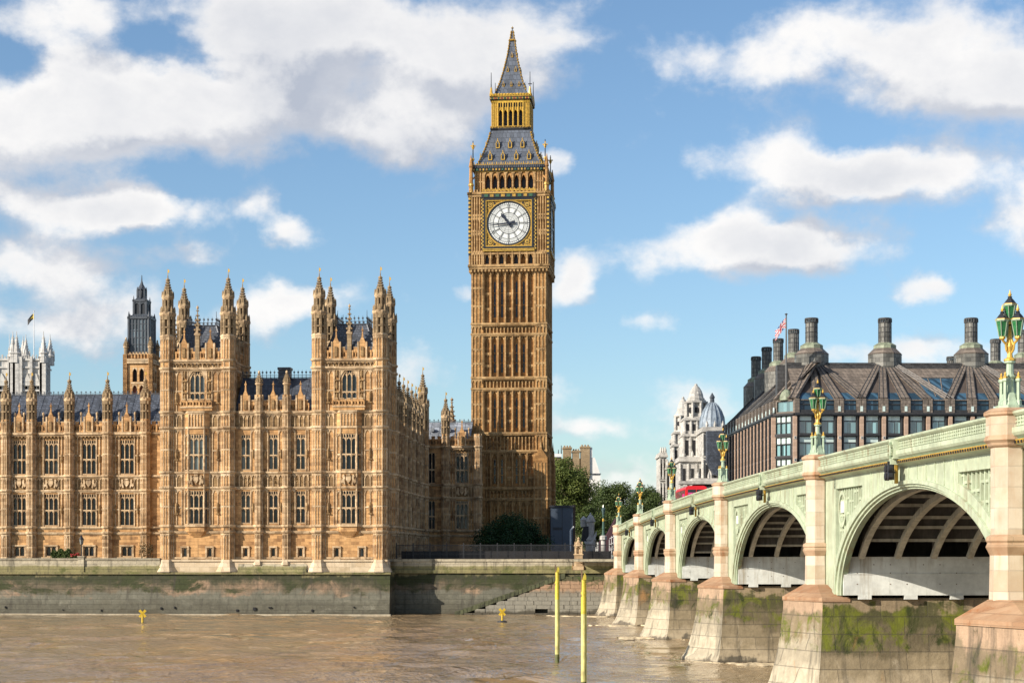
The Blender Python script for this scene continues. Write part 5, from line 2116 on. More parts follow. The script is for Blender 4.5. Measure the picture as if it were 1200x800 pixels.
def span_parts(p0, p1, s0, s1, near):
    sm = (s0 + s1) / 2 - .95
    hi, ho = (s1 - s0) / 2 - 2.55, (s1 - s0) / 2 - 1.2
    zc = btop(sm) - 2.38
    N = 64
    inn = ellipse(sm, hi, SPR, zc, N)
    mid1 = ellipse(sm, hi + .3, SPR, zc + .11, N)
    mid2 = ellipse(sm, hi + .75, SPR, zc + .22, N)
    out = ellipse(sm, ho, SPR, zc + .40, N)
    for side in (0, 1):
        t = lambda v: v if side == 0 else BW_ - v
        mb = MB()
        strip(mb, inn, mid1, t(.12), 0)
        strip(mb, mid1, mid2, t(.0), 0)
        strip(mb, mid2, out, t(-.10), 0)
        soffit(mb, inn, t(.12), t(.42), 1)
        soffit(mb, mid1, t(0), t(.12), 0)
        soffit(mb, mid2, t(-.1), t(0), 0)
        soffit(mb, out, t(-.1), t(.3), 0)
        mb.build('arch_ring', GM, bridge)
        # spandrel: plate near the crown, framed tracery panels at the haunches
        mb = MB()
        zt = lambda s: btop(s) - 1.3
        top = [(q[0], zt(q[0])) for q in out]
        pl = .54 * ho
        ia = [i for i, q in enumerate(out) if abs(q[0] - sm) <= pl]
        seg = slice(ia[0], ia[-1] + 1)
        strip(mb, out[seg], top[seg], t(.0), 0)
        for q in range(ia[0], ia[-1], 2):               # fluted plating
            s_, z_ = out[q]
            if zt(s_) - z_ > .3:
                mb.box(min(t(-.04), t(.02)), max(t(-.04), t(.02)), s_ - .05, s_ + .05, z_ + .05, zt(s_) - .02, 0)
        for sgn in (-1, 1):
            idx = [i for i, q in enumerate(out) if (q[0] - sm) * sgn >= pl - .3]
            idx = sorted(idx)
            o_ = [out[i] for i in idx]
            tp = [top[i] for i in idx]
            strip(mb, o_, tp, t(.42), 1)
            # frame: bar under the cornice, post at the pier, stile at the crown plate
            strip(mb, [(q[0], max(zt(q[0]) - .62, p_[1])) for q, p_ in zip(tp, o_)], tp, t(0), 0)
            soffit(mb, [(q[0], zt(q[0]) - .62) for q in tp], t(0), t(.42), 0)
            ex = sm + sgn * ho
            pz = (s1 if sgn > 0 else s0)
            a_, b_ = sorted((ex - sgn * .5, pz + sgn * .6))
            mb.box(min(t(0), t(.5)), max(t(0), t(.5)), a_, b_, SPR - .1, zt((a_ + b_) / 2) + .05, 0)
            a_, b_ = sorted((sm + sgn * (pl - .9), sm + sgn * (pl + .25)))
            zl = SPR + (zc + .4 - SPR) * math.sqrt(1 - ((pl + .25) / ho) ** 2)
            mb.box(min(t(-.004), t(.5)), max(t(-.004), t(.5)), a_, b_, zl, zt(sm + sgn * (pl + .25)) - .004, 0)
            # second inner moulding line following the ring
            o2 = [(q[0] - sgn * .0, min(q[1] + .45, zt(q[0]))) for q in o_]
            strip(mb, o_, o2, t(.02), 0)
            soffit(mb, o2, t(.02), t(.42), 0)
            # pierced tracery: bars and roundels in the deep corner
            s_ = ex - sgn * .95
            k = 0
            while abs(s_ - sm) > pl:
                zz = SPR + (zc + .4 - SPR) * math.sqrt(max(0, 1 - ((s_ - sm) / ho) ** 2)) + .45
                if zt(s_) - .62 - zz > .25:
                    mb.box(min(t(.14), t(.3)), max(t(.14), t(.3)), s_ - .07, s_ + .07, zz - .3, zt(s_) - .6, 0)
                    zq = zz
                    while zq < zt(s_) - .9 and k % 2 == 0:
                        mb.box(min(t(.16), t(.28)), max(t(.16), t(.28)), min(s_, s_ - sgn * 1.2), max(s_, s_ - sgn * 1.2), zq + .35, zq + .47, 0)
                        zq += .8
                s_ -= sgn * .6
                k += 1
            # roundel with a shield
            rs, rz = ex - sgn * 1.75, zt(ex) - 1.75
            rr = 1.0
            n = 20
            for i in range(n):
                a0, a1 = 2 * PI * i / n, 2 * PI * (i + 1) / n
                q = [(rs + rr * math.cos(a0), rz + rr * math.sin(a0)), (rs + rr * math.cos(a1), rz + rr * math.sin(a1)),
                     (rs + rr * .78 * math.cos(a1), rz + rr * .78 * math.sin(a1)), (rs + rr * .78 * math.cos(a0), rz + rr * .78 * math.sin(a0))]
                mb.face([(t(.08), *p_) for p_ in q], 0)
                mb.face([(t(.08), *q[2]), (t(.4), *q[2]), (t(.4), *q[3]), (t(.08), *q[3])], 0)
                mb.face([(t(.08), *q[0]), (t(.4), *q[0]), (t(.4), *q[1]), (t(.08), *q[1])], 0)
            mb.prism([(t(.1), rs - .4), (t(.1), rs + .4), (t(.22), rs + .4), (t(.22), rs - .4)], rz - .2, rz + .42, 6)
        mb.build('spandrel', GM, bridge)
    # interior ribs and cross girders
    rib_in = ellipse(sm, hi + .05, SPR, zc, 40)
    rib_out = ellipse(sm, hi + .5, SPR, zc + .35, 40)
    keep = [i for i, q in enumerate(rib_in) if q[1] >= PLATE - .25]
    ri, ro_ = [rib_in[i] for i in keep], [rib_out[i] for i in keep]
    mb = MB()
    for k in range(13):
        t0 = .9 + k * 1.95
        for t_ in (t0, t0 + .24):
            strip(mb, ri, ro_, t_, 4)
        soffit(mb, ri, t0 - .04, t0 + .28, 4)
        # web plate over the rib
        web = [(q[0], btop(q[0]) - 1.75) for q in ro_]
        strip(mb, ro_, web, t0 + .12, 5)
    s_ = sm - hi + 1.0
    while s_ < sm + hi - .8:
        z_ = SPR + (zc - SPR) * math.sqrt(max(0, 1 - ((s_ - sm) / hi) ** 2))
        zb = max(z_ + .25, PLATE + .3)
        mb.box(.9, BW_ - .9, s_ - .12, s_ + .12, zb, zb + .16, 4)
        mb.box(.9, BW_ - .9, s_ - .05, s_ + .05, zb + .16, min(zb + 1.3, btop(s_) - 1.7), 5)
        s_ += 2.1 if abs(s_ - sm) < hi * .6 else 1.35
    mb.build('rib', GM, bridge)
    # deck soffit of this span
    mb = MB()
    for i in range(16):
        a, b_ = p0 + (p1 - p0) * i / 16, p0 + (p1 - p0) * (i + 1) / 16
        mb.face([(.4, a, btop(a) - 1.72), (.4, b_, btop(b_) - 1.72), (BW_ - .4, b_, btop(b_) - 1.72), (BW_ - .4, a, btop(a) - 1.72)], 0)
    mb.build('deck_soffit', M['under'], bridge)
    # white painted abutment plates on both pier flanks
    for (s_, sg) in ((s0 + 2.0, 1), (s1 - 3.75, -1)):
        mb = MB()
        mb.box(.2, BW_ - .2, s_ - .12, s_ + .12, SPR + .02, PLATE, 0)
        for k in range(28):
            for zz in (6.5, 7.1, 7.55):
                if (k * 7 + int(zz * 10)) % 3:
                    mb.box(.9 + k * .9, .95 + k * .9, s_ + sg * .12 - .02, s_ + sg * .12 + .02, zz, zz + .05, 1)
        mb.box(.35, BW_ - .35, s_ - .15, s_ + .15, SPR + 1.15, SPR + 1.19, 0)
        for k in range(10):
            t0 = 1.0 + k * 2.5
            mb.box(t0, t0 + .7, s_ - .16, s_ + .16, SPR - .2, SPR + .02, 0)
        mb.build('abutment_plate', [M['white_plate'], M['rust']], bridge)
    # bracket shield and hanging navigation discs at the crown
    ct = btop(sm)
    mb = MB()
    mb.box(-.62, -.3, sm - .38, sm + .38, ct - 1.0, ct - .2, 0)
    mb.box(-.7, -.3, sm - .16, sm + .16, ct - 1.25, ct - .1, 0)
    for i in range(10):
        a = i * PI / 5
        mb.box(-.72, -.55, sm + .3 * math.cos(a) - .07, sm + .3 * math.cos(a) + .07, ct - .6 + .32 * math.sin(a) - .07, ct - .6 + .32 * math.sin(a) + .07, 1)
    mb.box(-.35, -.2, sm + .42, sm + .58, ct - 2.1, ct - 1.25, 2)
    mb.build('crown_shield', GM, bridge)
    mb = MB()
    for ds in (-.3, .3):
        for zz in (ct - 1.45, ct - 1.78):
            T = Matrix.Translation((-.75, sm + ds, zz)) @ Matrix.Rotation(PI / 2, 4, 'Y')
            mb.T = T
            mb.loft(0, 0, [(-.12, .14), (-.1, .2), (.08, .2), (.1, .15)], 12, 0)
            mb.T = None
    mb.box(-.85, -.5, sm - .34, sm + .34, ct - 1.66, ct - 1.58, 0)
    mb.box(-.8, -.5, sm - .05, sm + .05, ct - 1.95, ct - 1.1, 0)
    mb.build('navigation_light', M['black'], bridge)


for a, b_, s0, s1 in spans():
    span_parts(a, b_, s0, s1, a > 60)


def parapets():
    for side in (0, 1):
        T0 = (lambda v: v) if side == 0 else (lambda v: BW_ - v)
        for p0, p1 in zip(PIERS, PIERS[1:]):
            mb = MB()
            a, b_ = p0 + .5, p1 - .5
            n = int((b_ - a) / 1.0)
            prof = [(-.05, -1.34), (-.08, -1.26), (-.38, -1.20), (-.40, -1.04), (-.30, -1.0), (-.44, -.90), (-.50, -.80), (-.50, -.62), (-.34, -.58),
                    (-.26, -.56), (-.26, -.24), (-.42, -.20), (-.50, -.12), (-.50, -.04), (-.36, 0.0), (.1, 0.0), (.14, -.9)]
            mats = [0, 0, 2, 1, 0, 0, 0, 0, 0, 1, 0, 0, 0, 0, 0, 0]  # darker green backing paints the shade of the lattice holes
            for i in range(n):
                sa, sb = a + (b_ - a) * i / n, a + (b_ - a) * (i + 1) / n
                for (q0, q1, m_) in zip(prof, prof[1:], mats):
                    mb.face([(T0(q0[0]), sa, btop(sa) + q0[1]), (T0(q0[0]), sb, btop(sb) + q0[1]), (T0(q1[0]), sb, btop(sb) + q1[1]), (T0(q1[0]), sa, btop(sa) + q1[1])], m_)
            # gilt band with dark dentils
            s_ = a + .1
            while s_ < b_ - .2:
                z = btop(s_)
                mb.box(min(T0(-.43), T0(-.38)), max(T0(-.43), T0(-.38)), s_, s_ + .14, z - 1.19, z - 1.09, 3)
                s_ += .36
            # trefoil lattice of the parapet
            s_ = a
            while s_ < b_ - .3:
                z = btop(s_ + .16)
                x0, x1 = sorted((T0(-.37), T0(-.255)))
                mb.box(x0, x1, s_ - .045, s_ + .045, z - .56, z - .22, 0)
                mb.box(x0, x1, s_ + .045, s_ + .28, z - .43, z - .385, 0)
                mb.box(x0, x1, s_ + .045, s_ + .12, z - .30, z - .22, 0)
                mb.box(x0, x1, s_ + .205, s_ + .28, z - .30, z - .22, 0)
                mb.box(x0, x1, s_ + .045, s_ + .12, z - .56, z - .50, 0)
                mb.box(x0, x1, s_ + .205, s_ + .28, z - .56, z - .50, 0)
                s_ += .325
            mb.build('parapet', GM, bridge)


parapets()


def piers():
    for i, pc in enumerate(PIERS):
        mb = MB()
        # tidal base: cutwaters flare towards the water
        plans = []
        for (z, fl) in ((-1.8, 1.6), (.15, 1.35), (.5, 1.05), (1.1, .78), (2.2, .45), (3.6, .18), (5.2, .0), (5.75, .0)):
            hw = 4.32 + fl * .35
            n_ = -2.3 - fl
            plans.append((z, [(n_, pc), (-.9 - fl * .35, pc - hw), (BW_ + .9 + fl * .35, pc - hw), (BW_ - n_, pc), (BW_ + .9 + fl * .35, pc + hw - 1.4), (-.9 - fl * .35, pc + hw - 1.4)]))
        for (za, A), (zb, B) in zip(plans, plans[1:]):
            for k in range(6):
                k2 = (k + 1) % 6
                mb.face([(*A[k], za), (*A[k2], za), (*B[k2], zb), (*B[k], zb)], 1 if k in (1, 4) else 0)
        B = plans[-1][1]
        # sloping cap stones
        caps = []
        for (sg, tc_) in ((1, 0.0), (-1, BW_)):
            mb2 = MB()
            caps.append(mb2)
            C = [(tc_ + sg * x, pc + y, 6.45) for x, y in ((-1.15, 0), (-.55, -.95), (.6, -1.2), (.6, 1.2), (-.55, .95))]
            D = [(tc_ + sg * x, pc + y, 5.76) for x, y in ((-2.36, 0), (-.95, -4.38), (.6, -4.38), (.6, 2.95), (-.95, 2.95))]
            E = [(q[0], q[1], 5.55) for q in D]
            for k in range(5):
                k2 = (k + 1) % 5
                mb2.face([D[k], D[k2], C[k2], C[k]])
                mb2.face([E[k], E[k2], D[k2], D[k]])
            mb2.face(C)
        mb.face([(*q, 5.74) for q in B])
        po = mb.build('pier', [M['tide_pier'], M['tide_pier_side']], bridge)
        for mb2 in caps:
            mb2.build('pier_cap', M['cap_rust'], po)
        # body between the arches above the springing
        mb = MB()
        mb.box(.6, BW_ - .6, pc - 3.3, pc + 2.2, 5.76, 7.95)
        mb.box(.6, BW_ - .6, pc - 1.1, pc + 1.1, 7.95, btop(pc) - 1.78)
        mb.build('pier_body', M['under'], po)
        # granite pedestal, both faces
        for tcx in (-.34, BW_ + .34):
            zt = btop(pc) + .10
            mb = MB()
            r = .68
            r8 = PI / 8
            mb.loft(tcx, pc, [(6.4, r + .06), (8.05, r + .03)], 8, 0)
            mb.loft(tcx, pc, [(8.05, r + .03), (8.15, r + .08), (8.35, r + .18), (8.5, r + .12), (8.58, r + .18), (8.72, r + .15), (8.8, r)], 8, 1)
            mb.loft(tcx, pc, [(8.8, r), (zt - 1.42, r)], 8, 0)
            mb.loft(tcx, pc, [(zt - 1.42, r), (zt - 1.36, r + .1), (zt - 1.25, r + .14), (zt - 1.15, r + .25), (zt - .98, r + .19)], 8, 1)
            mb.loft(tcx, pc, [(zt - .98, r + .17), (zt - .30, r + .17)], 8, 0)
            mb.loft(tcx, pc, [(zt - .30, r + .17), (zt - .24, r + .25), (zt - .12, r + .25), (zt, r + .05), (zt + .02, .3)], 8, 1)
            pd = mb.build('pedestal', [M['granite'], M['granite_rust']], bridge)


piers()


def deck():
    mb = MB()
    mw = MB()
    n = 60
    a0, a1 = 8.0, 262.0
    for i in range(n):
        a, b_ = a0 + (a1 - a0) * i / n, a0 + (a1 - a0) * (i + 1) / n
        for (t0, t1, dz, bb, mm) in ((.1, 4.6, -.98, mw, 0), (BW_ - 4.6, BW_ - .1, -.98, mw, 0), (4.6, BW_ - 4.6, -1.11, mb, 0)):
            bb.face([(t0, a, btop(a) + dz), (t1, a, btop(a) + dz), (t1, b_, btop(b_) + dz), (t0, b_, btop(b_) + dz)], mm)
        for t0 in (4.6, BW_ - 4.6):
            mw.face([(t0, a, btop(a) - 1.11), (t0, b_, btop(b_) - 1.11), (t0, b_, btop(b_) - .98), (t0, a, btop(a) - .98)], 0)
        if i % 2:
            mb.face([(BW_ / 2 - .08, a, btop(a) - 1.106), (BW_ / 2 + .08, a, btop(a) - 1.106), (BW_ / 2 + .08, b_, btop(b_) - 1.106), (BW_ / 2 - .08, b_, btop(b_) - 1.106)], 1)
    r = mb.build('road', [M['road'], M['white_line'] if 'white_line' in M else M.setdefault('white_line', plain('road paint', (.7, .7, .68), .7, 0, .2))], None, (BF.o.x, BF.o.y, 0), BF.t)
    tag(r, kind='structure')
    p_ = mw.build('pavement', M['pave'], None, (BF.o.x, BF.o.y, 0), BF.t)
    tag(p_, kind='structure')


deck()

# ------------------------------------------------------------------ three-lantern bridge lamps
LM = [M['leaf_green'], M['gold'], M['lamp_glass'], M['black'], M['lamp_clear']]


def lantern_mesh():
    mb = MB()
    mb.loft(0, 0, [(-.06, .10), (0, .16), (.08, .14)], 6, 1)
    prev = None
    n = 6
    for k in range(n):
        a0, a1 = k * 2 * PI / n, (k + 1) * 2 * PI / n
        q = lambda r_, a, z: (r_ * math.cos(a), r_ * math.sin(a), z)
        mb.face([q(.15, a0, .08), q(.15, a1, .08), q(.29, a1, .78), q(.29, a0, .78)], 4 if k in (5, 0) else 2)
        mb.tube(q(.16, a0, .08), q(.30, a0, .78), .022, .022, 4, 0)
    mb.loft(0, 0, [(.76, .31), (.82, .345), (.87, .33)], 6, 0)
    mb.loft(0, 0, [(.84, .35), (.875, .34)], 6, 1)
    mb.loft(0, 0, [(.86, .32), (1.02, .20), (1.14, .09), (1.18, .12), (1.22, .05)], 6, 3)
    mb.loft(0, 0, [(1.2, .05), (1.28, .09), (1.36, .05), (1.5, .015)], 6, 1)
    return mb


def bridge_lamp(label, loc, rz, s=1.0):
    root = thing('street_lamp', label, 'street lamp', loc, rz, 'three lantern lamps along the bridge')
    mb = MB()
    mb.loft(0, 0, [(0, .52), (.10, .52), (.14, .40), (.28, .34), (.5, .28), (.58, .22)], 8, 0)
    mb.loft(0, 0, [(.55, .17), (1.1, .15), (1.14, .19), (1.2, .19), (1.24, .14), (1.62, .12), (1.66, .2), (1.72, .2)], 10, 0)
    mb.build('post', LM, root)
    for k in range(4):
        a = k * PI / 2 + PI / 4
        c = MB()
        c.loft(.34 * math.cos(a), .34 * math.sin(a), [(.10, .12), (.28, .11), (.32, .075), (.95, .065), (.99, .11), (1.07, .11), (1.09, .07)], 6, 0)
        c.loft(.34 * math.cos(a), .34 * math.sin(a), [(1.08, .08), (1.13, .09), (1.18, .04), (1.24, .05), (1.32, .01)], 6, 1)
        c.build('colonnette', LM, root)
    br = MB()
    br.loft(0, 0, [(1.70, .17), (1.74, .22), (1.80, .22), (1.86, .11), (2.05, .08), (2.25, .11), (2.4, .08), (2.6, .08), (3.0, .05)], 8, 1)
    heads = [(0, 0, 3.10)] + [(.31 * math.cos(a), .31 * math.sin(a), 2.54) for a in (R(-165), R(-45), R(75))]
    for (hx, hy, hz) in heads[1:]:
        pts = [Vector((0, 0, 1.95)), Vector((hx * .45, hy * .45, 2.12)), Vector((hx * .55, hy * .55, 2.35)), Vector((hx * 1.0, hy * 1.0, 2.48)), Vector((hx, hy, hz))]
        for a, b_ in zip(pts, pts[1:]):
            br.tube(a, b_, .045, .04, 6, 1)
        br.tube((hx * .5, hy * .5, 2.3), (hx * .2, hy * .2, 2.5), .05, .04, 5, 1)
    br.build('scroll_bracket', LM, root)
    lm = lantern_mesh().build('lantern', LM, root, heads[0])
    lm.scale = (.76, .76, .80)
    for h in heads[1:]:
        inst(lm, root, h)
    return root


LAMPL = ['nearest and largest pale green lamp with three green lanterns on gilt scrolls',
         'second pale green lamp along the bridge before the bronze roofed office front',
         'third pale green lamp along the bridge between the blue lead dome and the office block',
         'fourth green lamp along the bridge beside the red bus and domed white building',
         'fifth green lamp along the bridge with dark trees behind it',
         'sixth green lamp on the last bridge pedestal near the river bank']
lamp0 = None
for lb, pc in zip(LAMPL, PIERS[1:]):
    q = BF.world(-.34, pc, btop(pc) + .10)
    if lamp0 is None:
        lamp0 = bridge_lamp(lb, q, BF.t)
    else:
        copy_thing(lamp0, q, BF.t + .02 * pc % .3, lb)
LAMPF = ['far side bridge lamp standing past the parapet, first from the camera', 'far side bridge lamp behind the second near lamp', 'far side bridge lamp behind the third near lamp']

# ------------------------------------------------------------------ bronze roofed office block on the right
M['bronze'] = slate('weathered bronze roof', (.15, .122, .098), bw=.55, bh=.5, rough=.55, var=.35)
M['bronze_dark'] = slate('dark bronze sheet', (.05, .048, .047), bw=.7, bh=.6, rough=.5, var=.45)
M['bronze_grey'] = slate('grey bronze chimney sheet', (.115, .112, .098), bw=.6, bh=.7, rough=.45, var=.5)
M['verdigris'] = plain('verdigris stained bronze', (.22, .25, .17), .6, 0, .4, 1.5)
M['window_frame'] = plain('black bronze frame', (.03, .03, .032), .45, 0, .3, 2)
M['roof_glass'] = glass('blue roof glazing', (.025, .055, .085), rough=.05, wav=.01, var=.4)
M['bronze_infill'] = plain('dark brown bronze tiles', (.075, .058, .048), .7, 0, .3, 1)  # infill tiles, a darker brown than the ribs
office = thing('office_block', 'wide office block with brown bronze roof, pink stone piers and tall round chimneys', 'office block', (*OF.o, 0), OF.t)
BAY = 3.43
KO = 275.0 / FPX


def oz(py):
    return EYE + (HY - py) * KO


def office_face(T, nb, x_first, an, ridge_back, chims, glazed, left=False):
    """one street front: piers, windows in two storeys and the fan-ribbed bronze roof above; T places it"""
    x0, x1 = x_first, x_first + nb * BAY
    ze = oz(485.5)
    fl = [(oz(507), oz(486.5)), (oz(533), oz(511.5)), (oz(558.5), oz(537)), (oz(584), oz(562)), (oz(610), oz(588)), (oz(636), oz(613))]
    wl = MB()
    wl.T = T
    holes = []
    for k in range(nb):
        c = x0 + (k + .5) * BAY
        for (za, zb) in fl:
            holes.append((c - .98, c + .98, za, zb))
    wl.wall(x0, x1, 6.8, ze, holes, .25, .35, 0)
    for k in range(nb):
        c = x0 + (k + .5) * BAY
        for (za, zb) in fl:
            wl.box(c - 1.12, c + 1.12, -.18, .3, za - .42, za - .06, 1)
        for s in (-1, 1):
            wl.box(c + s * 1.08 - .07, c + s * 1.08 + .07, -.16 if left else -.05, .3, 6.8, ze, 1)
            if left:
                wl.box(c + s * 1.3 - .08, c + s * 1.3 + .08, -.3, .3, 6.8, ze, 1)
    wl.box(x0, x1, -.55, .3, ze, ze + .28, 1)
    wl.box(x0, x1, -.35, .3, ze - .2, ze, 1)
    wl.build('office_wall', [M['bronze_dark'], M['window_frame']], office)
    pier = None
    for k in range(nb + 1):
        x = x0 + k * BAY
        p_ = MB()
        p_.T = None
        p_.box(-.29, .29, -.42 if left else -.26, .2, 6.8, ze - .22, 0)
        for (za, zb) in fl[:3]:
            p_.box(-.2, .2, -.32, -.26, za - .95, za - .5, 1)
            p_.box(-.1, .1, -.36, -.32, za - .82, za - .62, 2)
        q = T @ Vector((x, 0, 0))
        if pier is None:
            pier = p_.build('stone_pier', [M['pink_pier'], M['portland'], M['black']], office, q, an)
        else:
            inst(pier, office, q, an)
    # windows
    protoW = []
    for k in range(nb):
        c = x0 + (k + .5) * BAY
        for j, (za, zb) in enumerate(fl[:4]):
            q = T @ Vector((c, .25, za))
            if j < len(protoW):
                inst(protoW[j], office, q, an)
                continue
            h = zb - za
            f = MB()
            f.box(-.98, .98, .12, .3, h * .66, h * .72, 0)
            f.box(-.04, .04, .15, .3, 0, h * .68, 0)
            f.box(-.98, -.90, .1, .34, 0, h, 0)
            f.box(.90, .98, .1, .34, 0, h, 0)
            wo_ = f.build('window', M['window_frame'], office, q, an)
            g = MB()
            g.face([(-.95, .2, 0), (.95, .2, 0), (.95, .2, h * .69), (-.95, .2, h * .69)], 0)
            g.face([(-.95, .14, h * .69), (.95, .14, h * .69), (.95, .14, h), (-.95, .14, h)], 1)
            g.build('pane', [M['glass_blue'], M['glass_light']], wo_)
            protoW.append(wo_)
    # mansard: window band then the sloping roof
    zm = oz(467.5)
    zr = EYE + (HY - 426.5) * KO * 1.025
    yb = .55
    rb = MB()
    rb.T = T
    hl = [(x0 + (k + .5) * BAY - .98, x0 + (k + .5) * BAY + .98, oz(482), oz(468.5)) for k in range(nb)]
    rb.wall(x0, x1, ze + .28, zm, hl, .15, .3, 0)
    rb.face([(x0, yb, zm), (x1, yb, zm), (x1 , yb + ridge_back, zr), (x0 + (0 if left else 0), yb + ridge_back, zr)], 0)
    for k in range(nb):
        c = x0 + (k + .5) * BAY
        for s in (-1, 1):
            rb.box(c + s * 1.35 - .33, c + s * 1.35 + .33, -.1, .5, ze + .28, zm + .1, 0)
        rb.box(c - 1.0, c + 1.0, .05, .3, ze + .3, ze + .75, 1)
        rb.box(c + BAY / 2 - .2, c + BAY / 2 + .2, -.16, .0, ze + .5, ze + 1.3, 2)
    rb.build('roof', [M['bronze'], M['window_frame'], M['glass_light']], office)
    wf = None
    for k in range(nb):
        c = x0 + (k + .5) * BAY
        q = T @ Vector((c, .15, oz(482)))
        if wf is None:
            h = oz(468.5) - oz(482)
            f = MB()
            f.box(-.98, .98, .08, .25, h * .62, h * .7, 0)
            f.box(-.98, -.9, .05, .28, 0, h, 0)
            f.box(.9, .98, .05, .28, 0, h, 0)
            wf = f.build('dormer_window', M['window_frame'], office, q, an)
            g = MB()
            g.face([(-.92, .24, 0), (.92, .24, 0), (.92, .24, h), (-.92, .24, h)])
            g.build('pane', M['roof_glass'], wf)
        else:
            inst(wf, office, q, an)
    # ribs fanning from each chimney down to the piers
    def on_roof(x, f, up=.0):
        return Vector((x, yb + ridge_back * f - up * .7, zm + (zr - zm) * f + up * .7))
    ribs = MB()
    ribs.T = T
    gl = MB()
    gl.T = T

    def rib(xa, xb, wa, wb, f0=0.0, f1=.97, up=.34):
        a0, a1 = on_roof(xa - wa / 2, f0, up), on_roof(xa + wa / 2, f0, up)
        b0, b1 = on_roof(xb - wb / 2, f1, up), on_roof(xb + wb / 2, f1, up)
        c0, c1 = on_roof(xa - wa / 2, f0), on_roof(xa + wa / 2, f0)
        d0, d1 = on_roof(xb - wb / 2, f1), on_roof(xb + wb / 2, f1)
        ribs.face([a0, a1, b1, b0], 0)
        ribs.face([c0, a0, b0, d0], 0)
        ribs.face([a1, c1, d1, b1], 0)
        ribs.face([c0, c1, a1, a0], 0)
        for e in (-1, 0, 1):                              # standing seams
            p0 = (a0 + a1) / 2 + (a1 - a0) * e * .48
            p1 = (b0 + b1) / 2 + (b1 - b0) * e * .48
            ribs.tube(p0, p1, .075, .075, 4, 1)
    for cx in chims:
        for j in range(-2, 3):
            if cx - x0 < 2 * BAY and not left and j < -1:
                continue
            k = round((cx - x0) / BAY) + j
            xa = x0 + k * BAY
            if k < 0 or k > nb:
                continue
            rib(xa, cx + j * .62, 1.35, 1.0)
        for j in (-2, -1, 0, 1):                          # darker infill between neighbouring ribs
            k = round((cx - x0) / BAY) + j
            if not (0 <= k < nb) or (cx - x0 < 2 * BAY and not left and j < -1):
                continue
            xa, xb = x0 + k * BAY, x0 + (k + 1) * BAY
            fz_ = .78
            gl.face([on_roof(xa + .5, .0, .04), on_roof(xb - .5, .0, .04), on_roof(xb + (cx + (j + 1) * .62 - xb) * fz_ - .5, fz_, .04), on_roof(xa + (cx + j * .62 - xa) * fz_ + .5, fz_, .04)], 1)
        for j in (-2, -1, 0, 1):                          # glazed feet of the dark triangles between ribs
            k = round((cx - x0) / BAY) + j
            xa = x0 + (k + .5) * BAY
            if 0 <= k < nb:
                a, b_ = on_roof(xa - .95, .0, .06), on_roof(xa + .95, .0, .06)
                c, d_ = on_roof(xa + .62 + (cx - xa) * .16, .18, .06), on_roof(xa - .62 + (cx - xa) * .16, .18, .06)
                gl.face([a, b_, c, d_])
    for (xa, xb) in glazed:
        a, b_ = on_roof(xa + 1.1, .08, .08), on_roof(xb - 1.1, .08, .08)
        c, d_ = on_roof(xb + .3, .60, .08), on_roof(xa - .3, .60, .08)
        gl.face([a, b_, c, d_])
        for f in (0, .33, .66, 1):
            ribs.tube(a.lerp(b_, f), d_.lerp(c, f), .09, .09, 4, 0)
        ribs.tube(d_, c, .12, .12, 4, 1)
    rib_o = ribs.build('roof_rib', [M['bronze'], M['bronze_dark']], office)
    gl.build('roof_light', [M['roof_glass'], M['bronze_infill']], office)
    cap = MB()
    cap.T = T
    cap.box(x0, x1, yb + ridge_back - .3, yb + ridge_back + .5, zr - .1, zr + .22, 0)
    cap.build('ridge_cap', M['bronze_dark'], office)


RB = 6.3
X931 = OF.x(931.5)
ch_front = [OF.x(951, RB + 1), OF.x(1037, RB + 1), OF.x(1138, RB + 1)]
xf0 = X931
nbf = 15
pit = ch_front[2] - ch_front[1]
chs = ch_front + [OF.x(1240, RB + 1)]
office_face(Matrix.Identity(4), nbf, xf0, 0.0, RB, chs, [(OF.x(1076, 3), OF.x(1118, 3))])
# chamfered corner and the street front running back (turned to face left)
XL = OF.x(906, 4.2)
YL = 3.3
TL = face_T(XL, YL + 16 * BAY, -PI / 2)
chl = [k * BAY for k in (14, 10.2, 6.4, 2.6)]
office_face(TL, 16, 0.0, -PI / 2, RB, chl, [], left=True)


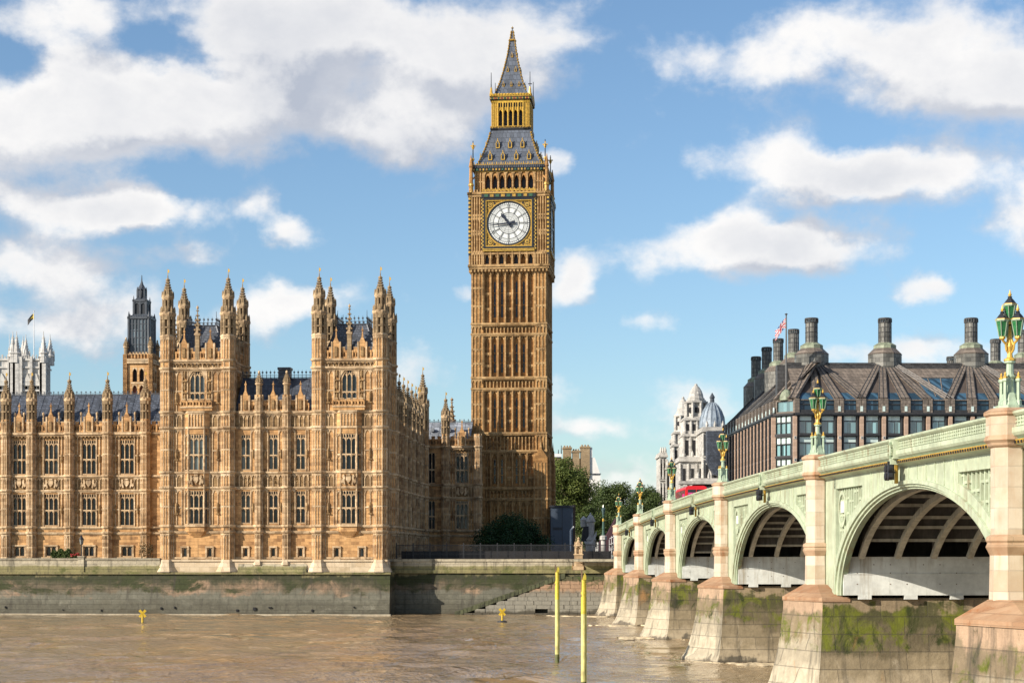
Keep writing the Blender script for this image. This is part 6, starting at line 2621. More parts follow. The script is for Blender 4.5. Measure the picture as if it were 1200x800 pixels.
def corner():
    mb = MB()
    a, b_ = Vector((XL, YL)), Vector((X931, 0.2))
    L = (b_ - a).length
    an = math.atan2(b_.y - a.y, b_.x - a.x)
    T = face_T(a.x, a.y, an)
    mb.T = T
    ze = oz(485.5)
    fl = [(oz(507), oz(486.5)), (oz(533), oz(511.5)), (oz(558.5), oz(537)), (oz(584), oz(562))]
    holes = [(.25, L - .6, za, zb) for za, zb in fl]
    mb.wall(0, L, 6.8, ze + .3, holes, 0, .3, 0)
    for za, zb in fl:
        mb.box(0, L, -.15, .1, za - .4, za - .05, 1)
        for f in (.3, .55, .8):
            mb.box(L * f - .05, L * f + .05, .05, .3, za, zb, 1)
        mb.box(.2, L - .5, .05, .3, za + (zb - za) * .6, za + (zb - za) * .66, 1)
    mb.wall(0, L, ze + .3, oz(467.5), [(.4, L - .5, oz(481), oz(469))], .2, .3, 2)
    mb.box(0, L, -.3, .1, ze, ze + .28, 1)
    zm, zr = oz(467.5), EYE + (HY - 426.5) * KO * 1.025
    # hip of the roof over the corner
    mb.face([(0, .2, zm), (L, .2, zm), (L - 1.2, RB * 1.05, zr), (1.6, RB * 1.1, zr)], 2)
    mb.build('office_wall', [M['bronze_dark'], M['window_frame'], M['bronze']], office)
    ro = MB()
    ro.T = T
    for (fa, fb) in ((.0, .25), (.33, .42), (.67, .55), (1.0, .75)):
        p0, p1 = Vector((L * fa, .1, zm + .1)), Vector((L * fb, RB * 1.05, zr + .1))
        ro.tube(p0, p1, .30, .25, 5)
    ro.build('roof_rib', M['bronze'], office)
    for za, zb in fl:
        g = MB()
        q = T @ Vector((.25, .28, za))
        h, w_ = zb - za, L - .85
        g.face([(0, 0, 0), (w_, 0, 0), (w_, 0, h * .62), (0, 0, h * .62)], 0)
        g.face([(0, 0, h * .62), (w_, 0, h * .62), (w_, 0, h), (0, 0, h)], 1)
        g.build('corner_window', [M['glass_blue'], M['glass_light']], office, q, an)
    g = MB()
    q = T @ Vector((.4, .45, oz(481)))
    h, w_ = oz(469) - oz(481), L - .9
    g.face([(0, 0, 0), (w_, 0, 0), (w_, 0, h), (0, 0, h)], 0)
    g.build('corner_window', [M['glass_blue']], office, q, an)
    dm = MB()
    c = T @ Vector((L * .45, .7, 0))
    dm.loft(c.x, c.y, [(zm, 1.05), (zm + .7, .98), (zm + 1.3, .7), (zm + 1.65, .3), (zm + 1.75, .1)], 12, 0)
    dm.build('corner_dome', M['verdigris'], office)
    fp = MB()
    fp.tube((c.x, c.y, zm + 1.4), (c.x, c.y, zm + 1.6 + (463 - 367) * KO), .14, .08, 8)
    q = OF.world(c.x, c.y, 0)
    return T @ Vector((L * .45, .7, 0)), zm + 1.6


cpt, zfp = corner()


def office_ends():
    mb = MB()
    x1 = xf0 + nbf * BAY
    mb.box(XL + 1, x1 - 1, RB - .2, RB + 1.5, 7, EYE + (HY - 428) * KO * 1.025, 0)
    mb.T = None
    mb.face([(x1, 0, 6.8), (x1, 60, 6.8), (x1, 60, EYE + (HY - 429) * KO * 1.025), (x1, 6, EYE + (HY - 429) * KO * 1.025), (x1, .4, oz(468))], 0)
    yb_ = YL + 16 * BAY
    mb.face([(XL, yb_, 6.8), (x1, yb_, 6.8), (x1, yb_, EYE + (HY - 429) * KO * 1.025), (XL + 6, yb_, EYE + (HY - 429) * KO * 1.025), (XL, yb_, oz(470))][::-1], 0)
    mb.face([(XL + RB + .6, RB + 1, EYE + (HY - 428) * KO * 1.025), (x1, RB + 1, EYE + (HY - 428) * KO * 1.025), (x1, yb_, EYE + (HY - 428) * KO * 1.025), (XL + RB + .6, yb_, EYE + (HY - 428) * KO * 1.025)], 0)
    mb.build('office_wall', M['bronze_dark'], office)


office_ends()


def chimney_mesh():
    mb = MB()
    z = lambda py: (426 - py) * KO * 1.025
    k = KO * 1.025
    mb.loft(0, 0, [(-4.5, 20 * k), (z(416.5), 20 * k)], 10, 3)
    mb.loft(0, 0, [(z(416.5), 20 * k), (z(415.8), 20.5 * k), (z(409), 13.5 * k)], 10, 1)
    mb.loft(0, 0, [(z(409), 13.5 * k), (z(405.5), 13.3 * k), (z(405.3), 13.6 * k), (z(402), 8.0 * k)], 10, 2)
    n = 16
    mb.loft(0, 0, [(z(402.5), 7.3 * k), (z(379), 7.2 * k)], n, 3)
    for py in (396, 390, 384):
        mb.loft(0, 0, [(z(py) - .05, 7.3 * k), (z(py), 7.55 * k), (z(py) + .05, 7.3 * k)], n, 0)
    for i in range(8):
        a = i * PI / 4 + .2
        mb.tube((7.35 * k * math.cos(a), 7.35 * k * math.sin(a), z(402)), (7.3 * k * math.cos(a), 7.3 * k * math.sin(a), z(379)), .07, .07, 4, 0)
    # slotted crown
    mb.loft(0, 0, [(z(379), 7.3 * k), (z(378.6), 7.8 * k), (z(378), 7.8 * k)], n, 0)
    mb.loft(0, 0, [(z(378.5), 5.6 * k), (z(373.5), 5.6 * k)], n, 4)
    for i in range(n):
        a = i * 2 * PI / n
        c, s = math.cos(a), math.sin(a)
        mb.tube((7.4 * k * c, 7.4 * k * s, z(378.2)), (7.4 * k * c, 7.4 * k * s, z(374)), .13, .13, 4, 0)
    mb.loft(0, 0, [(z(374.4), 7.8 * k), (z(373), 7.9 * k), (z(372.7), 7.0 * k)], n, 0)
    return mb


CM = [M['bronze_dark'], M['bronze'], M['verdigris'], M['bronze_grey'], M['glass_light']]
ch0 = None
zr = oz(426)
spots = [(951, RB + 2.0, 373), (1037, RB + 2.0, 373), (1138, RB + 2.0, 373), (1240, RB + 2.0, 373), (930, 24, 386), (912, 38, 397), (898.5, 50, 407), (886, 62, 418),
         (1166.5, 44, 397.5), (1199, 34, 387), (1115, 62, 418)]
for i, (px, b_, pt) in enumerate(spots):
    x, y = OF.x(px, b_), b_
    zb_ = EYE + (HY - pt) / FPX * OF.depth(x, y) - (426 - 373) * KO * 1.025
    if ch0 is None:
        ch0 = chimney_mesh().build('chimney', CM, office, (x, y, zb_))
    else:
        c_ = inst(ch0, office, (x, y, zb_), i * .3)
        if i > 3:
            c_.scale = (.88, .88, 1)

# flag on the corner of the office block
M['flag_red'] = plain('red cloth', (.50, .035, .05), .8, 0, .2, 1)
M['flag_white'] = plain('white cloth', (.72, .70, .70), .8, 0, .1, 1)
M['flag_blue'] = plain('blue cloth', (.02, .045, .22), .8, 0, .2, 1)
M['flag_yellow'] = plain('yellow cloth', (.62, .45, .03), .8, 0, .2, 1)
M['pole'] = plain('grey painted pole', (.10, .10, .10), .5, 0, .2, 1)
M['pole_white'] = plain('white painted pole', (.62, .62, .62), .5, 0, .15, 1)


def flag(label, base, h, w_, fh, mats_fn, drop, pole_r, pole_m, side=-1):
    root = thing('flagpole', label, 'flagpole', base)
    p_ = MB()
    p_.tube((0, 0, 0), (0, 0, h), pole_r, pole_r * .6, 8)
    p_.loft(0, 0, [(h - .05, pole_r * .7), (h + .1, pole_r * 1.6), (h + .25, .02)], 8)
    p_.build('pole', pole_m, root)
    f = MB()
    nx, nz = 18, 12
    z0 = h - .5

    def pt(i, j):
        u, v = i / nx, j / nz
        x = side * u * w_
        y = .28 * math.sin(u * 7.0 + v * 1.2) * u * w_ * .35
        z = z0 - v * fh - drop * u ** 1.2 + .10 * math.sin(u * 6)
        return (x, y, z)
    for i in range(nx):
        for j in range(nz):
            f.face([pt(i, j), pt(i + 1, j), pt(i + 1, j + 1), pt(i, j + 1)], mats_fn((i + .5) / nx, (j + .5) / nz))
    f.build('flag', [M['flag_blue'], M['flag_white'], M['flag_red'], M['flag_yellow'], M['black']], root)
    return root


def jack(u, v):
    x, y = u * 2 - 1, v * 2 - 1
    if abs(x) < .10 or abs(y) < .17:
        return 2
    if abs(x) < .18 or abs(y) < .30:
        return 1
    d = min(abs(abs(x) - abs(y)), 1)
    if d < .10:
        return 2
    if d < .26:
        return 1
    return 0


qw = OF.world(cpt.x, cpt.y, 0)
flag('red white and blue flag drooping from a dark pole on the office corner', (qw.x, qw.y, zfp), (455 - 366) * KO, 1.7, 1.5, jack, 2.0, .17, M['pole'])

# ------------------------------------------------------------------ domed white building behind the bridge
DD = 372.0
KD = DD / FPX
dom = thing('domed_building', 'ornate grey white stone building with stepped domed towers and a blue lead dome', 'building', (0, 0, 0), 0)


def dx(px, d=DD):
    return (px - HX) / FPX * d


def dz_(py, d=DD):
    return EYE + (HY - py) / FPX * d


def dome_tower(px, d, hw_px, levels, name, nwin=3):
    """square tower with columned stages, octagonal drum with round openings, stepped dome and lantern"""
    k = d / FPX
    cx, cy = dx(px, d), d + hw_px * k
    mb = MB()
    for (ya, yb, w_, kind) in levels:
        za, zb = dz_(ya, d), dz_(yb, d)
        r = w_ * k
        if kind == 'sq':
            mb.box(cx - r, cx + r, cy - r, cy + r, za, zb - .3, 0)
            mb.box(cx - r - .4, cx + r + .4, cy - r - .4, cy + r + .4, zb - .55, zb - .25, 0)
            mb.box(cx - r - .2, cx + r + .2, cy - r - .2, cy + r + .2, zb - .25, zb, 0)
            n = 4
            for i in range(n + 1):
                x = cx - r + 2 * r * i / n
                mb.loft(x * .98 + cx * .02, cy - r - .05, [(za, .32), (zb - .6, .28)], 8, 0)
                mb.loft(cx + r + .05, cy - r + 2 * r * i / n, [(za, .32), (zb - .6, .28)], 8, 0)
                mb.loft(cx - r - .05, cy - r + 2 * r * i / n, [(za, .32), (zb - .6, .28)], 8, 0)
            for i in range(n):
                x = cx - r + 2 * r * (i + .5) / n
                if zb - za > 3:
                    mb.box(x - .3, x + .3, cy - r - .06, cy - r + .1, za + .7, zb - 1.3, 1)
                    mb.box(cx - r - .06, cx - r + .1, cy - r + 2 * r * (i + .5) / n - .3, cy - r + 2 * r * (i + .5) / n + .3, za + .7, zb - 1.3, 1)
        elif kind == 'drum':
            mb.loft(cx, cy, [(za, r * .80), (zb, r * .80)], 8, 0)
            mb.loft(cx, cy, [(za, r * 1.05), (za + .3, r * 1.05), (za + .35, r * .85)], 8, 0)
            for i in range(8):
                a = PI / 8 + i * PI / 4
                mb.loft(cx + r * .95 * math.cos(a), cy + r * .95 * math.sin(a), [(za, r * .16), (zb, r * .15)], 6, 0)
                a = i * PI / 4
                T = face_T(cx + r * .76 * math.cos(a), cy + r * .76 * math.sin(a), a + PI / 2)
                mb.T = T
                e = r * .22
                hz = (za + zb) / 2
                mb.poly([(e * math.cos(q * PI / 6), hz + e * 1.2 * math.sin(q * PI / 6)) for q in range(12)], -.10, .1, 1)
                mb.T = None
            mb.loft(cx, cy, [(zb - .3, r * 1.0), (zb - .1, r * 1.12), (zb + .15, r * 1.12), (zb + .2, r * .8)], 8, 0)
        elif kind == 'dome':
            mb.loft(cx, cy, [(za, r), (za + (zb - za) * .12, r), (za + (zb - za) * .13, r * .86), (za + (zb - za) * .22, r * .86), (za + (zb - za) * .23, r * .76),
                             (za + (zb - za) * .42, r * .70), (za + (zb - za) * .62, r * .56), (za + (zb - za) * .8, r * .34), (za + (zb - za) * .9, r * .14)], 12, 0)
            mb.loft(cx, cy, [(za + (zb - za) * .88, r * .16), (za + (zb - za) * .9, r * .2), (za + (zb - za) * .97, r * .14), (zb, .03)], 6, 0)
    return mb.build(name, [M['portland'], M['dark']], dom)


dome_tower(817.5, 372, 19, [(590, 537, 19, 'sq'), (537, 508, 16.5, 'sq'), (508, 489, 15, 'sq'), (489, 470, 13.2, 'drum'), (470, 447.5, 12.0, 'dome')], 'domed_tower')
dome_tower(802, 386, 16, [(600, 545, 14, 'sq'), (545, 520, 12.5, 'sq'), (520, 505, 11.0, 'sq'), (505, 486, 10.4, 'drum'), (486, 463, 9.6, 'dome')], 'domed_tower')


def dome_body():
    mb = MB()
    # long wing running back-left in steps
    for (pa, pb, yt, d, dp) in ((773.5, 781, 530, 392, 10), (781, 790, 545, 391, 10), (790, 800, 512, 388, 10), (797, 826, 535, 366, 10), (812, 850, 560, 356, 14), (824, 852, 500, 362, 14)):
        x0, x1 = dx(pa, d), dx(pb, d)
        zt = dz_(yt, d)
        mb.box(x0, x1, d, d + dp, 6, zt - .6, 0)
        mb.box(x0 - .3, x1 + .3, d - .5, d + dp, zt - 1.0, zt - .55, 0)
        mb.box(x0 - .15, x1 + .15, d - .25, d + dp, zt - .55, zt, 0)
        n = max(2, int((x1 - x0) / 1.3))
        for tier in range(int((zt - 8) / 5.2)):
            zb_ = zt - 1.4 - tier * 5.2
            za_ = zb_ - 4.4
            mb.box(x0 - .2, x1 + .2, d - .3, d, za_ - .35, za_ - .1, 0)
            for i in range(n + 1):
                x = x0 + (x1 - x0) * i / n
                mb.loft(x, d - .1, [(za_, .24), (zb_, .2)], 8, 0)
                if i < n:
                    xm = x + (x1 - x0) / n / 2
                    mb.box(xm - .26, xm + .26, d - .06, d + .1, za_ + .6, zb_ - 1.0, 1)
        for i in range(3):
            x = x0 + (x1 - x0) * (i + .5) / 3
            mb.loft(x, d + .3, [(zt, .28), (zt + .5, .34), (zt + .9, .2), (zt + 1.3, .05)], 6, 0)
    # curved pediment gable and big cornice facing the bridge
    d = 354
    mb.box(dx(797, d), dx(851, d), d, d + 3, dz_(582, d), dz_(570, d), 0)
    mb.box(dx(795.5, d), dx(851, d), d - .8, d + 3, dz_(567, d), dz_(563.5, d), 0)
    mb.build('stone_wall', [M['portland'], M['dark']], dom)
    # slate flank roof below the lead dome
    rf = MB()
    d = 360
    pts = [(828, 505), (851, 505), (851, 560), (836, 556), (828, 540)]
    rf.poly([(dx(px, d), dz_(py, d)) for px, py in pts][::-1], d - 1.2, d + 2, 0)
    rf.build('roof', M['slate'], dom)
    ld = MB()
    d = 364
    k = d / FPX
    cx, cy = dx(836.5, d), d + 3
    ld.loft(cx, cy, [(dz_(500, d), 15.0 * k), (dz_(496, d), 15.2 * k), (dz_(488, d), 14.0 * k), (dz_(480, d), 11.0 * k), (dz_(474, d), 7.2 * k), (dz_(470.5, d), 3.6 * k), (dz_(470, d), 2.6 * k)], 16, 0)
    for i in range(16):
        a = PI / 16 + i * PI / 8
        pr = [(500, 15.1), (488, 14.1), (480, 11.1), (474, 7.3), (470.5, 3.7)]
        for (ya, ra), (yb, rb_) in zip(pr, pr[1:]):
            ld.tube((cx + ra * k * math.cos(a), cy + ra * k * math.sin(a), dz_(ya, d)), (cx + rb_ * k * math.cos(a), cy + rb_ * k * math.sin(a), dz_(yb, d)), .12, .12, 4, 0)
    ld.build('lead_dome', M['lead'], dom)
    ln = MB()
    ln.loft(cx, cy, [(dz_(471, d), 2.8 * k), (dz_(465, d), 2.6 * k), (dz_(464.6, d), 3.4 * k), (dz_(463.5, d), 3.2 * k), (dz_(460, d), 1.2 * k), (dz_(458.5, d), .3 * k)], 8, 0)
    ln.build('dome_lantern', M['lead_dark'], dom)


dome_body()

# ------------------------------------------------------------------ far buildings behind the trees
far = thing('far_building', 'distant brown and white building with tall chimney stacks rising behind the trees', 'building', (0, 0, 0))
mb = MB()
d = 430


def fx(px):
    return (px - HX) / FPX * d


def fz(py):
    return EYE + (HY - py) / FPX * d


mb.box(fx(640), fx(690.5), d, d + 12, 6, fz(537), 0)
for (pa, pb, yt) in ((660, 669.5, 525), (671, 679, 529), (680.5, 691, 524)):
    mb.box(fx(pa), fx(pb), d - .6, d + 3, fz(560), fz(yt), 1)
    mb.box(fx(pa) - .15, fx(pb) + .15, d - .75, d + 3.15, fz(yt) - .2, fz(yt) + .25, 1)
    for i in range(3):
        x = fx(pa) + (fx(pb) - fx(pa)) * (i + .5) / 3
        mb.loft(x, d + 1, [(fz(yt), .25), (fz(yt) + .7, .2)], 8, 1)
mb.build('brick_wall', [M['buff'], M['buff']], far)
mb = MB()
mb.poly([(fx(690.6), 6), (fx(703.5), 6), (fx(703.5), fz(556)), (fx(697), fz(536)), (fx(690.6), fz(536))], d - .2, d + 10, 0)
mb.box(fx(690.6), fx(694), d - .3, d + 2, fz(536), fz(524), 0)
mb.box(fx(690.6), fx(704.2), d - .5, d, fz(555.5), fz(554.5), 1)
mb.build('white_gable', [plain('white render', (.72, .70, .66), .7, 0, .1, .4), M['slate']], far)
mb = MB()
mb.box(fx(644), fx(659), d + 8, d + 16, 6, fz(529), 0)
mb.box(fx(644), fx(659), d + 7.9, d + 8, fz(536), fz(533), 1)
for px in (649.5, 655.5, 659):
    mb.tube((fx(px), d + 9, fz(529)), (fx(px), d + 9, fz(524 if px < 658 else 519)), .14, .08, 5, 1)
mb.build('rooftop_machinery', [plain('white cladding', (.66, .68, .70), .6, 0, .1), M['black']], far)

# ------------------------------------------------------------------ white twin tower church far left
abbey = thing('church_tower', 'pale white gothic church tower with tall slim pinnacles above the palace roof', 'church tower', (0, 0, 0))
d = 470.0
ka = d / FPX


def ax(px):
    return (px - HX) / FPX * d


def az(py):
    return EYE + (HY - py) / FPX * d


mb = MB()
for (pa, pb, sd, pins) in ((19.5, 51, 8, (19.5, 28.5, 50, 58.5)), (-32, 15, 8, (-32, 6.5, 15))):
    x0, x1 = ax(pa), ax(pb)
    mb.wall(x0, x1, 6, az(421), [(x0 + (x1 - x0) * .30, x0 + (x1 - x0) * .52, az(466), az(443)), (x0 + (x1 - x0) * .62, x0 + (x1 - x0) * .84, az(466), az(443))], d, 1.0, 0)
    for f in (.30, .62):
        a, b_ = x0 + (x1 - x0) * f, x0 + (x1 - x0) * (f + .22)
        mb.archhead(a, b_, az(452), az(444), az(442.8), d - .1, d + .8, 0, 5)
        mb.face([(a, d + .95, az(466)), (b_, d + .95, az(466)), (b_, d + .95, az(443)), (a, d + .95, az(443))], 1)
        mb.box((a + b_) / 2 - .15, (a + b_) / 2 + .15, d + .3, d + .9, az(466), az(446), 0)
        mb.poly([(a - .5, az(452)), (b_ + .5, az(452)), ((a + b_) / 2, az(437))], d - .35, d - .02, 0)
    # right flank, in shade
    yb_ = d + (x1 - x0) * .95
    mb.face([(x1, d, 6), (x1, yb_, 6), (x1, yb_, az(421)), (x1, d, az(421))], 0)
    mb.face([(x0, yb_, 6), (x0, d, 6), (x0, d, az(421)), (x0, yb_, az(421))], 0)
    mb.face([(x1, yb_, 6), (x0, yb_, 6), (x0, yb_, az(421)), (x1, yb_, az(421))], 0)
    mb.face([(x0, d, az(422)), (x1, d, az(422)), (x1, yb_, az(422)), (x0, yb_, az(422))], 0)
    for zz in (az(457), az(430), az(421)):
        mb.box(x0 - .3, x1 + .35, d - .35, yb_ + .3, zz - .3, zz + .15, 0)
    for f in (0, .18, .56, .92, 1.0):
        x = x0 + (x1 - x0) * f
        wd_ = .8 if f in (0, 1.0) else .35
        mb.box(x - wd_, x + wd_, d - .8, d + .1, 6, az(418), 0)
    for y in (d + 2.5, d + 4.7):
        mb.box(x1 - .05, x1 + .5, y - .4, y + .4, 6, az(420), 0)
    n = 14
    for i in range(n):                                     # pierced battlements
        x = x0 + (x1 - x0) * i / n
        mb.box(x + .1, x + (x1 - x0) / n - .25, d - .3, d + .1, az(421), az(417.5 if i % 2 else 415.5), 0)
        y = d + (yb_ - d) * i / n
        mb.box(x1 - .1, x1 + .3, y + .1, y + .5, az(421), az(416), 0)
    for cx, cy in ((x0, d), (x1, d), (x0 + .6, yb_), (x1, yb_)):
        mb.loft(cx, cy, [(az(425), 1.15), (az(415), 1.0), (az(414), 1.25), (az(412.5), .85), (az(392), .10), (az(388), .06)], 8, 0)
        for i in range(6):
            z = az(412) + (az(393) - az(412)) * i / 6
            r_ = .85 - .75 * i / 6
            for s in (-1, 1):
                mb.box(cx + s * r_ - .14, cx + s * r_ + .14, cy - .14, cy + .14, z - .15, z + .2, 0)
        for s in (-1, 1):
            mb.loft(cx + s * 1.0, cy, [(az(420), .3), (az(409), .22), (az(406), .02)], 4, 0)
mb.build('tower_wall', [M['abbey'], M['louvre']], abbey)


def dark_flag(u, v):
    return 3 if u < .16 or (.42 < v < .58 and u < .5) else 4


flag('small dark and yellow flag on a white pole above the white church tower', (ax(35), d + 4, az(421)), (421 - 362.5) * ka, 1.7, 1.5, dark_flag, 1.6, .13, M['pole_white'])
root = thing('flagpole', 'bare thin white pole at the edge of the white church tower', 'flagpole', (ax(6), d + 4, az(421)))
mb = MB()
mb.tube((0, 0, 0), (0, 0, (421 - 389) * ka), .12, .07, 6)
mb.build('pole', M['pole_white'], root)

# ------------------------------------------------------------------ stone tower with dark iron lantern behind the left wing
vent = thing('ventilation_tower', 'stone tower carrying a tall dark iron lantern just left of the pavilions', 'tower', (0, 0, 0))
d = 318.0


def vx(px):
    return (px - HX) / FPX * d


def vz(py):
    return EYE + (HY - py) / FPX * d


cx, hwv = vx(163), 15.3 * d / FPX
cy = d + hwv
kv = d / FPX
mb = MB()
VT = Matrix.Translation((cx, cy, 0)) @ Matrix.Rotation(R(-4.2), 4, 'Z')
for k in range(4):
    mb.T = VT @ Matrix.Rotation(k * PI / 2, 4, 'Z') @ Matrix.Translation((0, -hwv, 0))
    hl = []
    for (ya, yb) in ((465, 450.5), (447, 431)):
        for s in (-1, 1):
            hl.append((s * .62 - .42, s * .62 + .42, vz(ya), vz(yb)))
    mb.wall(-hwv, hwv, 6, vz(423), hl, 0, .5, 0)
    for h in hl:
        mb.archhead(h[0], h[1], h[3] - .8, h[3] - .1, h[3] + .02, -.04, .4, 1, 5)
        mb.face([(h[0], .48, h[2]), (h[1], .48, h[2]), (h[1], .48, h[3]), (h[0], .48, h[3])], 2 if h[3] < vz(440) else 3)
    mb.box(-1.3, 1.3, -.05, .1, vz(449.5), vz(447.5), 1)
    for zz in (vz(424.5), vz(421.5)):
        mb.box(-hwv - .3, hwv + .3, -.32, .3, zz - .2, zz + .2, 1)
    for i in range(9):
        x = -hwv + 2 * hwv * i / 8
        mb.box(x - .1, x + .1, -.1, .2, vz(421), vz(414), 0)
        if i < 8:
            mb.archhead(x + .1, x + 2 * hwv / 8 - .1, vz(416.5), vz(415), vz(414), -.05, .2, 1, 3)
            mb.box(x + .14, x + 2 * hwv / 8 - .14, -.05, .2, vz(414), vz(412.5), 1)
    mb.box(-hwv, hwv, .12, .3, vz(421), vz(414), 0)
    for s in (-1, 1):
        mb.box(s * hwv - .35, s * hwv + .35, -.35, .3, 6, vz(415), 0)
mb.T = VT
mb.box(-hwv + .3, hwv - .3, -hwv + .3, hwv - .3, vz(422), vz(418), 0)
mb.build('stone_base', [M['stone'], M['stone_trim'], plain('red louvres', (.16, .05, .03), .7, 0, .3, 3), M['dark']], vent)
for s in (-1, 1):
    for t_ in (-1, 1):
        q = VT @ Vector((s * (hwv - .1), t_ * (hwv - .1), vz(416)))
        pin(q.x, q.y, q.z, (416 - 396) * kv, .38, 8, vent)
mb = MB()
mb.T = VT
h1, h2, h3 = 12.0 * kv, 7.6 * kv, 3.9 * kv
mb.box(-h1, h1, -h1, h1, vz(419), vz(372), 1)
for k in range(4):
    mb.T = VT @ Matrix.Rotation(k * PI / 2, 4, 'Z')
    for i in range(7):
        x = -h1 + 2 * h1 * i / 6
        mb.box(x - .12, x + .12, -h1 - .12, -h1 + .02, vz(418), vz(372), 0)
    for py in (411, 403, 395, 387, 379):
        mb.box(-h1, h1, -h1 - .07, -h1, vz(py) - .07, vz(py) + .07, 0)
    mb.box(-h1 - .25, h1 + .25, -h1 - .25, -h1 + .3, vz(373), vz(370.5), 0)
    mb.loft(h1, -h1, [(vz(418), .28), (vz(371), .26), (vz(364), .03)], 6, 0)
    for i in range(8):
        x = -h1 + 2 * h1 * (i + .5) / 8
        mb.loft(x, -h1, [(vz(371), .1), (vz(367), .02)], 4, 0)
    for i in range(3):
        x = -h2 + 2 * h2 * i / 2
        mb.box(x - .16, x + .16, -h2 - .1, -h2 + .2, vz(370), vz(351), 0)
    mb.box(-h2 - .2, h2 + .2, -h2 - .2, -h2 + .2, vz(352), vz(350), 0)
    for s in (-1, 1):
        mb.archhead(min(s * .12, s * (h2 - .15)), max(s * .12, s * (h2 - .15)), vz(357), vz(354), vz(352), -h2 - .05, -h2 + .1, 0, 4)
    mb.loft(h2, -h2, [(vz(352), .2), (vz(345), .02)], 5, 0)
mb.T = VT
mb.loft(0, 0, [(vz(371), h1 * R2), (vz(367), h2 * R2 * 1.05)], 4, 0)
mb.box(-h2 + .1, h2 - .1, -h2 + .1, h2 - .1, vz(368), vz(351), 2)
mb.loft(0, 0, [(vz(351), h2 * R2), (vz(347), h3 * R2 * 1.1)], 4, 0)
mb.loft(0, 0, [(vz(348), h3 * 1.2), (vz(338), h3 * 1.1), (vz(337.5), h3 * 1.5), (vz(335.5), h3 * 1.2), (vz(331), h3 * .5), (vz(327), .12), (vz(320), .05)], 8, 0)
for i in range(8):
    a = i * PI / 4
    mb.loft(h3 * 1.45 * math.cos(a), h3 * 1.45 * math.sin(a), [(vz(348), .13), (vz(338), .12), (vz(334), .02)], 4, 0)
mb.build('iron_lantern', [M['lead_dark'], glass('weathered sheeting', (.085, .11, .125), rough=.4, var=.5), M['black']], vent)

# ------------------------------------------------------------------ trees


def leaf_mat(name, a, b_, c):
    m, t, bs = new_mat(name)
    co = t.n('ShaderNodeTexCoord').outputs['Object']
    n1 = t.noise(co, .35, 4, .6)
    n2 = t.noise(co, 2.5, 3, .6)
    f = t.math('ADD', t.math('MULTIPLY', n1, .6), t.math('MULTIPLY', n2, .4))
    c1 = t.mix(t.ramp(f, .35, .52), a, b_)
    c1 = t.mix(t.ramp(f, .52, .68), c1, c)
    setin(t, bs, 'Base Color', c1)
    setin(t, bs, 'Roughness', .6)
    setin(t, bs, 'Specular IOR Level', .3)
    tr = t.n('ShaderNodeBsdfTranslucent')
    t.t.links.new(c1, tr.inputs[0])
    mx = t.n('ShaderNodeMixShader', ins={0: .28})
    t.t.links.new(bs.outputs[0], mx.inputs[1])
    t.t.links.new(tr.outputs[0], mx.inputs[2])
    out = [n for n in t.t.nodes if n.type == 'OUTPUT_MATERIAL'][0]
    t.t.links.new(mx.outputs[0], out.inputs[0])
    return m


M['leaf'] = leaf_mat('plane tree leaves', (.06, .095, .02), (.12, .155, .035), (.20, .22, .055))
M['leaf_dark'] = leaf_mat('dark green leaves', (.035, .06, .017), (.068, .10, .027), (.12, .15, .042))
M['leaf_bush'] = leaf_mat('evergreen leaves', (.012, .035, .012), (.022, .06, .018), (.04, .09, .026))
M['bark'] = plain('grey brown bark', (.10, .075, .05), .9, 0, .3, 2)


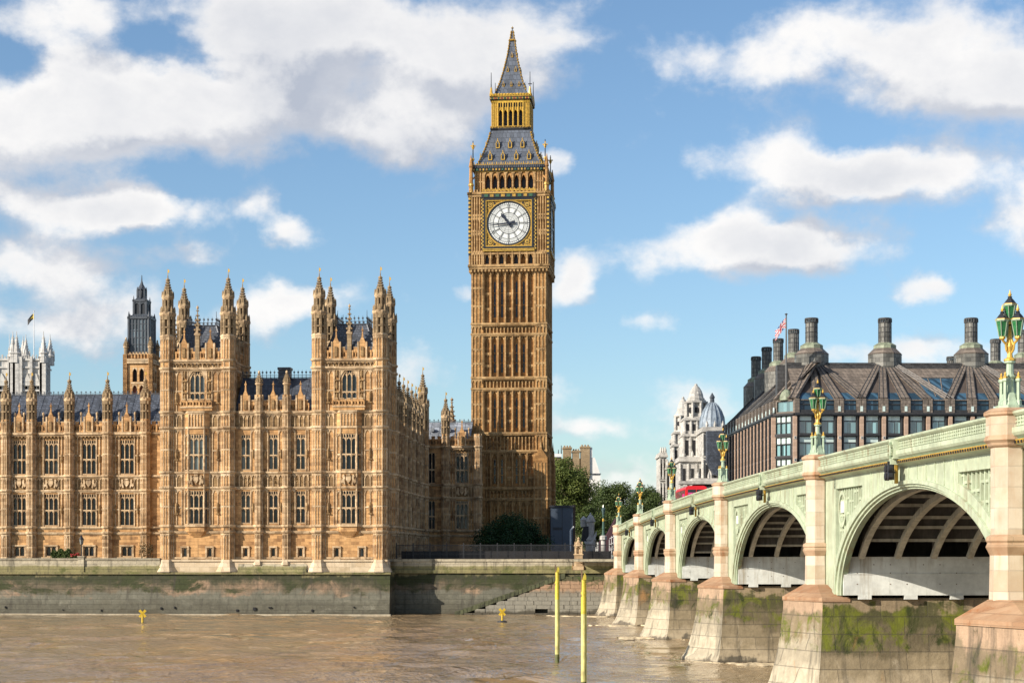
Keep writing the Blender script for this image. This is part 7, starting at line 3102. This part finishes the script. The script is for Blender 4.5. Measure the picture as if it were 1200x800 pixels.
def tree(name, label, cat, base, w_, h, seed, mat, trunk=.25, nclump=46, leaf=.34, per=260, group=None, lowfill=False):
    """tapered trunk and limbs; crown of leaf clumps on an uneven envelope with gaps"""
    rnd = random.Random(seed)
    root = thing(name, label, cat, base, 0, group)
    tb = MB()
    th = h * trunk
    r0 = max(.18, h * .022)
    tb.tube((0, 0, -.3), (0, 0, th), r0 * 1.3, r0 * .85, 8)
    cr = MB()
    ch = h - th * .7
    clumps = []
    for i in range(nclump):
        for _ in range(30):
            u = Vector((rnd.uniform(-1, 1), rnd.uniform(-1, 1), rnd.uniform(-1, 1)))
            if .35 < u.length < 1.0:
                break
        zz = u.z
        k = 1.0 if zz > 0 else (1.0 if lowfill else .92)
        c = Vector((u.x * w_ * .42 * k, u.y * w_ * .42 * k, th * .7 + ch * (.5 + .40 * zz)))
        if lowfill:
            c.z = max(.5, th * .7 + ch * .5 * (zz * .75 + .72) * (1 - .45 * (u.x ** 2)))
        clumps.append((c, rnd.uniform(.10, .19) * (w_ + ch) * .5))
    for c, r in clumps[::2]:
        st = Vector((rnd.uniform(-.2, .2), rnd.uniform(-.2, .2), th * rnd.uniform(.75, 1.0)))
        mid = st.lerp(c, .5) + Vector((0, 0, r * .3))
        tb.tube(st, mid, r0 * .42, r0 * .25, 5)
        tb.tube(mid, c, r0 * .25, r0 * .08, 5)
    tb.build('trunk', M['bark'], root)
    for c, r in clumps:
        n = int(per * rnd.uniform(.7, 1.2))
        for _ in range(n):
            v = Vector((rnd.gauss(0, 1), rnd.gauss(0, 1), rnd.gauss(0, 1))).normalized()
            p_ = c + Vector((v.x, v.y, v.z * .8)) * r * (rnd.uniform(.35, 1.0) ** .6 + (rnd.random() ** 6) * .35)
            if p_.z < .15:
                continue
            nrm = (v + Vector((rnd.gauss(0, .6), rnd.gauss(0, .6), rnd.gauss(0, .6) + .35))).normalized()
            a = nrm.orthogonal().normalized()
            b_ = nrm.cross(a)
            an = rnd.uniform(0, PI)
            a, b_ = a * math.cos(an) + b_ * math.sin(an), b_ * math.cos(an) - a * math.sin(an)
            s = leaf * rnd.uniform(.6, 1.25)
            cr.face([p_ - a * s * .5, p_ + b_ * s * .33, p_ + a * s * .5, p_ - b_ * s * .33])
    cr.build('crown', mat, root)
    return root


def ground_at(px, d):
    return Vector(((px - HX) / FPX * d, d, TERR))


def hpx(py, d):
    return (HY - py) / FPX * d + EYE - TERR


tree('bush', 'wide dark evergreen bush rounded in front of the clock tower base', 'bush', ground_at(600, 283), 95 * 283 / FPX, hpx(590, 283), 11, M['leaf_bush'], .12, 74, .30, 330, lowfill=True)
TG = 'plane trees beyond the clock tower'
tree('tree', 'tallest yellowish green tree close to the right edge of the clock tower', 'tree', ground_at(663, 368), 58 * 368 / FPX, hpx(526, 368), 21, M['leaf'], .2, 84, .40, 420, TG)
tree('tree', 'broad dark green tree between the tall tree and the green bridge lamps', 'tree', ground_at(714, 385), 62 * 385 / FPX, hpx(556, 385), 22, M['leaf_dark'], .2, 76, .42, 380, TG)
tree('tree', 'dark tree just behind the fifth green bridge lamp', 'tree', ground_at(760, 380), 50 * 380 / FPX, hpx(563, 380), 23, M['leaf_dark'], .2, 64, .42, 380, TG)
tree('tree', 'small shaded tree filling the gap under the two larger trees', 'tree', ground_at(690, 360), 42 * 360 / FPX, hpx(588, 360), 24, M['leaf_dark'], .2, 50, .4, 320, TG)
tree('tree', 'low dark tree behind the far end of the bridge', 'tree', ground_at(738, 352), 46 * 352 / FPX, hpx(588, 352), 25, M['leaf_dark'], .2, 50, .4, 320, TG)

# ------------------------------------------------------------------ hoarding, railings and small stone monuments by the tower
hut = thing('site_cabin', 'slate blue flat sided cabin standing between the clock tower and trees', 'cabin', (0, 0, 0))
d = 291.0
q = lambda px, dd=d: (px - HX) / FPX * dd
zq = lambda py, dd=d: EYE + (HY - py) / FPX * dd
M['cabin'] = plain('slate blue panels', (.045, .062, .09), .5, 0, .12, .6)
M['cabin_dark'] = plain('dark cabin trim', (.02, .022, .028), .6, 0, .2)
mb = MB()
mb.box(q(645.5), q(671.5), d, d + 7, TERR, zq(594), 0)
mb.box(q(658.6), q(659.2), d - .05, d, TERR, zq(594), 1)
mb.build('cabin_wall', [M['cabin'], M['cabin_dark']], hut)
mb = MB()
mb.box(q(644.5), q(672.8), d - .25, d + 7.2, zq(594), zq(591.8), 0)
mb.build('cabin_roof', M['cabin_dark'], hut)
mb = MB()
mb.box(q(648), q(658.3), d - .06, d + .1, zq(620.5), zq(617.5), 0)
mb.build('cabin_window', M['cabin_dark'], hut)
mb = MB()
mb.box(q(671.6), q(674.5), d + .5, d + 7, TERR, zq(591), 0)
mb.build('side_board', plain('brown timber', (.10, .06, .04), .8, 0, .3), hut)

# white bent standpipe
pp = thing('lamp_post', 'short white post with a bent top beside the slate blue cabin', 'post', (q(668.5, 284), 284, TERR))
mb = MB()
h = zq(621, 284) - TERR
mb.tube((0, 0, 0), (0, 0, h), .16, .14, 8)
mb.tube((0, 0, h), (.55, 0, h + .6), .14, .12, 8)
mb.loft(0, 0, [(0, .35), (.15, .35), (.2, .18)], 8)
mb.build('post', M['pole_white'], pp)

# railings along the recessed river wall
M['rail'] = plain('black railings', (.014, .014, .016), .5, 0, .2)
rl = thing('railing', 'long dark metal railing above the recessed river wall below the clock tower', 'railing', (*PF.o, 0), PF.t)
x0, x1 = .4, PF.x(722, 7.0)
mb = MB()
z0, z1 = TERR + .2, EYE + (HY - 637.5) / FPX * 252
x = x0
i = 0
posts = []
while x < x1:
    if i % 14 == 0:
        posts.append(x)
    mb.box(x - .028, x + .028, 6.97, 7.03, z0, z1)
    x += .17
    i += 1
for zz in (z0 + .1, z0 + .95, z1 - .12):
    mb.box(x0, x1, 6.96, 7.04, zz - .035, zz + .035)
mb.build('rails', M['rail'], rl)
pm = None
for x in posts:
    if pm is None:
        mb = MB()
        mb.box(-.07, .07, -.07, .07, z0, z1 + .2)
        pm = mb.build('post', M['rail'], rl, (x, 7.0, 0))
    else:
        inst(pm, rl, (x, 7.0, 0))
# dark screen boards behind the railings
hb = thing('hoarding', 'low dark hoarding behind the railings under the bush', 'hoarding', (*PF.o, 0), PF.t)
mb = MB()
mb.box(.8, PF.x(716, 9.5), 9.4, 9.6, TERR, TERR + 1.55)
mb.build('boards', plain('dark brown boards', (.014, .012, .012), .8, 0, .3, .5), hb)
mb = MB()
x = 1.5
while x < PF.x(716, 9.5):
    mb.box(x - .06, x + .06, 9.3, 9.4, TERR, TERR + 1.6)
    x += 2.4
mb.build('frame', M['rail'], hb)

# stone lantern pier on the river wall
sp_ = thing('stone_monument', 'small pinnacled sandstone pier standing on the river wall', 'monument', (*PF.world(PF.x(678, 5.2), 5.2, 6.2).xy, 6.15), PF.t)
k = 250.0 / FPX
mb = MB()
mb.box(-.75, .75, -.7, .6, 0, .55)
mb.box(-.58, .58, -.55, .55, .55, 2.1)
mb.box(-.68, .68, -.64, .64, 2.1, 2.25)
mb.build('base', M['stone_trim'], sp_)
mb = MB()
for s in (-1, 1):
    for t_ in (-1, 1):
        mb.box(s * .42 - .12, s * .42 + .12, t_ * .42 - .12, t_ * .42 + .12, 2.25, 3.35)
mb.box(-.26, .26, -.26, .26, 2.25, 3.3)
mb.T = None
for k_ in range(4):
    mb.T = Matrix.Rotation(k_ * PI / 2, 4, 'Z')
    mb.archhead(-.34, .34, 2.9, 3.25, 3.4, -.52, -.34, 0, 4)
    mb.poly([(-.55, 3.35), (.55, 3.35), (0, 3.95)], -.56, -.42)
mb.T = None
mb.loft(0, 0, [(3.35, .72), (3.5, .62), (3.9, .32), (4.25, .12), (4.3, .2), (4.42, .18), (4.6, .03)], 8)
mb.build('canopy', M['stone_trim'], sp_)
mb = MB()
mb.loft(-.75, -.35, [(.0, .22), (.5, .2), (.8, .12), (.95, .14), (1.1, .05)], 7)
mb.loft(.75, -.35, [(.0, .22), (.5, .2), (.8, .12), (.95, .14), (1.1, .05)], 7)
mb.build('side_figures', M['tower_dark'], sp_)

# pale domed kiosk half hidden behind the railings
ks = thing('kiosk', 'pale grey stone kiosk with an ogee domed top in front of the trees', 'kiosk', (q(690, 318), 318, TERR))
k = 318.0 / FPX
zz = lambda py: EYE + (HY - py) * k - TERR
mb = MB()
mb.loft(.3, 0, [(0, .9), (zz(634), .95), (zz(632), 1.1), (zz(628), .7), (zz(612), .75), (zz(611), .95), (zz(609), .9)], 8)
mb.loft(.3, 0, [(zz(609), .8), (zz(607), .75), (zz(604), .45), (zz(602.5), .15), (zz(602), .22), (zz(600), .02)], 8)
mb.loft(-.9, .4, [(zz(617), .55), (zz(610), .6), (zz(609), .75), (zz(607), .5), (zz(604.5), .1)], 8)
mb.build('stone_body', plain('pale grey stone', (.50, .49, .47), .8, 0, .3, 1.5), ks)
mb = MB()
mb.poly([(-1.4, zz(634)), (-.2, zz(636)), (.1, zz(616)), (-1.0, zz(617))], -.6, .3)
mb.build('door_panel', M['cabin_dark'], ks)
mb = MB()
mb.poly([(-.9, zz(634)), (.4, zz(634)), (1.3, zz(622)), (1.35, zz(627)), (.5, zz(637)), (-.7, zz(637))], -1.0, -.5)
mb.build('curved_buttress', plain('white stone', (.62, .62, .62), .8, 0, .2, 1.5), ks)

# dark plum tent roof with white trellis at the end of the bridge
tn = thing('market_stall', 'dark plum roofed stall with white trellis screen at the far bridge end', 'stall', (0, 0, 0))
d = 262.0
mb = MB()
mb.poly([(q(703, d), zq(650, d)), (q(726, d), zq(650, d)), (q(726, d), zq(608, d)), (q(722, d), zq(607, d)), (q(711, d), zq(627, d)), (q(703, d), zq(634, d))], d, d + 5)
mb.build('stall_body', plain('plum canvas', (.055, .018, .026), .7, 0, .25, .8), tn)
mb = MB()
for px in (714, 716.5, 719, 721.5, 724):
    mb.tube((q(px, d), d - .3, TERR), (q(px, d), d - .3, zq(632 - (px - 714) * 1.6, d)), .05, .05, 5)
for py in (645, 638, 631):
    mb.tube((q(714, d), d - .3, zq(py, d)), (q(724, d), d - .3, zq(py - 5, d)), .05, .05, 5)
for i in range(4):
    mb.tube((q(714 + i * 2.5, d), d - .32, zq(648, d)), (q(716.5 + i * 2.5, d), d - .32, zq(638 - i * 3, d)), .04, .04, 4)
mb.build('trellis', M['pole_white'], tn)

# grey green lamp on a stone base beyond the stall, dark bollards beside
fl_ = thing('street_lamp', 'slim dark green lamp on a stone block just left of the bridge end', 'street lamp', (q(707, 258), 258, TERR))
mb = MB()
k = 258.0 / FPX
zz = lambda py: EYE + (HY - py) * k - TERR
mb.loft(0, 0, [(0, .36), (zz(633), .36), (zz(632), .55), (zz(628), .55), (zz(627), .3)], 8)
mb.build('stone_base', M['portland'], fl_)
mb = MB()
mb.loft(0, 0, [(zz(628), .26), (zz(620), .16), (zz(619), .2), (zz(606), .10), (zz(604), .2), (zz(603), .08)], 8, 0)
mb.loft(0, 0, [(zz(611), .13), (zz(608.5), .18), (zz(607), .1)], 8, 1)
mb.build('post', [plain('dark green paint', (.05, .10, .075), .5, 0, .2), M['gold']], fl_)
mb = MB()
mb.loft(0, 0, [(zz(603), .12), (zz(602.5), .16), (zz(597), .3), (zz(596.6), .34), (zz(594), .12), (zz(591), .03)], 6)
mb.build('lantern', plain('dark lantern glass', (.06, .10, .10), .2, 0, .3), fl_)

# terrace: lamp, hedge, flowers, dark gate piers
lp = thing('street_lamp', 'black lantern on a post above the terrace parapet in front of the left wing', 'street lamp', (*PF.world(PF.x(95.5, .9), .9).xy, 7.0), PF.t)
mb = MB()
k = 253.0 / FPX
zz = lambda py: EYE + (HY - py) * k - 7.0
mb.loft(0, 0, [(0, .22), (.9, .2), (1.0, .09), (zz(638.5), .07), (zz(638), .14)], 8)
mb.build('post', M['black'], lp)
mb = MB()
mb.loft(0, 0, [(zz(638), .13), (zz(637.5), .2), (zz(632), .30)], 6, 0)
mb.loft(0, 0, [(zz(632), .34), (zz(631.4), .34), (zz(629), .15), (zz(628.5), .18), (zz(627), .03)], 6, 1)
for i in range(6):
    a = PI / 6 + i * PI / 3
    mb.tube((.2 * math.cos(a), .2 * math.sin(a), zz(637.5)), (.31 * math.cos(a), .31 * math.sin(a), zz(632)), .025, .025, 4, 1)
mb.build('lantern', [plain('cloudy lantern glass', (.22, .22, .2), .2, 0, .3), M['black']], lp)


def leafy(name, label, cat, px0, px1, b_, zb, zt, dp, mat, seed, n, leaf, extra=None):
    rnd = random.Random(seed)
    x0, x1 = PF.x(px0, b_), PF.x(px1, b_)
    mb = MB()
    for _ in range(n):
        u = rnd.uniform(-1, 1)
        v = rnd.uniform(-1, 1)
        w_ = rnd.uniform(0, 1)
        x = (x0 + x1) / 2 + u * (x1 - x0) / 2
        y = b_ + v * dp / 2
        top = zb + (zt - zb) * (1 - .25 * u ** 4 + .12 * math.sin(u * 9 + seed))
        z = zb + (top - zb) * w_ ** .6
        nrm = Vector((rnd.gauss(0, 1), rnd.gauss(0, 1) - .6, rnd.gauss(0, 1) + .6)).normalized()
        a = nrm.orthogonal().normalized() * leaf
        c = nrm.cross(a)
        p_ = Vector((x, y, z))
        mb.face([p_ - a * .5, p_ + c * .35, p_ + a * .5, p_ - c * .35], 1 if extra and rnd.random() < .6 and w_ > .4 else 0)
    o = mb.build(name, [mat] + ([extra] if extra else []), None, (*PF.o, 0), PF.t)
    return tag(o, label, cat)


leafy('hedge', 'clipped green hedge on the terrace left of the black lantern', 'hedge', 60.5, 86, 1.7, 7.2, 8.95, 1.0, M['leaf_dark'], 3, 2600, .22)
leafy('flower_bed', 'small bed of red flowers on the terrace under the black lantern', 'flower bed', 83, 94.5, 1.25, 7.6, 8.45, .6, M['leaf_dark'], 4, 900, .16, plain('red petals', (.55, .02, .05), .6, 0, .2))
for i, (pa, pb) in enumerate(((163.5, 171), (172, 179))):
    leafy('potted_shrub', ['thin brown potted shrub by the terrace railing, left one of a pair', 'thin brown potted shrub at the pavilion corner, right one of a pair'][i], 'shrub', pa, pb, 4.0, 7.2, 9.9 - i * .3, .8, M['leaf_sparse'] if 'leaf_sparse' in M else M.setdefault('leaf_sparse', leaf_mat('brownish leaves', (.05, .04, .015), (.085, .06, .025), (.12, .09, .04))), 7 + i, 260, .2)

# ------------------------------------------------------------------ red bus and people on the bridge
M['bus_red'] = plain('red bus paint', (.60, .012, .02), .3, 0, .12, .6)
M['pink'] = plain('magenta advert', (.62, .05, .25), .45, 0, .35, 1.2)
M['sky_blue'] = plain('pale blue advert', (.30, .50, .68), .45, 0, .35, 1.5)
M['white_paint'] = plain('white paint', (.75, .75, .75), .4, 0, .1)
M['tyre'] = plain('tyre rubber', (.02, .02, .02), .85, 0, .2)
M['bus_glass'] = glass('bus window glass', (.02, .025, .03), rough=.06)


def rounded(w_, r, n=4):
    """half-width profile corner points for a rounded rectangle (x, z)"""
    return [(r - r * math.cos(i * PI / 2 / n), r - r * math.sin(i * PI / 2 / n)) for i in range(n + 1)]


def bus():
    sb = 210.0
    tb_ = 6.0
    q_ = BF.world(tb_, sb, btop(sb) - 1.11)
    root = thing('bus', 'red double decker bus with pink and pale blue adverts crossing the bridge', 'bus', q_, BF.t)
    L, W_, H = 10.6, 2.5, 4.4
    pts = [(-W_ / 2, .35), (-W_ / 2, H - .35), (-W_ / 2 + .1, H - .12), (-W_ / 2 + .35, H), (W_ / 2 - .35, H), (W_ / 2 - .1, H - .12), (W_ / 2, H - .35), (W_ / 2, .35)]
    b = MB()
    b.poly(pts, 0, L)
    for s in (-1, 1):
        b.box(s * W_ / 2 - .03, s * W_ / 2 + .03, .2, L - .2, 2.42, 2.52, 0)
    b.build('body', M['bus_red'], root)
    for (za, zb) in ((3.05, 3.95), (1.35, 2.25)):
        g = MB()
        for s in (-1, 1):
            g.box(s * W_ / 2 - .02, s * W_ / 2 + .015, .5, L - .5, za, zb)
        g.box(-W_ / 2 + .25, W_ / 2 - .25, -.02, .02, za, zb)
        g.box(-W_ / 2 + .25, W_ / 2 - .25, L - .02, L + .02, za, zb)
        wn = g.build('side_windows', M['bus_glass'], root)
        f = MB()
        y = .5
        while y < L - .3:
            for s in (-1, 1):
                f.box(s * W_ / 2 - .03, s * W_ / 2 + .025, y - .05, y + .05, za, zb)
            y += 1.35
        f.box(-.04, .04, -.03, .0, za, zb)
        f.build('window_bars', M['bus_red'], wn)
    a = MB()
    a.box(-.95, .15, -.035, -.02, 2.35, 3.6, 0)
    a.box(.05, 1.0, -.04, -.02, 2.3, 2.95, 1)
    a.box(.2, .9, -.045, -.02, 2.95, 3.5, 0)
    a.box(-1.27, -1.25, .8, 6.6, 2.25, 3.0, 1)
    a.box(-1.275, -1.25, 1.2, 3.2, 2.3, 3.5, 0)
    a.build('advert_panel', [M['pink'], M['sky_blue']], root)
    for s in (-1, 1):
        for y in (2.2, L - 2.4):
            w_ = MB()
            w_.T = Matrix.Translation((s * 1.12, y, .5)) @ Matrix.Rotation(PI / 2, 4, 'Y')
            w_.loft(0, 0, [(-.15, .42), (-.13, .5), (.13, .5), (.15, .42)], 16)
            w_.build('wheel', M['tyre'], root)
    for s in (-1, 1):
        l_ = MB()
        l_.box(s * .95 - .12, s * .95 + .12, -.05, .02, .9, 1.2)
        l_.build('tail_light', M['flag_red'], root)


bus()

# skin-modifier pedestrians, tiny above the parapet
M['skin'] = plain('skin', (.45, .27, .19), .6, 0, .1)
M['hair'] = plain('dark hair', (.03, .02, .015), .7, 0, .2)


def person(label, t_, s_, coat, trousers, heading, seed, stride=.22):
    q_ = BF.world(t_, s_, btop(s_) - .98)
    root = thing('person', label, 'person', q_, heading, 'people walking on the bridge')
    J = {'pel': (0, 0, .95), 'chest': (0, -.02, 1.32), 'neck': (0, 0, 1.5), 'head': (0, -.03, 1.62), 'crown': (0, -.02, 1.72),
         'sl': (-.18, 0, 1.44), 'el': (-.25, .10, 1.17), 'hl': (-.24, -.06, .95), 'sr': (.18, 0, 1.44), 'er': (.25, -.06, 1.17), 'hr': (.23, -.22, .98),
         'kl': (-.10, -stride * .6, .52), 'al': (-.10, -stride * .8, .09), 'tl': (-.10, -stride * .8 - .2, .04),
         'kr': (.10, stride * .2, .5), 'ar': (.10, stride * 1.2, .12), 'tr': (.10, stride * 1.2 - .18, .04)}
    E = [('pel', 'chest'), ('chest', 'neck'), ('neck', 'head'), ('head', 'crown'), ('chest', 'sl'), ('sl', 'el'), ('el', 'hl'), ('chest', 'sr'), ('sr', 'er'), ('er', 'hr'),
         ('pel', 'kl'), ('kl', 'al'), ('al', 'tl'), ('pel', 'kr'), ('kr', 'ar'), ('ar', 'tr')]
    Rr = {'pel': .16, 'chest': .18, 'neck': .06, 'head': .105, 'crown': .085, 'sl': .085, 'el': .055, 'hl': .04, 'sr': .085, 'er': .055, 'hr': .04, 'kl': .075, 'al': .05, 'tl': .04, 'kr': .075, 'ar': .05, 'tr': .04}
    keys = list(J)
    me = bpy.data.meshes.new('body')
    me.from_pydata([J[k] for k in keys], [(keys.index(a), keys.index(b_)) for a, b_ in E], [])
    o = bpy.data.objects.new('body', me)
    COL.objects.link(o)
    o.parent = root
    sk = o.modifiers.new('skin', 'SKIN')
    me.skin_vertices.new() if not me.skin_vertices else None
    for i, k in enumerate(keys):
        sv = me.skin_vertices[0].data[i]
        sv.radius = (Rr[k] * 1.0, Rr[k] * (.72 if k in ('chest', 'pel') else 1))
        sv.use_root = k == 'pel'
    sd = o.modifiers.new('smooth', 'SUBSURF')
    sd.levels = sd.render_levels = 2
    m, t, b_ = new_mat('clothed figure %d' % seed)
    z = t.n('ShaderNodeSeparateXYZ', ins={0: t.n('ShaderNodeTexCoord').outputs['Object']}).outputs[2]
    c = t.mix(t.math('GREATER_THAN', z, .93), (*trousers, 1), (*coat, 1))
    c = t.mix(t.math('GREATER_THAN', z, 1.5), c, (.45, .27, .19, 1))
    setin(t, b_, 'Base Color', c)
    setin(t, b_, 'Roughness', .8)
    me.materials.append(m)
    h = MB()
    h.loft(0, 0, [(1.62, .112), (1.68, .122), (1.74, .10), (1.775, .05)], 10)
    h.build('hair', M['hair'], root)
    return root


person('person in a pale pink jacket walking on the bridge behind the fifth lamp', 2.2, 206, (.55, .36, .34), (.06, .06, .08), BF.t, 1)
person('person in a bright red top walking on the bridge by the fifth lamp', 1.6, 211, (.55, .03, .03), (.05, .05, .06), BF.t + PI, 2)
person('person in dark clothes walking on the bridge in front of the red bus', 1.8, 176.5, (.03, .03, .045), (.03, .03, .04), BF.t, 3)
person('person in a navy coat close beside the fourth lamp on the bridge', 2.6, 174.8, (.03, .035, .07), (.04, .04, .05), BF.t, 4)

# ------------------------------------------------------------------ yellow posts and cross buoys in the river
M['yellow'] = plain('worn yellow paint', (.62, .50, .05), .5, 0, .4, 1.6)
M['yellow_pale'] = plain('weathered pale yellow paint', (.58, .53, .19), .6, 0, .42, 1.2)
M['yellow_buoy'] = plain('bright buoy yellow', (.66, .44, .03), .45, 0, .3)


def post(label, px, py_base, py_top, w_px, rough_):
    d = EYE * FPX / (py_base - HY)
    k = d / FPX
    q_ = at(px, HY, d)
    root = thing('mooring_post', label, 'mooring post', (q_.x, d, 0), 0, 'yellow mooring posts in the river')
    h = EYE + (HY - py_top) * k
    r = w_px * k / 2
    mb = MB()
    mb.loft(0, 0, [(-2, r), (h * .5, r), (h, r * .97)], 16, 1)
    mb.loft(0, 0, [(h * .70, r * 1.02), (h, r)], 16, 0)
    mb.build('shaft', [M['yellow'], M['yellow_pale']], root, smooth=False)
    mb = MB()
    mb.box(-r * .98, -r * .5, -.1, .1, h - 1.0, h + .55, 1)
    mb.poly([(-r * .5, h), (r * .9, h), (r * .9, h + .25), (r * .3, h + .42), (-r * .2, h + .2)], -.18, .18, 0)
    mb.loft(0, 0, [(h - .85, r * 1.12), (h - .7, r * 1.12)], 12, 0)
    mb.build('hook', [M['yellow'], M['rust']], root)
    mb = MB()
    for i in range(10):
        z = .5 + i * (h - 1.5) / 10
        mb.box(r * .88, r * 1.1, -.12, .12, z, z + .5, 0)
    mb.build('fender_strip', plain('weathered green timber', (.16, .16, .05), .8, 0, .4, 2), root)
    mb = MB()
    mb.loft(0, 0, [(-.5, r * 1.03), (.45, r * 1.03), (.7, r * 1.0)], 16)
    mb.build('tide_mark', plain('wet weed', (.10, .11, .03), .6, 0, .3, 3), root)


post('slim yellow post leaving the water left of its taller near twin', 653, 777, 670, 5.1, 0)
post('near yellow post with a notched top standing right of the slimmer one', 684, 812, 679, 6.3, 1)


def buoy(label, px, py_base, hpx_):
    d = EYE * FPX / (py_base - HY)
    k = d / FPX
    q_ = at(px, HY, d)
    root = thing('buoy', label, 'buoy', (q_.x, d, 0), R(8), 'yellow cross topped buoys')
    h = hpx_ * k
    mb = MB()
    mb.loft(0, 0, [(-.3, .55), (.0, .62), (.12, .6), (.2, .3)], 14)
    mb.build('float', M['cabin_dark'], root)
    mb = MB()
    mb.tube((0, 0, .15), (0, 0, h * .62), .13, .11, 10)
    mb.build('mast', M['yellow_buoy'], root)
    mb = MB()
    c = h * .74
    for s in (-1, 1):
        a = s * R(42)
        u = Vector((math.sin(a), 0, math.cos(a)))
        v = Vector((math.cos(a), 0, -math.sin(a)))
        L, w_ = h * .31, .14
        o_ = Vector((0, 0, c))
        y = .07
        pts = [o_ + u * L + v * w_, o_ + u * L - v * w_, o_ - u * L - v * w_, o_ - u * L + v * w_]
        mb.poly([(p_.x, p_.z) for p_ in pts], -y + s * .01, y + s * .01)
    mb.build('cross_mark', M['yellow_buoy'], root)


buoy('yellow cross topped buoy floating in front of the left wing river wall', 167, 731, 17)
buoy('yellow cross topped buoy floating in front of the sloping river stair', 588.5, 728.5, 16)

# ------------------------------------------------------------------ foam and mud lines at the piers
M['foam'] = plain('muddy foam', (.62, .50, .32), .8, 0, .25, 1.6, .05)


def foam(px0, px1, py, wpx, seed):
    """a wandering, broken raft of muddy foam lying on the water"""
    rnd = random.Random(seed)
    mb = MB()
    d0 = EYE * FPX / (py - HY)
    n = 90
    offs = [rnd.uniform(0, 6.28) for _ in range(8)]

    def wob(f, k0):
        return sum(math.sin(f * (5 + 7 * j) + offs[(j + k0) % 8]) / (1 + j) for j in range(5))
    rows = []
    for i in range(n + 1):
        f = i / n
        d_ = d0 + .9 * wob(f, 0)
        th = max(.03, wpx * (math.sin(PI * f) ** .6) * (.55 + .38 * wob(f * 1.7, 3)))
        x = (px0 + (px1 - px0) * f - HX) / FPX * d0
        rows.append([(x, d_ + th * q, .16 * (1 - q * q) * (.5 + .5 * abs(math.sin(f * 40 + q * 5 + seed))) - .02) for q in (-1, -.6, -.2, .2, .6, 1)])
    for p_, c_ in zip(rows, rows[1:]):
        for a in range(5):
            mb.face([p_[a], c_[a], c_[a + 1], p_[a + 1]])
    tag(mb.build('foam', M['foam'], smooth=True), kind='stuff')


foam(798, 912, 777.5, 2.6, 1)
foam(722, 806, 747.5, 4.8, 2)
foam(690, 757, 733, 3.6, 3)
foam(640, 720, 722, 1.6, 4)
